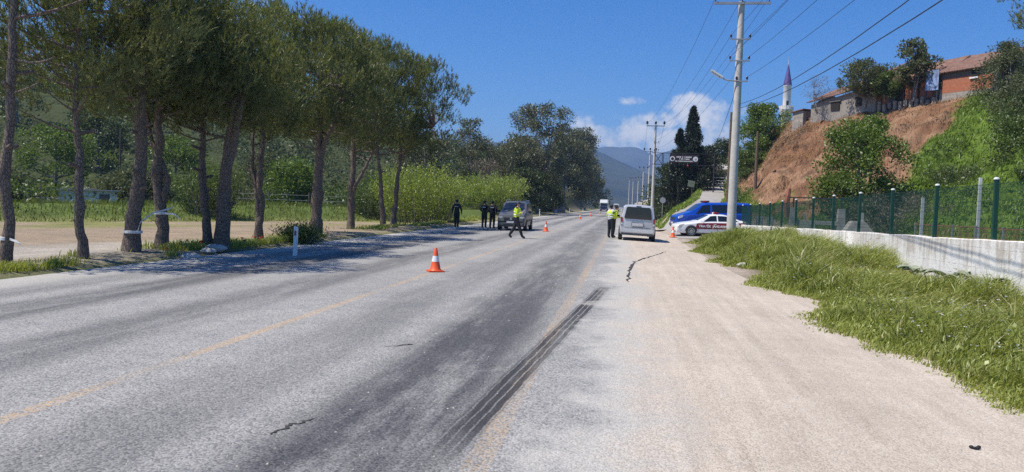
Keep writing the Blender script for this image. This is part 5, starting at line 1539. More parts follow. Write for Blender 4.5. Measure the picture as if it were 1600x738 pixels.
def small_signs():
    o = empty('round_road_sign', (4.55, 92, 0.3), 0, 'round road sign on a thin post behind the silver van', 'road sign')
    mb = MB(); mb.tube([(0, 0, -0.4), (0, 0, 2.6)], 0.035, 8); mb.build('post', M['steel'], o)
    mb = MB(); mb.lathe([(0.34, 0), (0.34, 0.02), (0, 0.021)], 20, (0, -0.03, 2.3), Matrix.Rotation(PI / 2, 3, 'X')); mb.build('disc', M['steel'], o)
    o = empty('leaning_board', (8.1, 94, 2.5), 0.2, 'small weathered board on a leaning wooden post by the side road', 'sign')
    mb = MB(); mb.tube([(0.15, 0, -0.3), (-0.25, 0, 2.4)], 0.06, 7); mb.build('post', M['wood_pole'], o)
    mb = MB(); mb.box((-0.22, -0.08, 2.2), (0.8, 0.04, 0.75), rot=Matrix.Rotation(0.15, 3, 'Y')); mb.build('board', M['olive_board'], o)


M['olive_board'] = pr('weathered_green_board', (0.22, 0.25, 0.17), 0.7, var=0.3)
small_signs()


# ------------------------------------------------------------------ hilltop houses and minaret
HOUSE_RZ = math.atan2(-0.837, 0.546)


def tiled_roof(parent, x0, x1, y_eave, z_eave0, z_eave1, y_ridge, z_ridge0, z_ridge1, over=0.35, mat='tile'):
    """sagging pantile slope: rows of barrel ridges as real relief"""
    nx = max(8, int((x1 - x0) / 0.11)); ny = 9
    vs = []; fs = []
    rg = np.random.RandomState(int(abs(x0 * 10)) + 3)
    for j in range(ny + 1):
        t = j / ny
        for i in range(nx + 1):
            s = i / nx
            x = x0 - 0.2 + (x1 - x0 + 0.4) * s
            ze = z_eave0 + (z_eave1 - z_eave0) * s; zr = z_ridge0 + (z_ridge1 - z_ridge0) * s
            y = (y_eave - over) + (y_ridge - y_eave + over) * t
            z = ze + (zr - ze) * t - 0.10 * math.sin(PI * s) * 1.0 + 0.035 * (1 if i % 2 else 0) + 0.025 * (1 - (t * ny * 1.0) % 1) + rg.normal(0, 0.012)
            vs.append((x, y, z))
    for j in range(ny):
        for i in range(nx):
            a = j * (nx + 1) + i; fs.append((a, a + 1, a + nx + 2, a + nx + 1))
    mb = MB(); mb.add(vs, fs)
    o = mb.build('roof', M[mat], parent)
    sm = o.modifiers.new('thickness', 'SOLIDIFY'); sm.thickness = 0.09; sm.offset = -1
    return o


def houses():
    # far low house, its long wall facing the road
    x, y = crest(0)
    o = empty('hillside_house', (x, y, 11.8), HOUSE_RZ, 'low plastered old house with a sagging tiled roof at the left of the hilltop row', 'house')
    mb = MB(); mb.prism([(1.2, -0.8), (9.2, -0.8), (9.2, 2.35), (1.2, 1.15)], 0.0, 0.3, 'y'); mb.build('front_wall', M['plaster'], o)
    mb = MB(); mb.prism([(0, -0.8), (4.2, -0.8), (4.2, 1.4), (2.1, 2.6), (0, 1.15)], 1.21, 1.5, 'x'); w = mb.build('gable_wall', M['plaster'], o)
    w.location = (0, 0.3, 0)
    for (wx, ww, wz, wh) in ((4.4, 1.1, 0.72, 0.85), (7.2, 0.7, 0.9, 0.9)):
        mb = MB(); mb.box((wx, -0.03, wz), (ww, 0.12, wh)); v = mb.build('opening', M['dark_void'], o)
        mb = MB(); mb.box((wx, -0.10, wz + wh / 2 + 0.05), (ww + 0.3, 0.14, 0.10)); mb.build('lintel', M['old_wood'], v)
    tiled_roof(o, 1.1, 9.8, 0.0, 1.3, 2.45, 3.0, 2.75, 4.5)
    mb = MB(); mb.box((6.2, 2.0, 3.75), (0.5, 0.5, 1.2)); ch = mb.build('chimney', M['stone_wall'], o)
    mb = MB(); mb.box((6.2, 2.0, 4.4), (0.62, 0.62, 0.10)); mb.build('chimney_cap', M['concrete_grey'], ch)
    # shed at the very end
    x, y = crest(-0.9)
    o = empty('stone_shed', (x, y, 11.4), HOUSE_RZ, 'tiny stone lean-to at the far left end of the hilltop row', 'shed')
    mb = MB(); mb.box((0.4, 0.5, -0.2), (1.5, 1.2, 2.5)); mb.build('wall', M['stone_wall'], o)
    mb = MB(); mb.box((0.4, 0.45, 1.1), (1.8, 1.5, 0.09), rot=Matrix.Rotation(-0.12, 3, 'Y')); mb.build('roof', M['tile'], o)
    # patched middle block
    x, y = crest(8.9)
    o = empty('patched_house', (x, y, 11.8), HOUSE_RZ, 'patched middle house with rusty sheet panels and dark openings', 'house')
    mb = MB(); mb.box((3.5, 0.5, 0.8), (7.2, 0.3, 3.2)); mb.build('rear_wall', M['old_wood'], o)
    for i, (a, b, z0, z1, mt, dy) in enumerate(((0.1, 0.7, 0.1, 2.0, 'rust', -0.02), (0.75, 1.5, 0.0, 2.1, 'rust', 0.03), (1.6, 2.3, 0.3, 2.15, 'tarp_dark', -0.05), (3.25, 3.9, 0.35, 2.0, 'brick_red', 0.0),
                                                 (4.0, 4.5, 0.5, 2.05, 'brick_red', -0.03), (4.75, 5.35, 0.4, 1.9, 'rust', 0.05), (5.4, 6.0, 0.5, 1.95, 'rust', 0.0), (6.05, 6.6, 0.6, 1.9, 'old_wood', 0.04))):
        mb = MB(); mb.box(((a + b) / 2, 0.2 + dy, (z0 + z1) / 2), (b - a, 0.08, z1 - z0), rot=Matrix.Rotation(0.05 * math.sin(i * 4.1), 3, 'Y')); mb.build('wall_panel', M[mt], o)
    mb = MB(); mb.box((2.78, 0.28, 1.2), (0.75, 0.2, 1.9)); mb.build('opening', M['dark_void'], o)
    for i in range(12):
        xx = 0.1 + i * 0.56
        mb = MB(); mb.box((xx, 0.06, 0.1 + 0.12 * math.sin(i * 2.3)), (0.34, 0.3, 0.75 + 0.2 * math.sin(i * 1.7)), rz=0.2 * math.sin(i)); mb.build('stone', M['stone_wall' if i % 3 else 'plaster'], o, bevel=0.05)
    tiled_roof(o, 0.2, 7.0, 0.35, 2.15, 2.35, 3.2, 4.3, 4.3)
    # brick house on the right
    x, y = crest(15.8)
    o = empty('brick_house', (x, y, 11.35), HOUSE_RZ, 'orange brick house under a brown tiled roof at the right of the hilltop row', 'house')
    mb = MB(); mb.box((3.2, 0.2, 0.65), (6.6, 0.36, 1.7)); mb.build('stone_base', M['stone_wall'], o)
    mb = MB(); mb.box((2.6, 0.18, 1.75), (5.0, 0.34, 1.25)); mb.build('brick_wall', M['brick_red'], o)
    mb = MB(); mb.box((3.2, 0.22, 2.65), (6.6, 0.34, 0.6)); mb.build('upper_wall', M['old_wood'], o)
    mb = MB(); mb.box((3.05, 0.0, 2.5), (0.55, 0.14, 0.6)); v = mb.build('window', M['dark_void'], o)
    mb = MB(); mb.box((3.0, -0.05, 2.12), (0.75, 0.16, 0.13)); mb.build('window_sill', M['text_white'], v)
    mb = MB(); mb.prism([(-0.1, -0.3), (1.3, -0.3), (0.35, 2.6), (-0.1, 2.6)], 5.3, 5.75, 'x'); bt = mb.build('buttress', M['stone_wall'], o); bt.location = (0, -1.0, 0)
    mb = MB(); mb.box((6.2, -0.1, 1.5), (1.2, 0.5, 2.6)); mb.build('corner_pier', M['stone_wall'], o)
    tiled_roof(o, -0.1, 8.4, 0.2, 2.85, 3.15, 3.6, 4.8, 5.0, over=0.55)
    mb = MB(); mb.prism([(0.36, 0), (3.4, 0), (3.4, 2.9), (2.9, 3.8), (0.36, 2.8)], -0.1, 0.12, 'x'); mb.build('gable_wall', M['stone_wall'], o)
    # printed panel leaning at the house corner
    x, y = crest(15.2, 0.5)
    o = empty('printed_panel', (x, y, 12.1), HOUSE_RZ + 0.1, 'blue and white printed panel propped on poles beside the brick house', 'panel')
    mb = MB(); mb.box((0.1, 0, 1.55), (1.15, 0.05, 1.75)); mb.build('panel_face', M['tarp'], o)
    for s in (-0.42, 0.55):
        mb = MB(); mb.box((s, 0.06, 0.9), (0.08, 0.07, 3.1)); mb.build('leg', M['steel_dark'], o)
    # house at the head of the side road
    o = empty('roadside_house', (14.4, 128, 6.3), math.radians(-8), 'grey-roofed low house at the top of the side road', 'house')
    mb = MB(); mb.box((0, 1.5, 0.6), (5.2, 3.0, 2.6)); mb.build('wall', M['plaster'], o)
    mb = MB(); mb.box((-0.2, -0.04, 0.55), (4.0, 0.1, 0.7)); mb.build('window', M['dark_void'], o)  # one wide dark band along the front wall
    mb = MB(); mb.prism([(-0.8, 1.85), (3.4, 1.85), (3.4, 2.0), (2.0, 3.0), (1.6, 3.0), (-0.8, 2.0)], -3.2, 3.2, 'x'); mb.build('roof', M['concrete_grey'], o)
    # barrier in front of it
    o = empty('white_gate', (12.7, 107, 4.9), math.radians(-5), 'white tubular gate across the head of the side road', 'gate')
    for s in (-0.9, 0.9):
        mb = MB(); mb.box((s, 0, 0.6), (0.12, 0.1, 1.5)); mb.build('post', M['cap_white'], o)
    for z in (0.35, 0.75, 1.15):
        mb = MB(); mb.box((0, 0, z), (1.68, 0.05, 0.09)); mb.build('bar', M['cap_white'], o)
    # tv aerial among the skyline trees
    o = empty('aerial', (16.4, 127, 8.5), 0, 'thin roof aerial above the dark skyline trees', 'aerial')
    mb = MB(); mb.tube([(0, 0, 0), (0, 0, 4.1)], 0.035, 6); mb.build('mast', M['steel'], o)
    mb = MB(); mb.box((0, 0, 4.0), (1.3, 0.05, 0.05)); bm_ = mb.build('boom', M['steel'], o)
    for k in range(5):
        mb = MB(); mb.box((-0.55 + 0.27 * k, 0, 4.0), (0.03, 0.7, 0.03)); mb.build('element', M['steel'], bm_)
    # low huts on the left
    o = empty('white_hut', (-45.4, 60, 0.0), math.radians(20), 'small white hut with a flat roof beyond the field, behind the second pine', 'hut')
    mb = MB(); mb.box((0, 1.2, 0.7), (4.6, 2.4, 1.5)); mb.build('wall', M['minaret_white'], o)
    mb = MB(); mb.box((0, 1.2, 1.52), (5.2, 3.0, 0.12)); mb.build('roof', M['concrete_grey'], o)
    mb = MB(); mb.box((1.3, -0.03, 0.6), (0.8, 0.08, 1.2)); mb.build('door', M['old_wood'], o)
    o = empty('stone_hut', (-9.9 - 3.4, 150, 0.0), 0.1, 'low grey stone hut under the dark trees on the far left verge', 'hut')
    mb = MB(); mb.box((0, 1, 1.0), (4.2, 2.2, 2.2)); mb.build('wall', M['stone_wall'], o)
    mb = MB(); mb.box((0, 1, 2.16), (4.6, 2.6, 0.16)); mb.build('roof', M['concrete_grey'], o)
    mb = MB(); mb.box((-0.8, -0.13, 0.9), (0.8, 0.1, 1.5)); mb.build('door', M['dark_void'], o)


M['tarp_dark'] = pr('blue_grey_tarp', (0.07, 0.09, 0.13), 0.6, var=0.3)
houses()


def minaret():
    Y = 182.0
    o = empty('minaret', (35.6, Y, 7.0), 0, 'white minaret with a purple cone rising behind the bank', 'minaret')
    zz = lambda z: z - 8.0
    mb = MB(); mb.lathe([(1.35, 0), (1.35, zz(14)), (1.1, zz(16)), (0.95, zz(24.0))], 20); mb.build('lower_shaft', M['minaret_white'], o, smooth=40)
    mb = MB(); mb.lathe([(0.98, zz(23.0)), (1.15, zz(24.2)), (1.3, zz(24.9)), (1.55, zz(25.6)), (1.62, zz(25.9)), (0.9, zz(25.92))], 20); mb.build('balcony', M['minaret_white'], o, smooth=30)
    for k in range(20):
        t = 2 * PI * k / 20
        mb = MB(); mb.box((1.5 * math.cos(t), 1.5 * math.sin(t), zz(26.3)), (0.12, 0.36, 0.75), rz=t); mb.build('railing_panel', M['minaret_white'], o)
    mb = MB(); mb.lathe([(0.86, zz(25.9)), (0.86, zz(31.0)), (0.93, zz(31.1)), (0.93, zz(31.35))], 20); mb.build('upper_shaft', M['minaret_white'], o, smooth=40)
    mb = MB(); mb.lathe([(0.97, zz(31.35)), (0.9, zz(31.7)), (0.5, zz(33.9)), (0.18, zz(35.6)), (0.08, zz(36.0))], 20); mb.build('spire', M['spire'], o, smooth=40)
    mb = MB(); mb.lathe([(0.05, zz(35.9)), (0.16, zz(36.2)), (0.05, zz(36.5)), (0.11, zz(36.8)), (0.03, zz(37.0)), (0.02, zz(38.0))], 8); f = mb.build('finial', M['lamp_clear'], o, smooth=40)
    mb = MB(); mb.box((0.0, -0.9, zz(26.9)), (0.5, 0.12, 1.7)); mb.build('balcony_door', M['dark_void'], o)


minaret()


# ------------------------------------------------------------------ vehicles
class Body:
    """lofted car body; stations are (x, zb, zbelt, zroof, wb, wbelt, wroof) from the nose (+x) to the tail"""

    def __init__(s, st):
        s.st = []
        for (x, zb, zs, zr, wb, ws, wr) in st:
            gh = zr - zs
            s.st.append(np.array([(x, 0, zb), (x, wb * 0.90, zb), (x, wb, zb + 0.09), (x, ws * 1.005, zb + (zs - zb) * 0.52), (x, ws * 0.99, zs - 0.03), (x, ws * 0.955, zs + 0.02 * min(1, gh / 0.2)),
                                  (x, wr + 0.02, zs + gh * 0.86), (x, wr - 0.09, zs + gh * 0.985), (x, (wr - 0.09) * 0.5, zr + 0.012), (x, 0, zr + 0.018)], float))
        s.A = np.array(s.st)

    def at(s, i, k):
        i = min(max(i, 0), len(s.A) - 1.001); k = min(max(k, 0), s.A.shape[1] - 1.001)
        i0, k0 = int(i), int(k); fi, fk = i - i0, k - k0
        A = s.A
        return (A[i0, k0] * (1 - fi) + A[i0 + 1, k0] * fi) * (1 - fk) + (A[i0, k0 + 1] * (1 - fi) + A[i0 + 1, k0 + 1] * fi) * fk

    def si(s, x):
        xs = s.A[:, 0, 0]
        return float(np.interp(-x, -xs, np.arange(len(xs))))

    def build(s, mats, parent, name='body'):
        n, K = s.A.shape[0], s.A.shape[1]
        mb = MB(); vs = []; fs = []
        for a in s.A:
            ring = [tuple(p) for p in a] + [(p[0], -p[1], p[2]) for p in a[-2:0:-1]]
            vs += ring
        R = 2 * K - 2
        for i in range(n - 1):
            for k in range(R):
                k2 = (k + 1) % R
                fs.append((i * R + k, i * R + k2, (i + 1) * R + k2, (i + 1) * R + k))
        fs.append(tuple(range(R))); fs.append(tuple((n - 1) * R + k for k in range(R - 1, -1, -1)))
        mb.add(vs, fs)
        return mb.build(name, mats, parent, smooth=28)

    def patch(s, c, name, mat, parent, off=0.008, nu=5, nv=4, side=1, thick=0.006):
        """c: four corners ((i,k) bottom-front, bottom-rear, top-rear, top-front) on the loft"""
        vs = []; fs = []
        (a, b, d, e) = [np.array(q, float) for q in c]
        P = []
        for j in range(nv + 1):
            for i in range(nu + 1):
                u, v = i / nu, j / nv
                q = (a * (1 - u) + b * u) * (1 - v) + (e * (1 - u) + d * u) * v
                p = s.at(*q)
                du = s.at(q[0] + 0.02, q[1]) - s.at(q[0] - 0.02, q[1]); dv = s.at(q[0], q[1] + 0.02) - s.at(q[0], q[1] - 0.02)
                nrm = np.cross(du, dv); l = np.linalg.norm(nrm); nrm = nrm / l if l > 1e-9 else np.array([0, 1, 0.])
                if nrm[1] * 1.0 + nrm[2] * 0.6 < 0: nrm = -nrm
                P.append(p + nrm * off)
        vs = [(p[0], p[1] * side, p[2]) for p in P]
        for j in range(nv):
            for i in range(nu):
                b0 = j * (nu + 1) + i; fs.append((b0, b0 + 1, b0 + nu + 2, b0 + nu + 1))
        mb = MB(); mb.add(vs, fs)
        return mb.build(name, mat, parent, smooth=40)

    def span(s, i0, i1, k, name, mat, parent, off=0.008, ktop=None, nu=8, nv=5):
        """patch across the whole top (windscreen): from index i0 to i1, lateral reach down to section index k"""
        vs = []; fs = []
        ks = np.linspace(k, 9, nu // 2 + 1)
        for j in range(nv + 1):
            i = i0 + (i1 - i0) * j / nv
            row = []
            for kk in ks:
                p = s.at(i, kk); du = s.at(i + 0.02, kk) - s.at(i - 0.02, kk); dv = s.at(i, kk + 0.05) - s.at(i, kk - 0.05)
                nrm = np.cross(du, dv); nrm /= max(np.linalg.norm(nrm), 1e-9)
                if nrm[2] < 0: nrm = -nrm
                row.append(p + nrm * off)
            full = [(p[0], p[1], p[2]) for p in row] + [(p[0], -p[1], p[2]) for p in row[-2::-1]]
            vs += full
        w = len(ks) * 2 - 1
        for j in range(nv):
            for i in range(w - 1):
                b0 = j * w + i; fs.append((b0, b0 + 1, b0 + w + 1, b0 + w))
        mb = MB(); mb.add(vs, fs)
        return mb.build(name, mat, parent, smooth=40)


def wheel_set(root, body_w, wb, xf, r, mats=('rubber', 'chrome'), spokes=9):
    tyre = MB(); tyre.lathe([(r * 0.64, -0.10), (r * 0.95, -0.105), (r, -0.07), (r, 0.07), (r * 0.95, 0.105), (r * 0.64, 0.10)], 28, (0, 0, 0), Matrix.Rotation(PI / 2, 3, 'X'), False); tme = tyre.mesh('tyre', M['rubber'], smooth=40)
    rim = MB()
    rim.lathe([(r * 0.68, 0.106), (r * 0.63, 0.10), (r * 0.61, 0.088), (0.0, 0.088)], 24, (0, 0, 0), Matrix.Rotation(PI / 2, 3, 'X'), False)
    rim.lathe([(0.055, 0.088), (0.055, 0.104), (0.0, 0.106)], 10, (0, 0, 0), Matrix.Rotation(PI / 2, 3, 'X'))
    for k in range(spokes):
        t = 2 * PI * k / spokes
        c = Vector((math.cos(t) * r * 0.35, -0.095, math.sin(t) * r * 0.35))
        rim.box(c, (r * 0.54, 0.02, 0.035), rot=Matrix.Rotation(-t, 3, 'Y'))
    rim.m = [1 if 48 <= i < 72 else 0 for i in range(len(rim.f))]; rme = rim.mesh('rim', [M['chrome'], M['steel_dark']], smooth=30)  # dish behind the spokes coloured dark, as shaded gaps
    arch = MB()  # flat black half-disc painted in as the shadow inside the arch
    n = 16; vs = []; fs = []
    for i in range(n + 1):
        t = PI * i / n
        for rr in (r * 0.2, r * 1.2): vs.append((rr * math.cos(t), 0, rr * math.sin(t)))
    for i in range(n): fs.append((2 * i, 2 * i + 1, 2 * i + 3, 2 * i + 2))
    arch.add(vs, fs); ame = arch.mesh('arch_shade', M['black_plastic'])
    for x in (xf, xf - wb):
        for s in (1, -1):
            w = empty('wheel', (x, s * (body_w - 0.072), r), 0 if s < 0 else PI); w.parent = root
            link('tyre', tme, w); link('rim', rme, w)
            a = link('arch_shade', ame, root, (x, s * (body_w + 0.012), r))


def mirror(root, x, y, z, mat):
    for s in (1, -1):
        mb = MB(); mb.box((x, s * (y + 0.10), z), (0.11, 0.2, 0.16)); mb.build('mirror', mat, root, bevel=0.035, smooth=50)


def text_mesh(name, body, size, mat, parent, loc, rot, sx=1.0, extrude=0.002, bold=0.0):
    cu = bpy.data.curves.new(name, 'FONT'); cu.body = body; cu.size = size; cu.extrude = extrude; cu.align_x = 'CENTER'; cu.align_y = 'CENTER'; cu.offset = bold
    t = bpy.data.objects.new(name, cu); C.objects.link(t)
    dg = bpy.context.evaluated_depsgraph_get()
    me = bpy.data.meshes.new_from_object(t.evaluated_get(dg)); me.name = name
    bpy.data.objects.remove(t); bpy.data.curves.remove(cu)
    me.materials.clear(); me.materials.append(mat)
    o = link(name, me, parent, loc, rot); o.scale = (sx, 1, 1)
    return o


def silver_van():
    o = empty('silver_van', (0.72, 41.2, -0.012), PI / 2, 'silver tall-roofed van seen from behind, stopped on the right shoulder', 'van')
    o.rotation_euler = (math.radians(-1.6) * -1, 0, PI / 2)
    o.rotation_euler = Euler((math.radians(1.7), 0, PI / 2))
    B = Body([(2.13, 0.42, 0.72, 0.80, 0.62, 0.66, 0.60), (2.05, 0.30, 0.86, 0.98, 0.80, 0.82, 0.74), (1.75, 0.26, 0.95, 1.10, 0.86, 0.88, 0.80), (1.25, 0.26, 1.02, 1.20, 0.87, 0.895, 0.80),
              (1.15, 0.26, 1.03, 1.23, 0.87, 0.895, 0.78), (0.45, 0.26, 1.06, 1.74, 0.87, 0.895, 0.74), (0.15, 0.26, 1.07, 1.80, 0.87, 0.895, 0.745), (-1.2, 0.26, 1.08, 1.81, 0.87, 0.895, 0.745), (-1.95, 0.27, 1.08, 1.79, 0.87, 0.89, 0.735),
              (-2.09, 0.30, 1.08, 1.74, 0.85, 0.87, 0.70), (-2.12, 0.36, 1.06, 1.66, 0.80, 0.82, 0.62)])
    B.build(M['silver'], o)
    B.span(4.15, 4.92, 7.2, 'windscreen', M['glass_blue'], o)
    for s in (1, -1):
        B.patch([(B.si(0.85), 5.15), (B.si(-0.05), 5.15), (B.si(-0.05), 5.95), (B.si(0.42), 5.95)], 'side_window', M['glass'], o, side=s)
        B.patch([(B.si(-0.12), 5.15), (B.si(-1.05), 5.15), (B.si(-1.05), 5.95), (B.si(-0.12), 5.95)], 'side_window', M['glass'], o, side=s)
        B.patch([(B.si(-1.15), 5.15), (B.si(-1.92), 5.15), (B.si(-1.86), 5.95), (B.si(-1.15), 5.95)], 'side_window', M['glass'], o, side=s)
        # tall tail lamps wrapped on the corners
        mb = MB(); mb.box((-2.085, s * 0.795, 0.95), (0.10, 0.125, 0.46)); t = mb.build('tail_lamp', M['lamp_dark'], o, bevel=0.03, smooth=40)
        mb = MB(); mb.box((-2.142, s * 0.795, 1.02), (0.012, 0.08, 0.14)); mb.build('brake_lens', M['lamp_red'], t)
        mb = MB(); mb.box((-2.142, s * 0.795, 0.84), (0.012, 0.08, 0.10)); mb.build('reversing_lens', M['lamp_clear'], t)
    # rear window
    mb = MB(); mb.prism([(-0.65, 1.10), (0.65, 1.10), (0.68, 1.16), (0.60, 1.64), (0.54, 1.70), (-0.54, 1.70), (-0.60, 1.64), (-0.68, 1.16)], -2.155, -2.115, 'x'); mb.build('rear_window', M['glass'], o, bevel=0.006)
    mb = MB(); mb.box((-2.14, 0, 0.82), (0.03, 0.62, 0.23)); rc = mb.build('plate_recess', M['silver_shade'], o, bevel=0.015)
    mb = MB(); mb.box((-2.162, 0, 0.83), (0.012, 0.52, 0.12)); mb.build('number_plate', M['plate'], o)
    mb = MB(); mb.box((-2.14, 0, 0.96), (0.05, 0.52, 0.05)); mb.build('door_handle', M['chrome'], o, bevel=0.012)
    mb = MB(); mb.box((-2.135, 0, 0.665), (0.012, 1.30, 0.012)); mb.build('door_seam', M['black_plastic'], o)
    mb = MB(); mb.box((-2.12, -0.45, 0.72), (0.03, 0.16, 0.04)); mb.build('badge', M['chrome'], o)
    mb = MB(); mb.box((-2.07, 0, 0.50), (0.30, 1.70, 0.22)); bp = mb.build('rear_bumper', M['silver'], o, bevel=0.05, smooth=40)
    mb = MB(); mb.box((-2.03, 0, 0.345), (0.26, 1.62, 0.12)); mb.build('bumper_skirt', M['bumper_grey'], o, bevel=0.03, smooth=40)
    mb = MB(); mb.box((-2.07, 0, 1.745), (0.10, 0.26, 0.04)); mb.build('high_brake_lamp', M['lamp_dark'], o, bevel=0.01)
    mb = MB(); mb.tube([(-2.08, 0, 1.16), (-2.175, 0.05, 1.15), (-2.178, 0.42, 1.20)], 0.01, 6); mb.build('wiper', M['black_plastic'], o)
    mb = MB(); mb.tube([(-1.7, -0.55, 0.30), (-2.16, -0.55, 0.27)], 0.03, 8); mb.build('exhaust_pipe', M['steel_dark'], o)
    mirror(o, 0.92, 0.90, 1.16, M['black_plastic'])
    wheel_set(o, 0.90, 2.66, 1.32, 0.325)
    return o


M['silver_shade'] = pr('silver_paint_shaded', (0.54, 0.545, 0.56), 0.4, metal=0.3, var=0.04)  # darker silver copy, the recess shade is put into its colour
silver_van()


def grey_van():
    o = empty('grey_van', (-6.7, 48.1, 0.004), -PI / 2, 'dark grey family van facing the camera on the left side, roof rails on top', 'van')
    B = Body([(2.10, 0.34, 0.66, 0.74, 0.66, 0.72, 0.64), (2.03, 0.24, 0.82, 0.94, 0.80, 0.82, 0.74), (1.70, 0.22, 0.94, 1.06, 0.84, 0.855, 0.78), (1.15, 0.22, 1.00, 1.14, 0.845, 0.86, 0.77),
              (1.05, 0.22, 1.01, 1.16, 0.845, 0.86, 0.76), (0.35, 0.22, 1.05, 1.72, 0.845, 0.86, 0.70), (0.05, 0.22, 1.06, 1.78, 0.845, 0.86, 0.70), (-1.3, 0.22, 1.07, 1.80, 0.845, 0.86, 0.70), (-1.95, 0.24, 1.07, 1.76, 0.84, 0.855, 0.69),
              (-2.07, 0.30, 1.06, 1.66, 0.80, 0.82, 0.64)])
    B.build(M['grey_paint'], o)
    B.span(4.12, 4.93, 7.05, 'windscreen', M['glass_blue'], o)
    for s in (1, -1):
        for (a, b, c, d) in ((0.80, -0.08, -0.08, 0.36), (-0.16, -1.05, -1.05, -0.16), (-1.15, -1.88, -1.82, -1.15)):
            B.patch([(B.si(a), 5.15), (B.si(b), 5.15), (B.si(c), 5.95), (B.si(d), 5.95)], 'side_window', M['glass'], o, side=s)
        mb = MB(); mb.box((1.98, s * 0.64, 0.80), (0.22, 0.34, 0.20)); h = mb.build('headlight', M['lamp_clear'], o, bevel=0.05, smooth=50)
        mb = MB(); mb.box((2.06, s * 0.62, 0.38), (0.10, 0.20, 0.12)); mb.build('fog_lamp', M['lamp_clear'], o, bevel=0.03, smooth=50)
        mb = MB(); mb.tube([(0.1, s * 0.60, 1.80), (0.0, s * 0.61, 1.855), (-1.5, s * 0.61, 1.865), (-1.65, s * 0.6, 1.80)], 0.022, 8); mb.build('roof_rail', M['chrome'], o, smooth=50)
        mb = MB(); mb.box((-0.1, s * 0.868, 0.62), (2.2, 0.025, 0.11)); mb.build('side_moulding', M['black_plastic'], o, bevel=0.008)
    mb = MB(); mb.box((2.085, 0, 0.70), (0.06, 0.92, 0.17)); g = mb.build('grille', M['black_plastic'], o, bevel=0.02)
    mb = MB(); mb.box((2.118, 0, 0.72), (0.012, 0.13, 0.13)); mb.build('badge', M['chrome'], o, bevel=0.004)
    mb = MB(); mb.box((2.04, 0, 0.42), (0.24, 1.58, 0.30)); mb.build('front_bumper', M['bumper_grey'], o, bevel=0.06, smooth=40)
    mb = MB(); mb.box((2.168, 0, 0.52), (0.012, 0.52, 0.115)); mb.build('number_plate', M['plate'], o)
    mb = MB(); mb.box((2.165, 0, 0.36), (0.012, 0.9, 0.10)); mb.build('air_intake', M['black_plastic'], o)
    mirror(o, 0.72, 0.88, 1.14, M['black_plastic'])
    wheel_set(o, 0.864, 2.58, 1.28, 0.315)


grey_van()


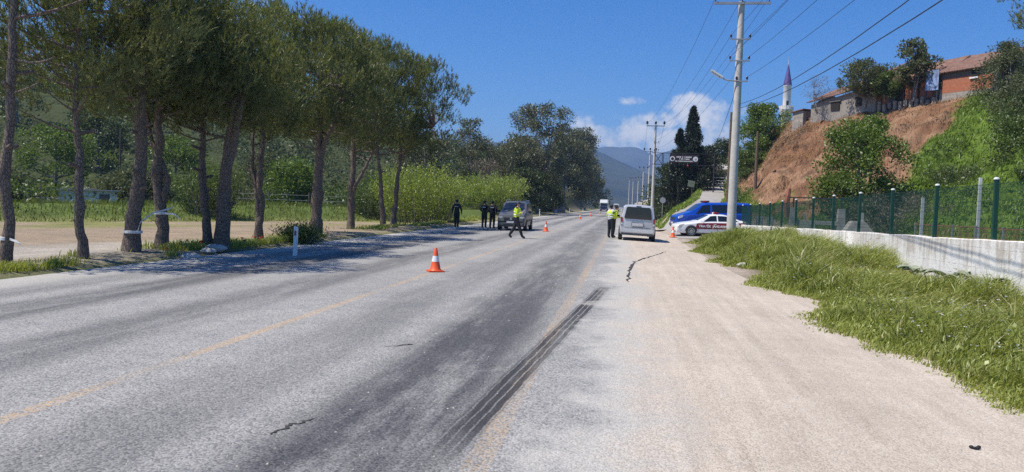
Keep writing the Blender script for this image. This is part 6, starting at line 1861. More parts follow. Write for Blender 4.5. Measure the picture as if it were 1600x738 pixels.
def sedan():
    head = math.atan2(-0.17, -0.985)
    o = empty('patrol_car', (5.5, 50.9, -0.04), head, 'white patrol saloon with a maroon side stripe parked nose to the road', 'car')
    B = Body([(2.30, 0.34, 0.58, 0.63, 0.56, 0.60, 0.52), (2.22, 0.22, 0.66, 0.73, 0.76, 0.80, 0.70), (1.85, 0.20, 0.76, 0.85, 0.86, 0.885, 0.78), (1.10, 0.20, 0.86, 0.965, 0.875, 0.90, 0.78), (1.00, 0.20, 0.87, 0.985, 0.875, 0.90, 0.74),
              (0.15, 0.20, 0.90, 1.40, 0.875, 0.90, 0.62), (-0.20, 0.20, 0.91, 1.445, 0.875, 0.90, 0.615), (-0.80, 0.20, 0.92, 1.43, 0.875, 0.90, 0.61), (-1.20, 0.20, 0.93, 1.35, 0.875, 0.90, 0.61), (-1.78, 0.21, 0.96, 1.10, 0.87, 0.89, 0.74),
              (-2.18, 0.26, 0.97, 1.06, 0.82, 0.84, 0.72), (-2.27, 0.36, 0.93, 0.99, 0.74, 0.76, 0.66)])
    B.build(M['white_paint'], o)
    B.span(4.10, 4.94, 7.1, 'windscreen', M['glass_blue'], o)
    B.span(8.05, 8.93, 7.1, 'rear_window', M['glass'], o)
    for s in (1, -1):
        B.patch([(B.si(0.78), 5.15), (B.si(-0.28), 5.15), (B.si(-0.28), 5.95), (B.si(0.12), 5.95)], 'side_window', M['glass'], o, side=s)
        B.patch([(B.si(-0.36), 5.15), (B.si(-1.15), 5.15), (B.si(-1.10), 5.95), (B.si(-0.36), 5.95)], 'side_window', M['glass'], o, side=s)
        B.patch([(B.si(-1.22), 5.2), (B.si(-1.72), 5.2), (B.si(-1.48), 5.7), (B.si(-1.20), 5.9)], 'quarter_window', M['glass'], o, side=s)
        st = B.patch([(B.si(1.12), 2.75), (B.si(-1.05), 2.75), (B.si(-0.95), 4.3), (B.si(0.92), 4.3)], 'stripe', M['maroon'], o, off=0.006, side=s, nu=10)
        B.patch([(B.si(-1.78), 3.3), (B.si(-2.10), 3.3), (B.si(-1.92), 4.3), (B.si(-1.60), 4.3)], 'stripe', M['maroon'], o, off=0.006, side=s)
        for tx, word, sz, scx in ((0.50, 'TRAFİK', 0.20, 1.15), (-0.52, 'JANDARMA', 0.20, 1.0)):
            text_mesh('lettering', word, sz, M['text_white'], o, (tx, s * 0.918, 0.665), (PI / 2, 0, PI if s > 0 else 0), scx, 0.012, 0.006)
        mb = MB(); mb.prism([(2.20, 0.60), (1.78, 0.70), (1.80, 0.79), (2.12, 0.72)], s * 0.72, s * 0.875, 'y'); mb.build('headlight', M['lamp_clear'], o, bevel=0.01, smooth=50)
        mb = MB(); mb.box((2.16, s * 0.66, 0.40), (0.12, 0.24, 0.12)); mb.build('fog_recess', M['black_plastic'], o, bevel=0.02)
        mb = MB(); mb.box((-2.16, s * 0.70, 0.85), (0.16, 0.26, 0.13)); mb.build('tail_lamp', M['lamp_red'], o, bevel=0.03, smooth=40)
        for hx in (-0.15, -1.0):
            mb = MB(); mb.box((hx, s * 0.905, 0.80), (0.18, 0.03, 0.03)); mb.build('door_handle', M['white_paint'], o, bevel=0.008)
        for hx in (-0.32, 0.90):
            mb = MB(); mb.box((hx, s * 0.900, 0.58), (0.010, 0.012, 0.60)); mb.build('door_seam', M['bumper_grey'], o)
    mb = MB(); mb.box((2.25, 0, 0.52), (0.10, 0.78, 0.10)); mb.build('grille', M['black_plastic'], o, bevel=0.02)
    mb = MB(); mb.box((2.23, 0, 0.31), (0.12, 1.1, 0.10)); mb.build('air_intake', M['black_plastic'], o, bevel=0.02)
    mb = MB(); mb.box((0, 0, 0.21), (2.0, 1.70, 0.08)); mb.build('sill', M['bumper_grey'], o)
    mb = MB(); mb.box((-0.35, 0, 1.52), (0.26, 0.95, 0.11)); lb = mb.build('light_bar', M['lamp_red'], o, bevel=0.03, smooth=40)
    mb = MB(); mb.box((-0.35, 0, 1.52), (0.27, 0.24, 0.115)); mb.build('light_bar_centre', M['text_white'], lb, bevel=0.02)
    mirror(o, 0.62, 0.90, 0.97, M['white_paint'])
    wheel_set(o, 0.905, 2.70, 1.36, 0.325, spokes=10)


sedan()


def blue_van():
    head = math.atan2(-0.20, -0.98)
    o = empty('blue_minibus', (6.0, 54.6, 0.22), head, 'blue police minibus with a roof light bar parked behind the white patrol car', 'minibus')
    o.rotation_euler = Euler((0, math.radians(1.2), head))
    B = Body([(2.62, 0.44, 0.78, 0.86, 0.70, 0.74, 0.66), (2.54, 0.30, 0.92, 1.04, 0.88, 0.90, 0.80), (2.15, 0.28, 1.05, 1.17, 0.94, 0.955, 0.86), (1.72, 0.28, 1.13, 1.29, 0.945, 0.965, 0.86), (1.62, 0.28, 1.14, 1.31, 0.945, 0.965, 0.85),
              (0.85, 0.28, 1.16, 1.88, 0.945, 0.965, 0.78), (0.50, 0.28, 1.17, 1.95, 0.945, 0.965, 0.785), (-1.5, 0.28, 1.17, 1.97, 0.945, 0.965, 0.785), (-2.4, 0.30, 1.17, 1.95, 0.94, 0.96, 0.78), (-2.58, 0.34, 1.16, 1.86, 0.90, 0.92, 0.72)])
    B.build(M['blue_paint'], o)
    B.span(4.12, 4.93, 7.05, 'windscreen', M['glass_blue'], o)
    for s in (1, -1):
        for (a, b, c, d) in ((1.32, 0.30, 0.30, 0.86), (0.16, -0.95, -0.95, 0.16), (-1.06, -2.30, -2.26, -1.06)):
            B.patch([(B.si(a), 5.12), (B.si(b), 5.12), (B.si(c), 5.92), (B.si(d), 5.92)], 'side_window', M['glass'], o, side=s)
        mb = MB(); mb.prism([(2.52, 0.84), (2.12, 0.96), (2.20, 1.12), (2.44, 1.02)], s * 0.68, s * 0.94, 'y'); mb.build('headlight', M['lamp_clear'], o, bevel=0.012, smooth=50)
        mb = MB(); mb.box((-2.54, s * 0.86, 1.2), (0.12, 0.14, 0.5)); mb.build('tail_lamp', M['lamp_red'], o, bevel=0.03, smooth=40)
        for hx in (0.22, -1.0):
            mb = MB(); mb.box((hx, s * 0.966, 0.78), (0.012, 0.012, 0.86)); mb.build('door_seam', M['navy'], o)
        mb = MB(); mb.box((0.42, s * 0.972, 1.02), (0.22, 0.03, 0.04)); mb.build('door_handle', M['black_plastic'], o, bevel=0.01)
    mb = MB(); mb.box((2.50, 0, 0.46), (0.34, 1.78, 0.34)); mb.build('front_bumper', M['bumper_grey'], o, bevel=0.08, smooth=40)
    mb = MB(); mb.box((2.58, 0, 0.84), (0.10, 1.05, 0.16)); mb.build('grille', M['black_plastic'], o, bevel=0.02)
    mb = MB(); mb.box((2.675, 0, 0.55), (0.012, 0.52, 0.115)); mb.build('number_plate', M['plate'], o)
    mb = MB(); mb.box((0.42, 0, 2.03), (0.30, 1.25, 0.12)); lb = mb.build('light_bar', M['lightbar'], o, bevel=0.04, smooth=40)
    mb = MB(); mb.box((0.42, 0.4, 2.035), (0.31, 0.4, 0.10)); mb.build('red_lens', M['lamp_red'], lb, bevel=0.02)
    mirror(o, 1.18, 0.99, 1.22, M['black_plastic'])
    wheel_set(o, 0.968, 3.10, 1.62, 0.34)


blue_van()


def lorry():
    o = empty('lorry', (-6.3, 252, 0.004), -PI / 2, 'white-topped articulated lorry with a dark blue cab front coming down the road', 'lorry')
    mb = MB(); mb.prism([(2.3, 0.55), (2.35, 1.6), (2.15, 2.7), (1.7, 3.35), (0.2, 3.6), (0.2, 0.55)], -1.22, 1.22, 'y'); c = mb.build('cab', M['white_paint'], o, bevel=0.08, smooth=40)
    mb = MB(); mb.box((2.36, 0, 1.05), (0.08, 2.3, 1.0)); mb.build('cab_front', M['lorry_blue'], c, bevel=0.02)
    mb = MB(); mb.prism([(2.37, 1.68), (2.40, 1.68), (2.20, 2.62), (2.17, 2.62)], -1.1, 1.1, 'y'); mb.build('windscreen', M['glass'], c)
    mb = MB(); mb.box((2.42, 0, 0.62), (0.12, 2.2, 0.3)); mb.build('bumper', M['lorry_blue'], c, bevel=0.03)
    for s in (1, -1):
        mb = MB(); mb.box((2.47, s * 0.9, 0.66), (0.05, 0.34, 0.18)); mb.build('headlight', M['lamp_clear'], c)
        mb = MB(); mb.box((2.2, s * 1.38, 2.1), (0.12, 0.18, 0.6)); mb.build('mirror', M['black_plastic'], c)
    mb = MB(); mb.box((-6.4, 0, 2.45), (12.6, 2.5, 2.75)); mb.build('trailer', M['white_paint'], o, bevel=0.04)
    mb = MB(); mb.box((-5, 0, 0.85), (12, 1.0, 0.3)); mb.build('chassis', M['steel_dark'], o)
    tw = MB(); tw.lathe([(0.28, -0.15), (0.48, -0.15), (0.5, -0.1), (0.5, 0.1), (0.48, 0.15), (0.28, 0.15)], 18, (0, 0, 0), Matrix.Rotation(PI / 2, 3, 'X')); tm = tw.mesh('wheel', M['rubber'], smooth=40)
    for x in (1.4, -2.2, -9.2, -10.4):
        for s in (1, -1): link('wheel', tm, o, (x, s * 1.05, 0.5))


M['lorry_blue'] = pr('dark_blue_paint', (0.022, 0.03, 0.085), 0.35, coat=0.4)
lorry()


def far_minibus():
    o = empty('white_minibus', (-2.4, 268, 0.004), PI / 2, 'small white minibus driving away beside the lorry', 'minibus')
    B = Body([(2.6, 0.4, 0.9, 1.0, 0.7, 0.75, 0.66), (2.4, 0.3, 1.1, 1.25, 0.9, 0.95, 0.86), (1.7, 0.3, 1.3, 1.5, 0.95, 1.0, 0.9), (0.9, 0.3, 1.3, 2.4, 0.95, 1.0, 0.82), (-2.4, 0.3, 1.3, 2.5, 0.95, 1.0, 0.86), (-2.6, 0.34, 1.3, 2.4, 0.92, 0.97, 0.82)])
    B.build(M['white_paint'], o)
    mb = MB(); mb.prism([(-0.7, 1.4), (0.7, 1.4), (0.64, 2.2), (-0.64, 2.2)], -2.66, -2.6, 'x'); mb.build('rear_window', M['glass'], o)
    for s in (1, -1):
        mb = MB(); mb.box((-2.6, s * 0.85, 1.0), (0.1, 0.14, 0.5)); mb.build('tail_lamp', M['lamp_red'], o)
    mb = MB(); mb.box((-2.62, 0, 0.8), (0.03, 0.5, 0.12)); mb.build('number_plate', M['plate'], o)
    mb = MB(); mb.box((-2.55, 0, 0.45), (0.2, 1.9, 0.25)); mb.build('rear_bumper', M['bumper_grey'], o, bevel=0.04)
    wheel_set(o, 0.96, 3.2, 1.5, 0.35)


far_minibus()


# ------------------------------------------------------------------ people
def person(label, x, y, rz, pose, z=0.004, top='navy', legs='navy', vest=False, hair='cap', hscale=1.0, back_text=None, hold=None, hivis_sleeve=False):
    root = empty('person', (x, y, z), rz, label, 'person')
    J = {'pelvis': (0, 0, .96), 'spine': (0.0, 0, 1.13), 'chest': (0.005, 0, 1.32), 'collar': (0.0, 0, 1.445), 'neck': (0.01, 0, 1.53), 'jaw': (0.03, 0, 1.595), 'head': (0.022, 0, 1.665), 'crown': (0.015, 0, 1.725),
         'hipL': (0, .095, .90), 'kneeL': (0.02, .105, .50), 'ankL': (-0.02, .11, .10), 'toeL': (0.13, .125, .035), 'hipR': (0, -.095, .90), 'kneeR': (0.02, -.105, .50), 'ankR': (-0.02, -.11, .10), 'toeR': (0.13, -.125, .035),
         'shL': (0, .185, 1.425), 'elL': (-0.03, .245, 1.15), 'wrL': (0.05, .255, .91), 'shR': (0, -.185, 1.425), 'elR': (-0.03, -.245, 1.15), 'wrR': (0.05, -.255, .91)}
    J.update({k: v for k, v in pose.items() if k != 'face'})
    J = {k: Vector(v) for k, v in J.items()}
    rad = {'pelvis': (.185, .145), 'spine': (.175, .135), 'chest': (.20, .15), 'collar': (.135, .105), 'neck': (.052, .052), 'jaw': (.078, .072), 'head': (.100, .092), 'crown': (.070, .066),
           'hip': (.125, .125), 'knee': (.090, .090), 'ank': (.068, .068), 'toe': (.048, .042), 'sh': (.088, .088), 'el': (.064, .064), 'wr': (.040, .040)}
    E = [('pelvis', 'spine'), ('spine', 'chest'), ('chest', 'collar'), ('collar', 'neck'), ('neck', 'jaw'), ('jaw', 'head'), ('head', 'crown')]
    for s in 'LR':
        E += [('pelvis', 'hip' + s), ('hip' + s, 'knee' + s), ('knee' + s, 'ank' + s), ('ank' + s, 'toe' + s), ('collar', 'sh' + s), ('sh' + s, 'el' + s), ('el' + s, 'wr' + s)]
        # hand: palm plus five unequal, slightly curled fingers
        d = (J['wr' + s] - J['el' + s]).normalized(); sg = 1 if s == 'L' else -1
        side = Vector((1, 0, 0)) if abs(d.x) < 0.8 else Vector((0, 0, 1))
        side = (side - d * side.dot(d)).normalized(); inn = d.cross(side) * sg
        J['palm' + s] = J['wr' + s] + d * .055; rad['palm' + s] = (.034, .022); E.append(('wr' + s, 'palm' + s))
        for q, (o, l) in enumerate(((.030, .060), (.010, .070), (-.010, .066), (-.028, .052))):
            a, b = 'f%d%s' % (q, s), 'g%d%s' % (q, s)
            J[a] = J['palm' + s] + d * .045 + side * o; J[b] = J[a] + d * l * 0.8 + inn * l * 0.45
            rad[a] = (.0105, .0105); rad[b] = (.0085, .0085); E += [('palm' + s, a), (a, b)]
        a, b = 'ta' + s, 'tb' + s
        J[a] = J['wr' + s] + d * .035 + side * .038 + inn * 0.01; J[b] = J[a] + d * .045 + side * .018 + inn * .018
        rad[a] = (.012, .012); rad[b] = (.0095, .0095); E += [('wr' + s, a), (a, b)]
    names = list(J)
    me = bpy.data.meshes.new('body'); me.from_pydata([J[n] for n in names], [(names.index(a), names.index(b)) for a, b in E], [])
    o = bpy.data.objects.new('body', me); C.objects.link(o)
    sk = o.modifiers.new('skin', 'SKIN')
    for i, n in enumerate(names):
        r = rad.get(n) or rad[n[:-1]]
        me.skin_vertices[0].data[i].radius = (r[0], r[1]); me.skin_vertices[0].data[i].use_root = (n == 'pelvis')
    sb = o.modifiers.new('sub', 'SUBSURF'); sb.levels = 2; sb.render_levels = 2
    dg = bpy.context.evaluated_depsgraph_get(); dg.update()
    bm_ = bpy.data.meshes.new_from_object(o.evaluated_get(dg)); bm_.name = 'body'
    bpy.data.objects.remove(o); bpy.data.meshes.remove(me)
    for m in (top, legs, 'boots', 'skin', 'neon'): bm_.materials.append(M[m])
    # dress the one continuous figure by the bone each face is nearest to
    bones = {0: [('pelvis', 'spine'), ('spine', 'chest'), ('chest', 'collar'), ('collar', 'shL'), ('collar', 'shR')], 1: [], 2: [], 3: [('neck', 'jaw'), ('jaw', 'head'), ('head', 'crown')]}
    arms = [('shL', 'elL'), ('elL', 'wrL'), ('shR', 'elR'), ('elR', 'wrR')]
    for s in 'LR':
        bones[1] += [('hip' + s, 'knee' + s), ('knee' + s, 'ank' + s), ('pelvis', 'hip' + s)]; bones[2] += [('ank' + s, 'toe' + s)]
        bones[3] += [('wr' + s, 'palm' + s)] + [('f%d%s' % (q, s), 'g%d%s' % (q, s)) for q in range(4)] + [('ta' + s, 'tb' + s)]
    segs = [(k, J[a], J[b]) for k in bones for a, b in bones[k]] + [(4 if hivis_sleeve else 0, J[a], J[b]) for a, b in arms]
    idx = []
    for p in bm_.polygons:
        c = p.center; best = 9; bi = 0
        for k, a, b in segs:
            ab = b - a; t = max(0, min(1, (c - a).dot(ab) / max(ab.dot(ab), 1e-9))); dd = (c - (a + ab * t)).length
            if dd < best: best = dd; bi = k
        idx.append(bi)
    bm_.polygons.foreach_set('material_index', idx); bm_.polygons.foreach_set('use_smooth', [True] * len(idx))
    link('body', bm_, root)
    hd = J['head']; up = (J['crown'] - J['jaw']).normalized()
    fw = Vector(pose.get('face', (1, 0, 0))).normalized() if 'face' in pose else Vector((1, 0, 0))
    lt = up.cross(fw).normalized(); fw = lt.cross(up).normalized()
    RM = Matrix((fw, lt, up)).transposed()
    # face
    for s in (1, -1):
        mb = MB(); mb.ball(hd + fw * 0.076 + lt * 0.032 * s + up * 0.004, 0.012, 8, 5); mb.build('eye', M['hair'], root, smooth=60)
        mb = MB(); mb.ball(hd + lt * 0.080 * s - up * 0.01, 0.028, 8, 6, (0.6, 0.35, 1.0)); mb.build('ear', M['skin'], root, smooth=60)
    mb = MB(); mb.prism([(0.070, 0.018), (0.108, -0.026), (0.070, -0.034)], -0.013, 0.013, 'y'); mb.v = [tuple(hd + RM @ Vector(v)) for v in mb.v]; mb.build('nose', M['skin'], root)
    mb = MB(); mb.box((0.080, 0, -0.058), (0.012, 0.045, 0.012)); mb.v = [tuple(hd + RM @ Vector(v)) for v in mb.v]; mb.build('mouth', M['lamp_dark'], root)
    # hair / cap
    def dome(r0, z0, zt, back=0.0, n=14):
        vs = []; fs = []; rows = 5
        for j in range(rows + 1):
            t = j / rows; ph = t * PI / 2
            for k in range(n):
                a = 2 * PI * k / n
                zz = z0 + (zt - z0) * math.sin(ph); rr = r0 * math.cos(ph) + 0.004
                bk = back * max(0, -math.cos(a)) * (1 - t)
                vs.append(tuple(hd + RM @ Vector((rr * math.cos(a) * 1.08 - 0.008, rr * math.sin(a), zz - bk))))
        for j in range(rows):
            for k in range(n):
                k2 = (k + 1) % n; fs.append((j * n + k, j * n + k2, (j + 1) * n + k2, (j + 1) * n + k))
        fs.append(tuple(rows * n + k for k in range(n)))
        m = MB(); m.add(vs, fs); return m
    dome(0.090, 0.012, 0.105, 0.085).build('hair', M['hair'], root, smooth=60)
    if hair == 'cap':
        c = dome(0.096, 0.035, 0.118).build('cap', M[legs], root, smooth=60)
        mb = MB(); mb.prism([(0.07, -0.07), (0.165, -0.04), (0.165, 0.04), (0.07, 0.07)], 0.030, 0.042, 'z'); mb.v = [tuple(hd + RM @ Vector(v)) for v in mb.v]; mb.build('peak', M['boots'], c)
    if hair == 'tail':
        mb = MB(); mb.tube([hd + RM @ Vector(v) for v in ((-0.08, 0, 0.03), (-0.13, 0, -0.02), (-0.125, 0, -0.14))], [0.03, 0.036, 0.012], 8); mb.build('ponytail', M['hair'], root, smooth=60)
    # belt
    def ring(z0, z1, rx, ry, name, mat, parent, n=20, ctr=None, tap=1.0):
        vs = []; fs = []
        a0 = J['pelvis']; a1 = J['collar']
        for z, sc in ((z0, 1.0), (z1, tap)):
            f = (z - a0.z) / (a1.z - a0.z); cx, cy = a0.x + (a1.x - a0.x) * f, a0.y + (a1.y - a0.y) * f
            for k in range(n):
                a = 2 * PI * k / n; vs.append((cx + rx * sc * math.cos(a), cy + ry * sc * math.sin(a), z))
        for k in range(n):
            k2 = (k + 1) % n; fs.append((k, k2, n + k2, n + k))
        m = MB(); m.add(vs, fs); b = m.build(name, M[mat], parent, smooth=60)
        sm = b.modifiers.new('t', 'SOLIDIFY'); sm.thickness = 0.01
        return b
    ring(1.0, 1.055, 0.138, 0.172, 'belt', 'boots', root)
    if vest:
        prof = [(1.05, .150, .185), (1.12, .148, .182), (1.22, .158, .190), (1.34, .165, .200), (1.43, .145, .195), (1.485, .085, .12)]
        vs = []; fs = []; n = 20; a0 = J['pelvis']; a1 = J['collar']
        for z, rx, ry in prof:
            f = (z - a0.z) / (a1.z - a0.z); cx, cy = a0.x + (a1.x - a0.x) * f, a0.y + (a1.y - a0.y) * f
            for k in range(n):
                a = 2 * PI * k / n; vs.append((cx + rx * math.cos(a), cy + ry * math.sin(a), z))
        for j in range(len(prof) - 1):
            for k in range(n):
                k2 = (k + 1) % n; fs.append((j * n + k, j * n + k2, (j + 1) * n + k2, (j + 1) * n + k))
        m = MB(); m.add(vs, fs); v = m.build('vest', M['neon'], root, smooth=60)
        ring(1.10, 1.15, 0.158, 0.193, 'reflective_band', 'band', v); ring(1.23, 1.28, 0.168, 0.200, 'reflective_band', 'band', v)
    if back_text:
        text_mesh('back_print', back_text, 0.048, M['text_white'], root, (J['chest'].x - 0.155, J['chest'].y, 1.335), (PI / 2, 0, -PI / 2), 1.0, 0.012, 0.004)
    if hold:
        mb = MB(); mb.box(J['palmR'] + Vector((0.03, 0.02, 0.03)), (0.02, 0.17, 0.24), rot=Matrix.Rotation(0.5, 3, 'Y')); mb.build('notepad', M['text_white'], root)
    return root


stand = {}
person('officer in dark uniform walking away alone at the left, back to the camera', -10.4, 47.6, PI / 2 - 0.05, {'kneeL': (0.06, .10, .50), 'ankL': (0.10, .105, .10), 'toeL': (0.25, .12, .04), 'kneeR': (-0.01, -.10, .50), 'ankR': (-0.13, -.105, .12), 'toeR': (0.01, -.12, .035),
        'elL': (-0.06, .27, 1.16), 'wrL': (0.02, .30, .93), 'elR': (0.02, -.27, 1.16), 'wrR': (0.10, -.29, .95)}, back_text='JANDARMA')
person('officer in dark uniform at the left of the pair beside the grey van', -8.85, 48.8, PI / 2 - 0.25, {'wrL': (0.15, .18, 1.02), 'elL': (-0.02, .27, 1.16), 'elR': (0, -.25, 1.16), 'wrR': (0.18, -.16, 1.04), 'face': (1, -0.4, -0.1)}, back_text='JANDARMA')
person('stocky officer in dark uniform at the right of the pair beside the grey van', -8.25, 48.4, PI / 2 - 0.15, {'kneeL': (0.03, .12, .50), 'ankL': (0.0, .14, .10), 'toeL': (0.14, .16, .035), 'elL': (-0.05, .27, 1.17), 'wrL': (0.14, .20, 1.0), 'elR': (-0.08, -.29, 1.16), 'wrR': (0.12, -.24, 1.0)}, back_text='JANDARMA')
person('officer in a neon vest striding across the road reading a notepad', -5.02, 36.3, 0.02, {'pelvis': (0.0, 0, .93), 'spine': (0.01, 0, 1.10), 'chest': (0.03, 0, 1.30), 'collar': (0.035, 0, 1.42), 'neck': (0.045, 0, 1.505), 'jaw': (0.075, 0, 1.57), 'head': (0.07, 0, 1.64), 'crown': (0.055, 0, 1.70),
        'hipL': (0, .09, .88), 'kneeL': (-0.10, .09, .50), 'ankL': (-0.34, .09, .14), 'toeL': (-0.20, .095, .03), 'hipR': (0, -.09, .88), 'kneeR': (0.17, -.09, .52), 'ankR': (0.31, -.09, .10), 'toeR': (0.46, -.10, .05),
        'shL': (0.03, .18, 1.40), 'shR': (0.03, -.18, 1.40), 'elR': (0.03, -.25, 1.16), 'wrR': (0.24, -.14, 1.22), 'elL': (0.02, .25, 1.15), 'wrL': (0.22, .12, 1.18), 'face': (0.9, -0.25, -0.25)}, vest=True, hair='tail', hold=True, hivis_sleeve=True)
person('officer in a neon vest standing by the rear of the silver van', -0.62, 41.2, 0.95, {'elR': (0.0, -.25, 1.16), 'wrR': (0.20, -.18, 1.12), 'elL': (0.0, .25, 1.16), 'wrL': (0.2, .14, 1.12)}, vest=True, hivis_sleeve=True, z=0.004, top='shirt')
person('second officer in a neon vest leaning to the driver window of the silver van', -0.50, 42.15, 0.15, {'spine': (0.02, 0, 1.12), 'chest': (0.07, 0, 1.30), 'collar': (0.10, 0, 1.41), 'neck': (0.13, 0, 1.49), 'jaw': (0.16, 0, 1.55), 'head': (0.16, 0, 1.62), 'crown': (0.15, 0, 1.68),
        'shL': (0.1, .185, 1.39), 'shR': (0.1, -.185, 1.39), 'elL': (0.1, .25, 1.12), 'wrL': (0.26, .18, 1.10), 'elR': (0.1, -.25, 1.12), 'wrR': (0.26, -.18, 1.10)}, vest=True, hivis_sleeve=True)


# ------------------------------------------------------------------ cones, posts, tape, odds and ends
def cone_proto(H):
    c = empty('traffic_cone', (0, 0, 0))
    r = lambda z: 0.135 - (0.135 - 0.028) * z / H
    mb = MB(); mb.box((0, 0, 0.018), (0.38, 0.38, 0.036)); mb.build('base', M['orange'], c, bevel=0.012)
    mb = MB(); mb.lathe([(0.155, 0.036), (r(0.06), 0.07), (r(H * 0.42), H * 0.42)], 20); mb.build('lower_cone', M['orange'], c, smooth=50)
    mb = MB(); mb.lathe([(r(H * 0.42) + 0.003, H * 0.42), (r(H * 0.66) + 0.003, H * 0.66)], 20); mb.build('reflective_sleeve', M['refl_white'], c, smooth=50)
    mb = MB(); mb.lathe([(r(H * 0.66), H * 0.66), (r(H * 0.97), H * 0.97), (0.02, H), (0.0, H)], 20); mb.build('cone_tip', M['orange'], c, smooth=50)
    return c


CN = [(-4.35, 17.72, 0.004, 0.57, 'nearest orange traffic cone on the centre line'), (-4.65, 47.0, 0.004, 0.66, 'orange cone on the centre line behind the walking officer'), (-5.1, 93, 0.004, 0.7, 'small orange cone further up the centre line'),
      (-5.0, 120, 0.004, 0.7, 'tiny orange cone well up the centre line'), (-4.7, 158, 0.004, 0.7, 'farthest tiny orange cone before the tree shadow'), (3.05, 47.6, -0.06, 0.66, 'orange cone at the nose of the white patrol car')]
first = None
for (x, y, z, H, lab) in CN:
    c = cone_proto(H); c.location = (x, y, z); c.rotation_euler = (0, 0, x * 1.7)
    tag(c, lab, 'traffic cone', 'traffic cones on the road')


def marker_post(x, y, z, H, label, lean=0.0):
    o = empty('marker_post', (x, y, z), 0, label, 'marker post', 'white roadside marker posts')
    o.rotation_euler = (0, lean, 0)
    mb = MB(); mb.prism([(-0.055, -0.1), (0.055, -0.1), (0.055, H - 0.04), (-0.055, H)], -0.035, 0.035, 'y'); mb.build('post', M['refl_white'], o, bevel=0.008)
    mb = MB(); mb.box((0, -0.04, H - 0.2), (0.05, 0.012, 0.14)); mb.build('reflector', M['lamp_red'], o)
    return o


marker_post(-9.05, 20.4, 0.0, 0.84, 'near white marker post at the left road edge', 0.02)
marker_post(-10.7, 99, 0.0, 1.0, 'white marker post on the left edge beyond the grey van')
marker_post(-10.9, 158, 0.0, 1.0, 'distant white marker post before the stone hut')
marker_post(-10.6, 205, 0.0, 1.0, 'farthest white marker post under the dark trees')
o = empty('warning_triangle', (-11.1, 128, 0.02), 0, 'small red-edged warning triangle at the far left road edge', 'warning sign')
mb = MB(); mb.prism([(-0.5, 0.2), (0.5, 0.2), (0.0, 1.1)], -0.02, 0.02, 'y'); t = mb.build('plate', M['text_white'], o)
for a, b in (((-0.5, 0.2), (0.5, 0.2)), ((0.5, 0.2), (0, 1.1)), ((0, 1.1), (-0.5, 0.2))):
    mb = MB(); mb.tube([(a[0], -0.03, a[1]), (b[0], -0.03, b[1])], 0.05, 6); mb.build('border', M['lamp_red'], t)
mb = MB(); mb.tube([(-0.3, 0.3, 0), (0, 0.03, 0.6), (0.3, 0.3, 0)], 0.02, 6); mb.build('stand', M['steel_dark'], o)


def tape_ring(x, y, z, r, label, tail=None):
    o = empty('barrier_tape', (x, y, z), 0, label, 'tape', 'white tape round the pines')
    mb = MB(); mb.lathe([(r, -0.035), (r + 0.012, -0.03), (r + 0.012, 0.03), (r, 0.035)], 16); mb.build('wrap', M['tape'], o, smooth=50)
    if tail:
        p = np.array(tail, float); vs = []; fs = []
        for i, q in enumerate(p):
            vs += [(q[0], q[1], q[2] - 0.022), (q[0], q[1] + 0.01 * math.sin(i * 2), q[2] + 0.022)]
        for i in range(len(p) - 1): fs.append((2 * i, 2 * i + 1, 2 * i + 3, 2 * i + 2))
        mb = MB(); mb.add(vs, fs); t = mb.build('loose_end', M['tape'], o)
        sm = t.modifiers.new('t', 'SOLIDIFY'); sm.thickness = 0.004


tape_ring(-12.31, 13.9, 0.62, 0.125, 'tape tied round the leftmost pine', [(0.15, -0.1, 0), (0.28, -0.12, -0.03), (0.42, -0.12, -0.10)])
tape_ring(-12.35, 18.0, 0.62, 0.215, 'tape tied low round the thick pine', [(0.2, -0.12, 0.0), (0.26, -0.1, 0.25), (0.33, 0.3, 0.48), (0.42, 0.9, 0.60), (0.28, 1.3, 0.64)])
tape_ring(-12.48, 19.4, 1.08, 0.175, 'tape tied round the fork-stemmed pine', [(0.18, -0.1, 0.0), (0.42, -0.15, 0.0), (0.6, -0.2, -0.06), (0.68, -0.2, -0.14)])

# asphalt edge crack, tar patch, litter
def flat_patch(name, pts, w, mat, z, kind='structure', rg=np.random.RandomState(8)):
    p = np.array(pts, float); vs = []; fs = []
    t0 = np.linspace(0, 1, len(p)); t1 = np.linspace(0, 1, len(p) * 7)
    q = np.stack([np.interp(t1, t0, p[:, i]) for i in range(2)], 1) + rg.normal(0, 0.018, (len(t1), 2))
    d = np.gradient(q, axis=0); d = d / np.linalg.norm(d, axis=1, keepdims=True); nn = np.stack([-d[:, 1], d[:, 0]], 1)
    for i, (c, n_) in enumerate(zip(q, nn)):
        ww = w * rg.uniform(0.35, 1.2) * math.sin(PI * min(1, 0.06 + t1[i] * 0.92)) ** 0.4
        for s in (-1, 1):
            e = c + n_ * ww * s; vs.append((e[0], e[1], float(verge_drop(e[0])) + z))
    for i in range(len(q) - 1): fs.append((2 * i, 2 * i + 1, 2 * i + 3, 2 * i + 2))
    mb = MB(); mb.add(vs, fs); return tag(mb.build(name, mat), kind=kind)


M['crack'] = pr('broken_asphalt_edge', (0.045, 0.043, 0.042), 0.95, var=0.4, bump=0.5)
flat_patch('road_crack', [(0.19, 17.5), (0.20, 19.5), (0.26, 21.5), (0.42, 24.0), (0.75, 26.0), (1.25, 28.5), (1.75, 31.2)], 0.050, M['crack'], 0.009)
flat_patch('road_crack', [(-2.42, 5.05), (-2.34, 5.35), (-2.28, 5.5)], 0.016, M['crack'], 0.009)
flat_patch('road_crack', [(-2.62, 8.45), (-2.42, 8.62), (-2.36, 8.68)], 0.016, M['crack'], 0.009)


RAGX, RAGY = 2.74, 6.29


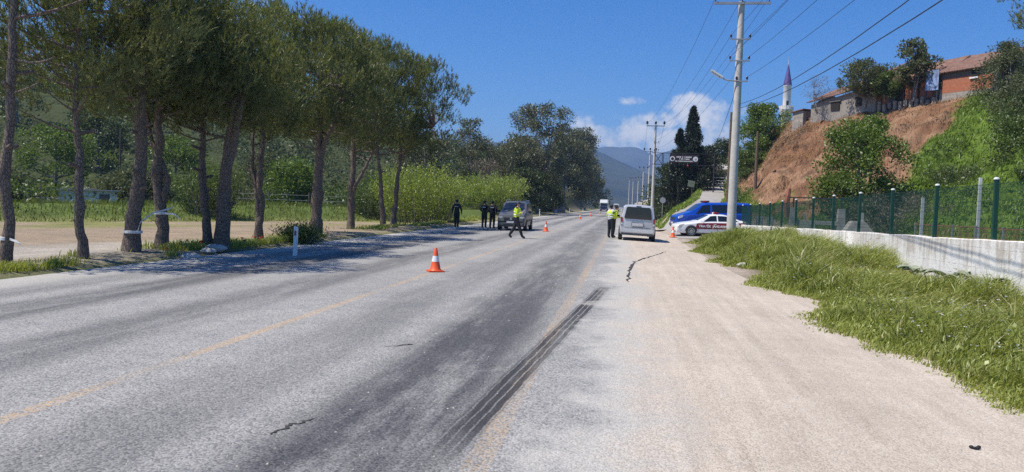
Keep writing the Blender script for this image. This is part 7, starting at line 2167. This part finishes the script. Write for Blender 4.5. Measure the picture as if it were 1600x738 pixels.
def litter():
    rg = np.random.RandomState(6)
    o = empty('black_rag', (RAGX, RAGY, -0.060), 0.3, 'scrap of black rag lying on the gravel at the lower right', 'litter')
    mb = MB()
    for k in range(5):
        mb.ball((rg.normal(0, 0.03), rg.normal(0, 0.02), 0.008), 0.03, 7, 5, (1.0, rg.uniform(0.5, 0.9), rg.uniform(0.4, 0.7)))
    mb.build('rag', M['lens_black'], o, smooth=60); o.scale = (0.65, 0.65, 0.6)
    # crumbs of stone on the shoulder
    n = 5200
    y = 4.3 + 30 * rg.uniform(0, 1, n) ** 2.2; x = np.where(rg.rand(n) < 0.85, rg.uniform(0.2, 3.9, n), rg.uniform(-4, 0.5, n))
    r = 0.003 + 0.007 * rg.uniform(0, 1, n) ** 3 * (1 + y / 10)
    a = rg.uniform(0, 2 * PI, n)
    z = verge_drop(x) + 0.004
    base = np.array([(1, 0, 0), (-0.5, 0.87, 0), (-0.5, -0.87, 0), (0.3, 0.1, 0.8)])
    base = np.stack([base] * n, 0) * rg.uniform(0.6, 1.3, (n, 4, 1)); ca, sa = np.cos(a)[:, None], np.sin(a)[:, None]
    bx = base[..., 0] * ca - base[..., 1] * sa; by = base[..., 0] * sa + base[..., 1] * ca
    V = np.stack([x[:, None] + bx * r[:, None], y[:, None] + by * r[:, None], z[:, None] + base[..., 2] * r[:, None]], -1).reshape(-1, 3)
    i = (np.arange(n) * 4)[:, None]
    F = np.concatenate([i + np.array([0, 1, 3]), i + np.array([1, 2, 3]), i + np.array([2, 0, 3])], 0)
    tag(link('loose_gravel', arr_mesh('loose_gravel', V, F, M['stone'])), 'loose crumbs of gravel scattered on the shoulder', 'gravel', kind='stuff')
    # pale stones along the left kerbless edge and in the grass
    spots = [(-11.3, 20.2, 0.26, 'flat pale stone at the foot of the close pine pair'), (-11.2, 19.6, 0.20, 'smaller pale stone just left of the flat one by the pine pair'), (-10.95, 18.3, 0.22, 'pale slab of stone at the road edge in front of the fork-stemmed pine'),
             (3.75, 24.5, 0.17, 'pale rock in the grass edge on the right'), (4.9, 23.0, 0.13, 'small pale rock deeper in the right-hand grass')]
    for (x, y, s, lab) in spots:
        mb = MB(); mb.ball((0, 0, 0), s, 9, 6, (1.25, 0.9, 0.5)); mb.v = [tuple(np.array(v) * (1 + rg.uniform(-0.14, 0.14))) for v in mb.v]
        st = mb.build('stone', M['stone'], None, smooth=50, loc=(x, y, float(height(np.array([x]), np.array([y]))[0]) + s * 0.3)); tag(st, lab, 'stone')


litter()


# wire fence line across the field
def field_fence():
    o = empty('field_fence', (-60, 52, 0.1), 0, 'thin post and wire fence beyond the field on the left', 'fence')
    a = np.array([-66.0, 50.0]); b = np.array([-21.0, 78.0])
    pm = MB(); pm.box((0, 0, 0.8), (0.09, 0.09, 2.2)); pme = pm.mesh('post', M['old_wood'])
    n = 15; pts = []
    for i in range(n):
        p = a + (b - a) * i / (n - 1); z = float(height(np.array([p[0]]), np.array([p[1]]))[0])
        link('post', pme, o, (p[0] + 60, p[1] - 52, z - 0.1)); pts.append((p[0] + 60, p[1] - 52, z))
    for h in (0.5, 1.0, 1.5):
        mb = MB(); mb.tube([(q[0], q[1], q[2] + h) for q in pts], 0.012, 4); mb.build('strand', M['steel'], o)


field_fence()


# ------------------------------------------------------------------ air: thin haze over the whole valley
def haze():
    m, nt, out = new_mat('valley_haze')
    v = N(nt, 'ShaderNodeVolumePrincipled')
    v.inputs['Color'].default_value = (0.44, 0.66, 1.0, 1)
    v.inputs['Density'].default_value = HAZE_DENSITY
    v.inputs['Anisotropy'].default_value = 0.1
    nt.links.new(v.outputs[0], out.inputs['Volume'])
    mb = MB(); mb.box((0, 2500, 194), (10800, 5600, 400))
    o = mb.build('haze', m)
    tag(o, 'thin blue haze filling the valley air', 'haze', kind='stuff')


HAZE_DENSITY = 0.00024
haze()
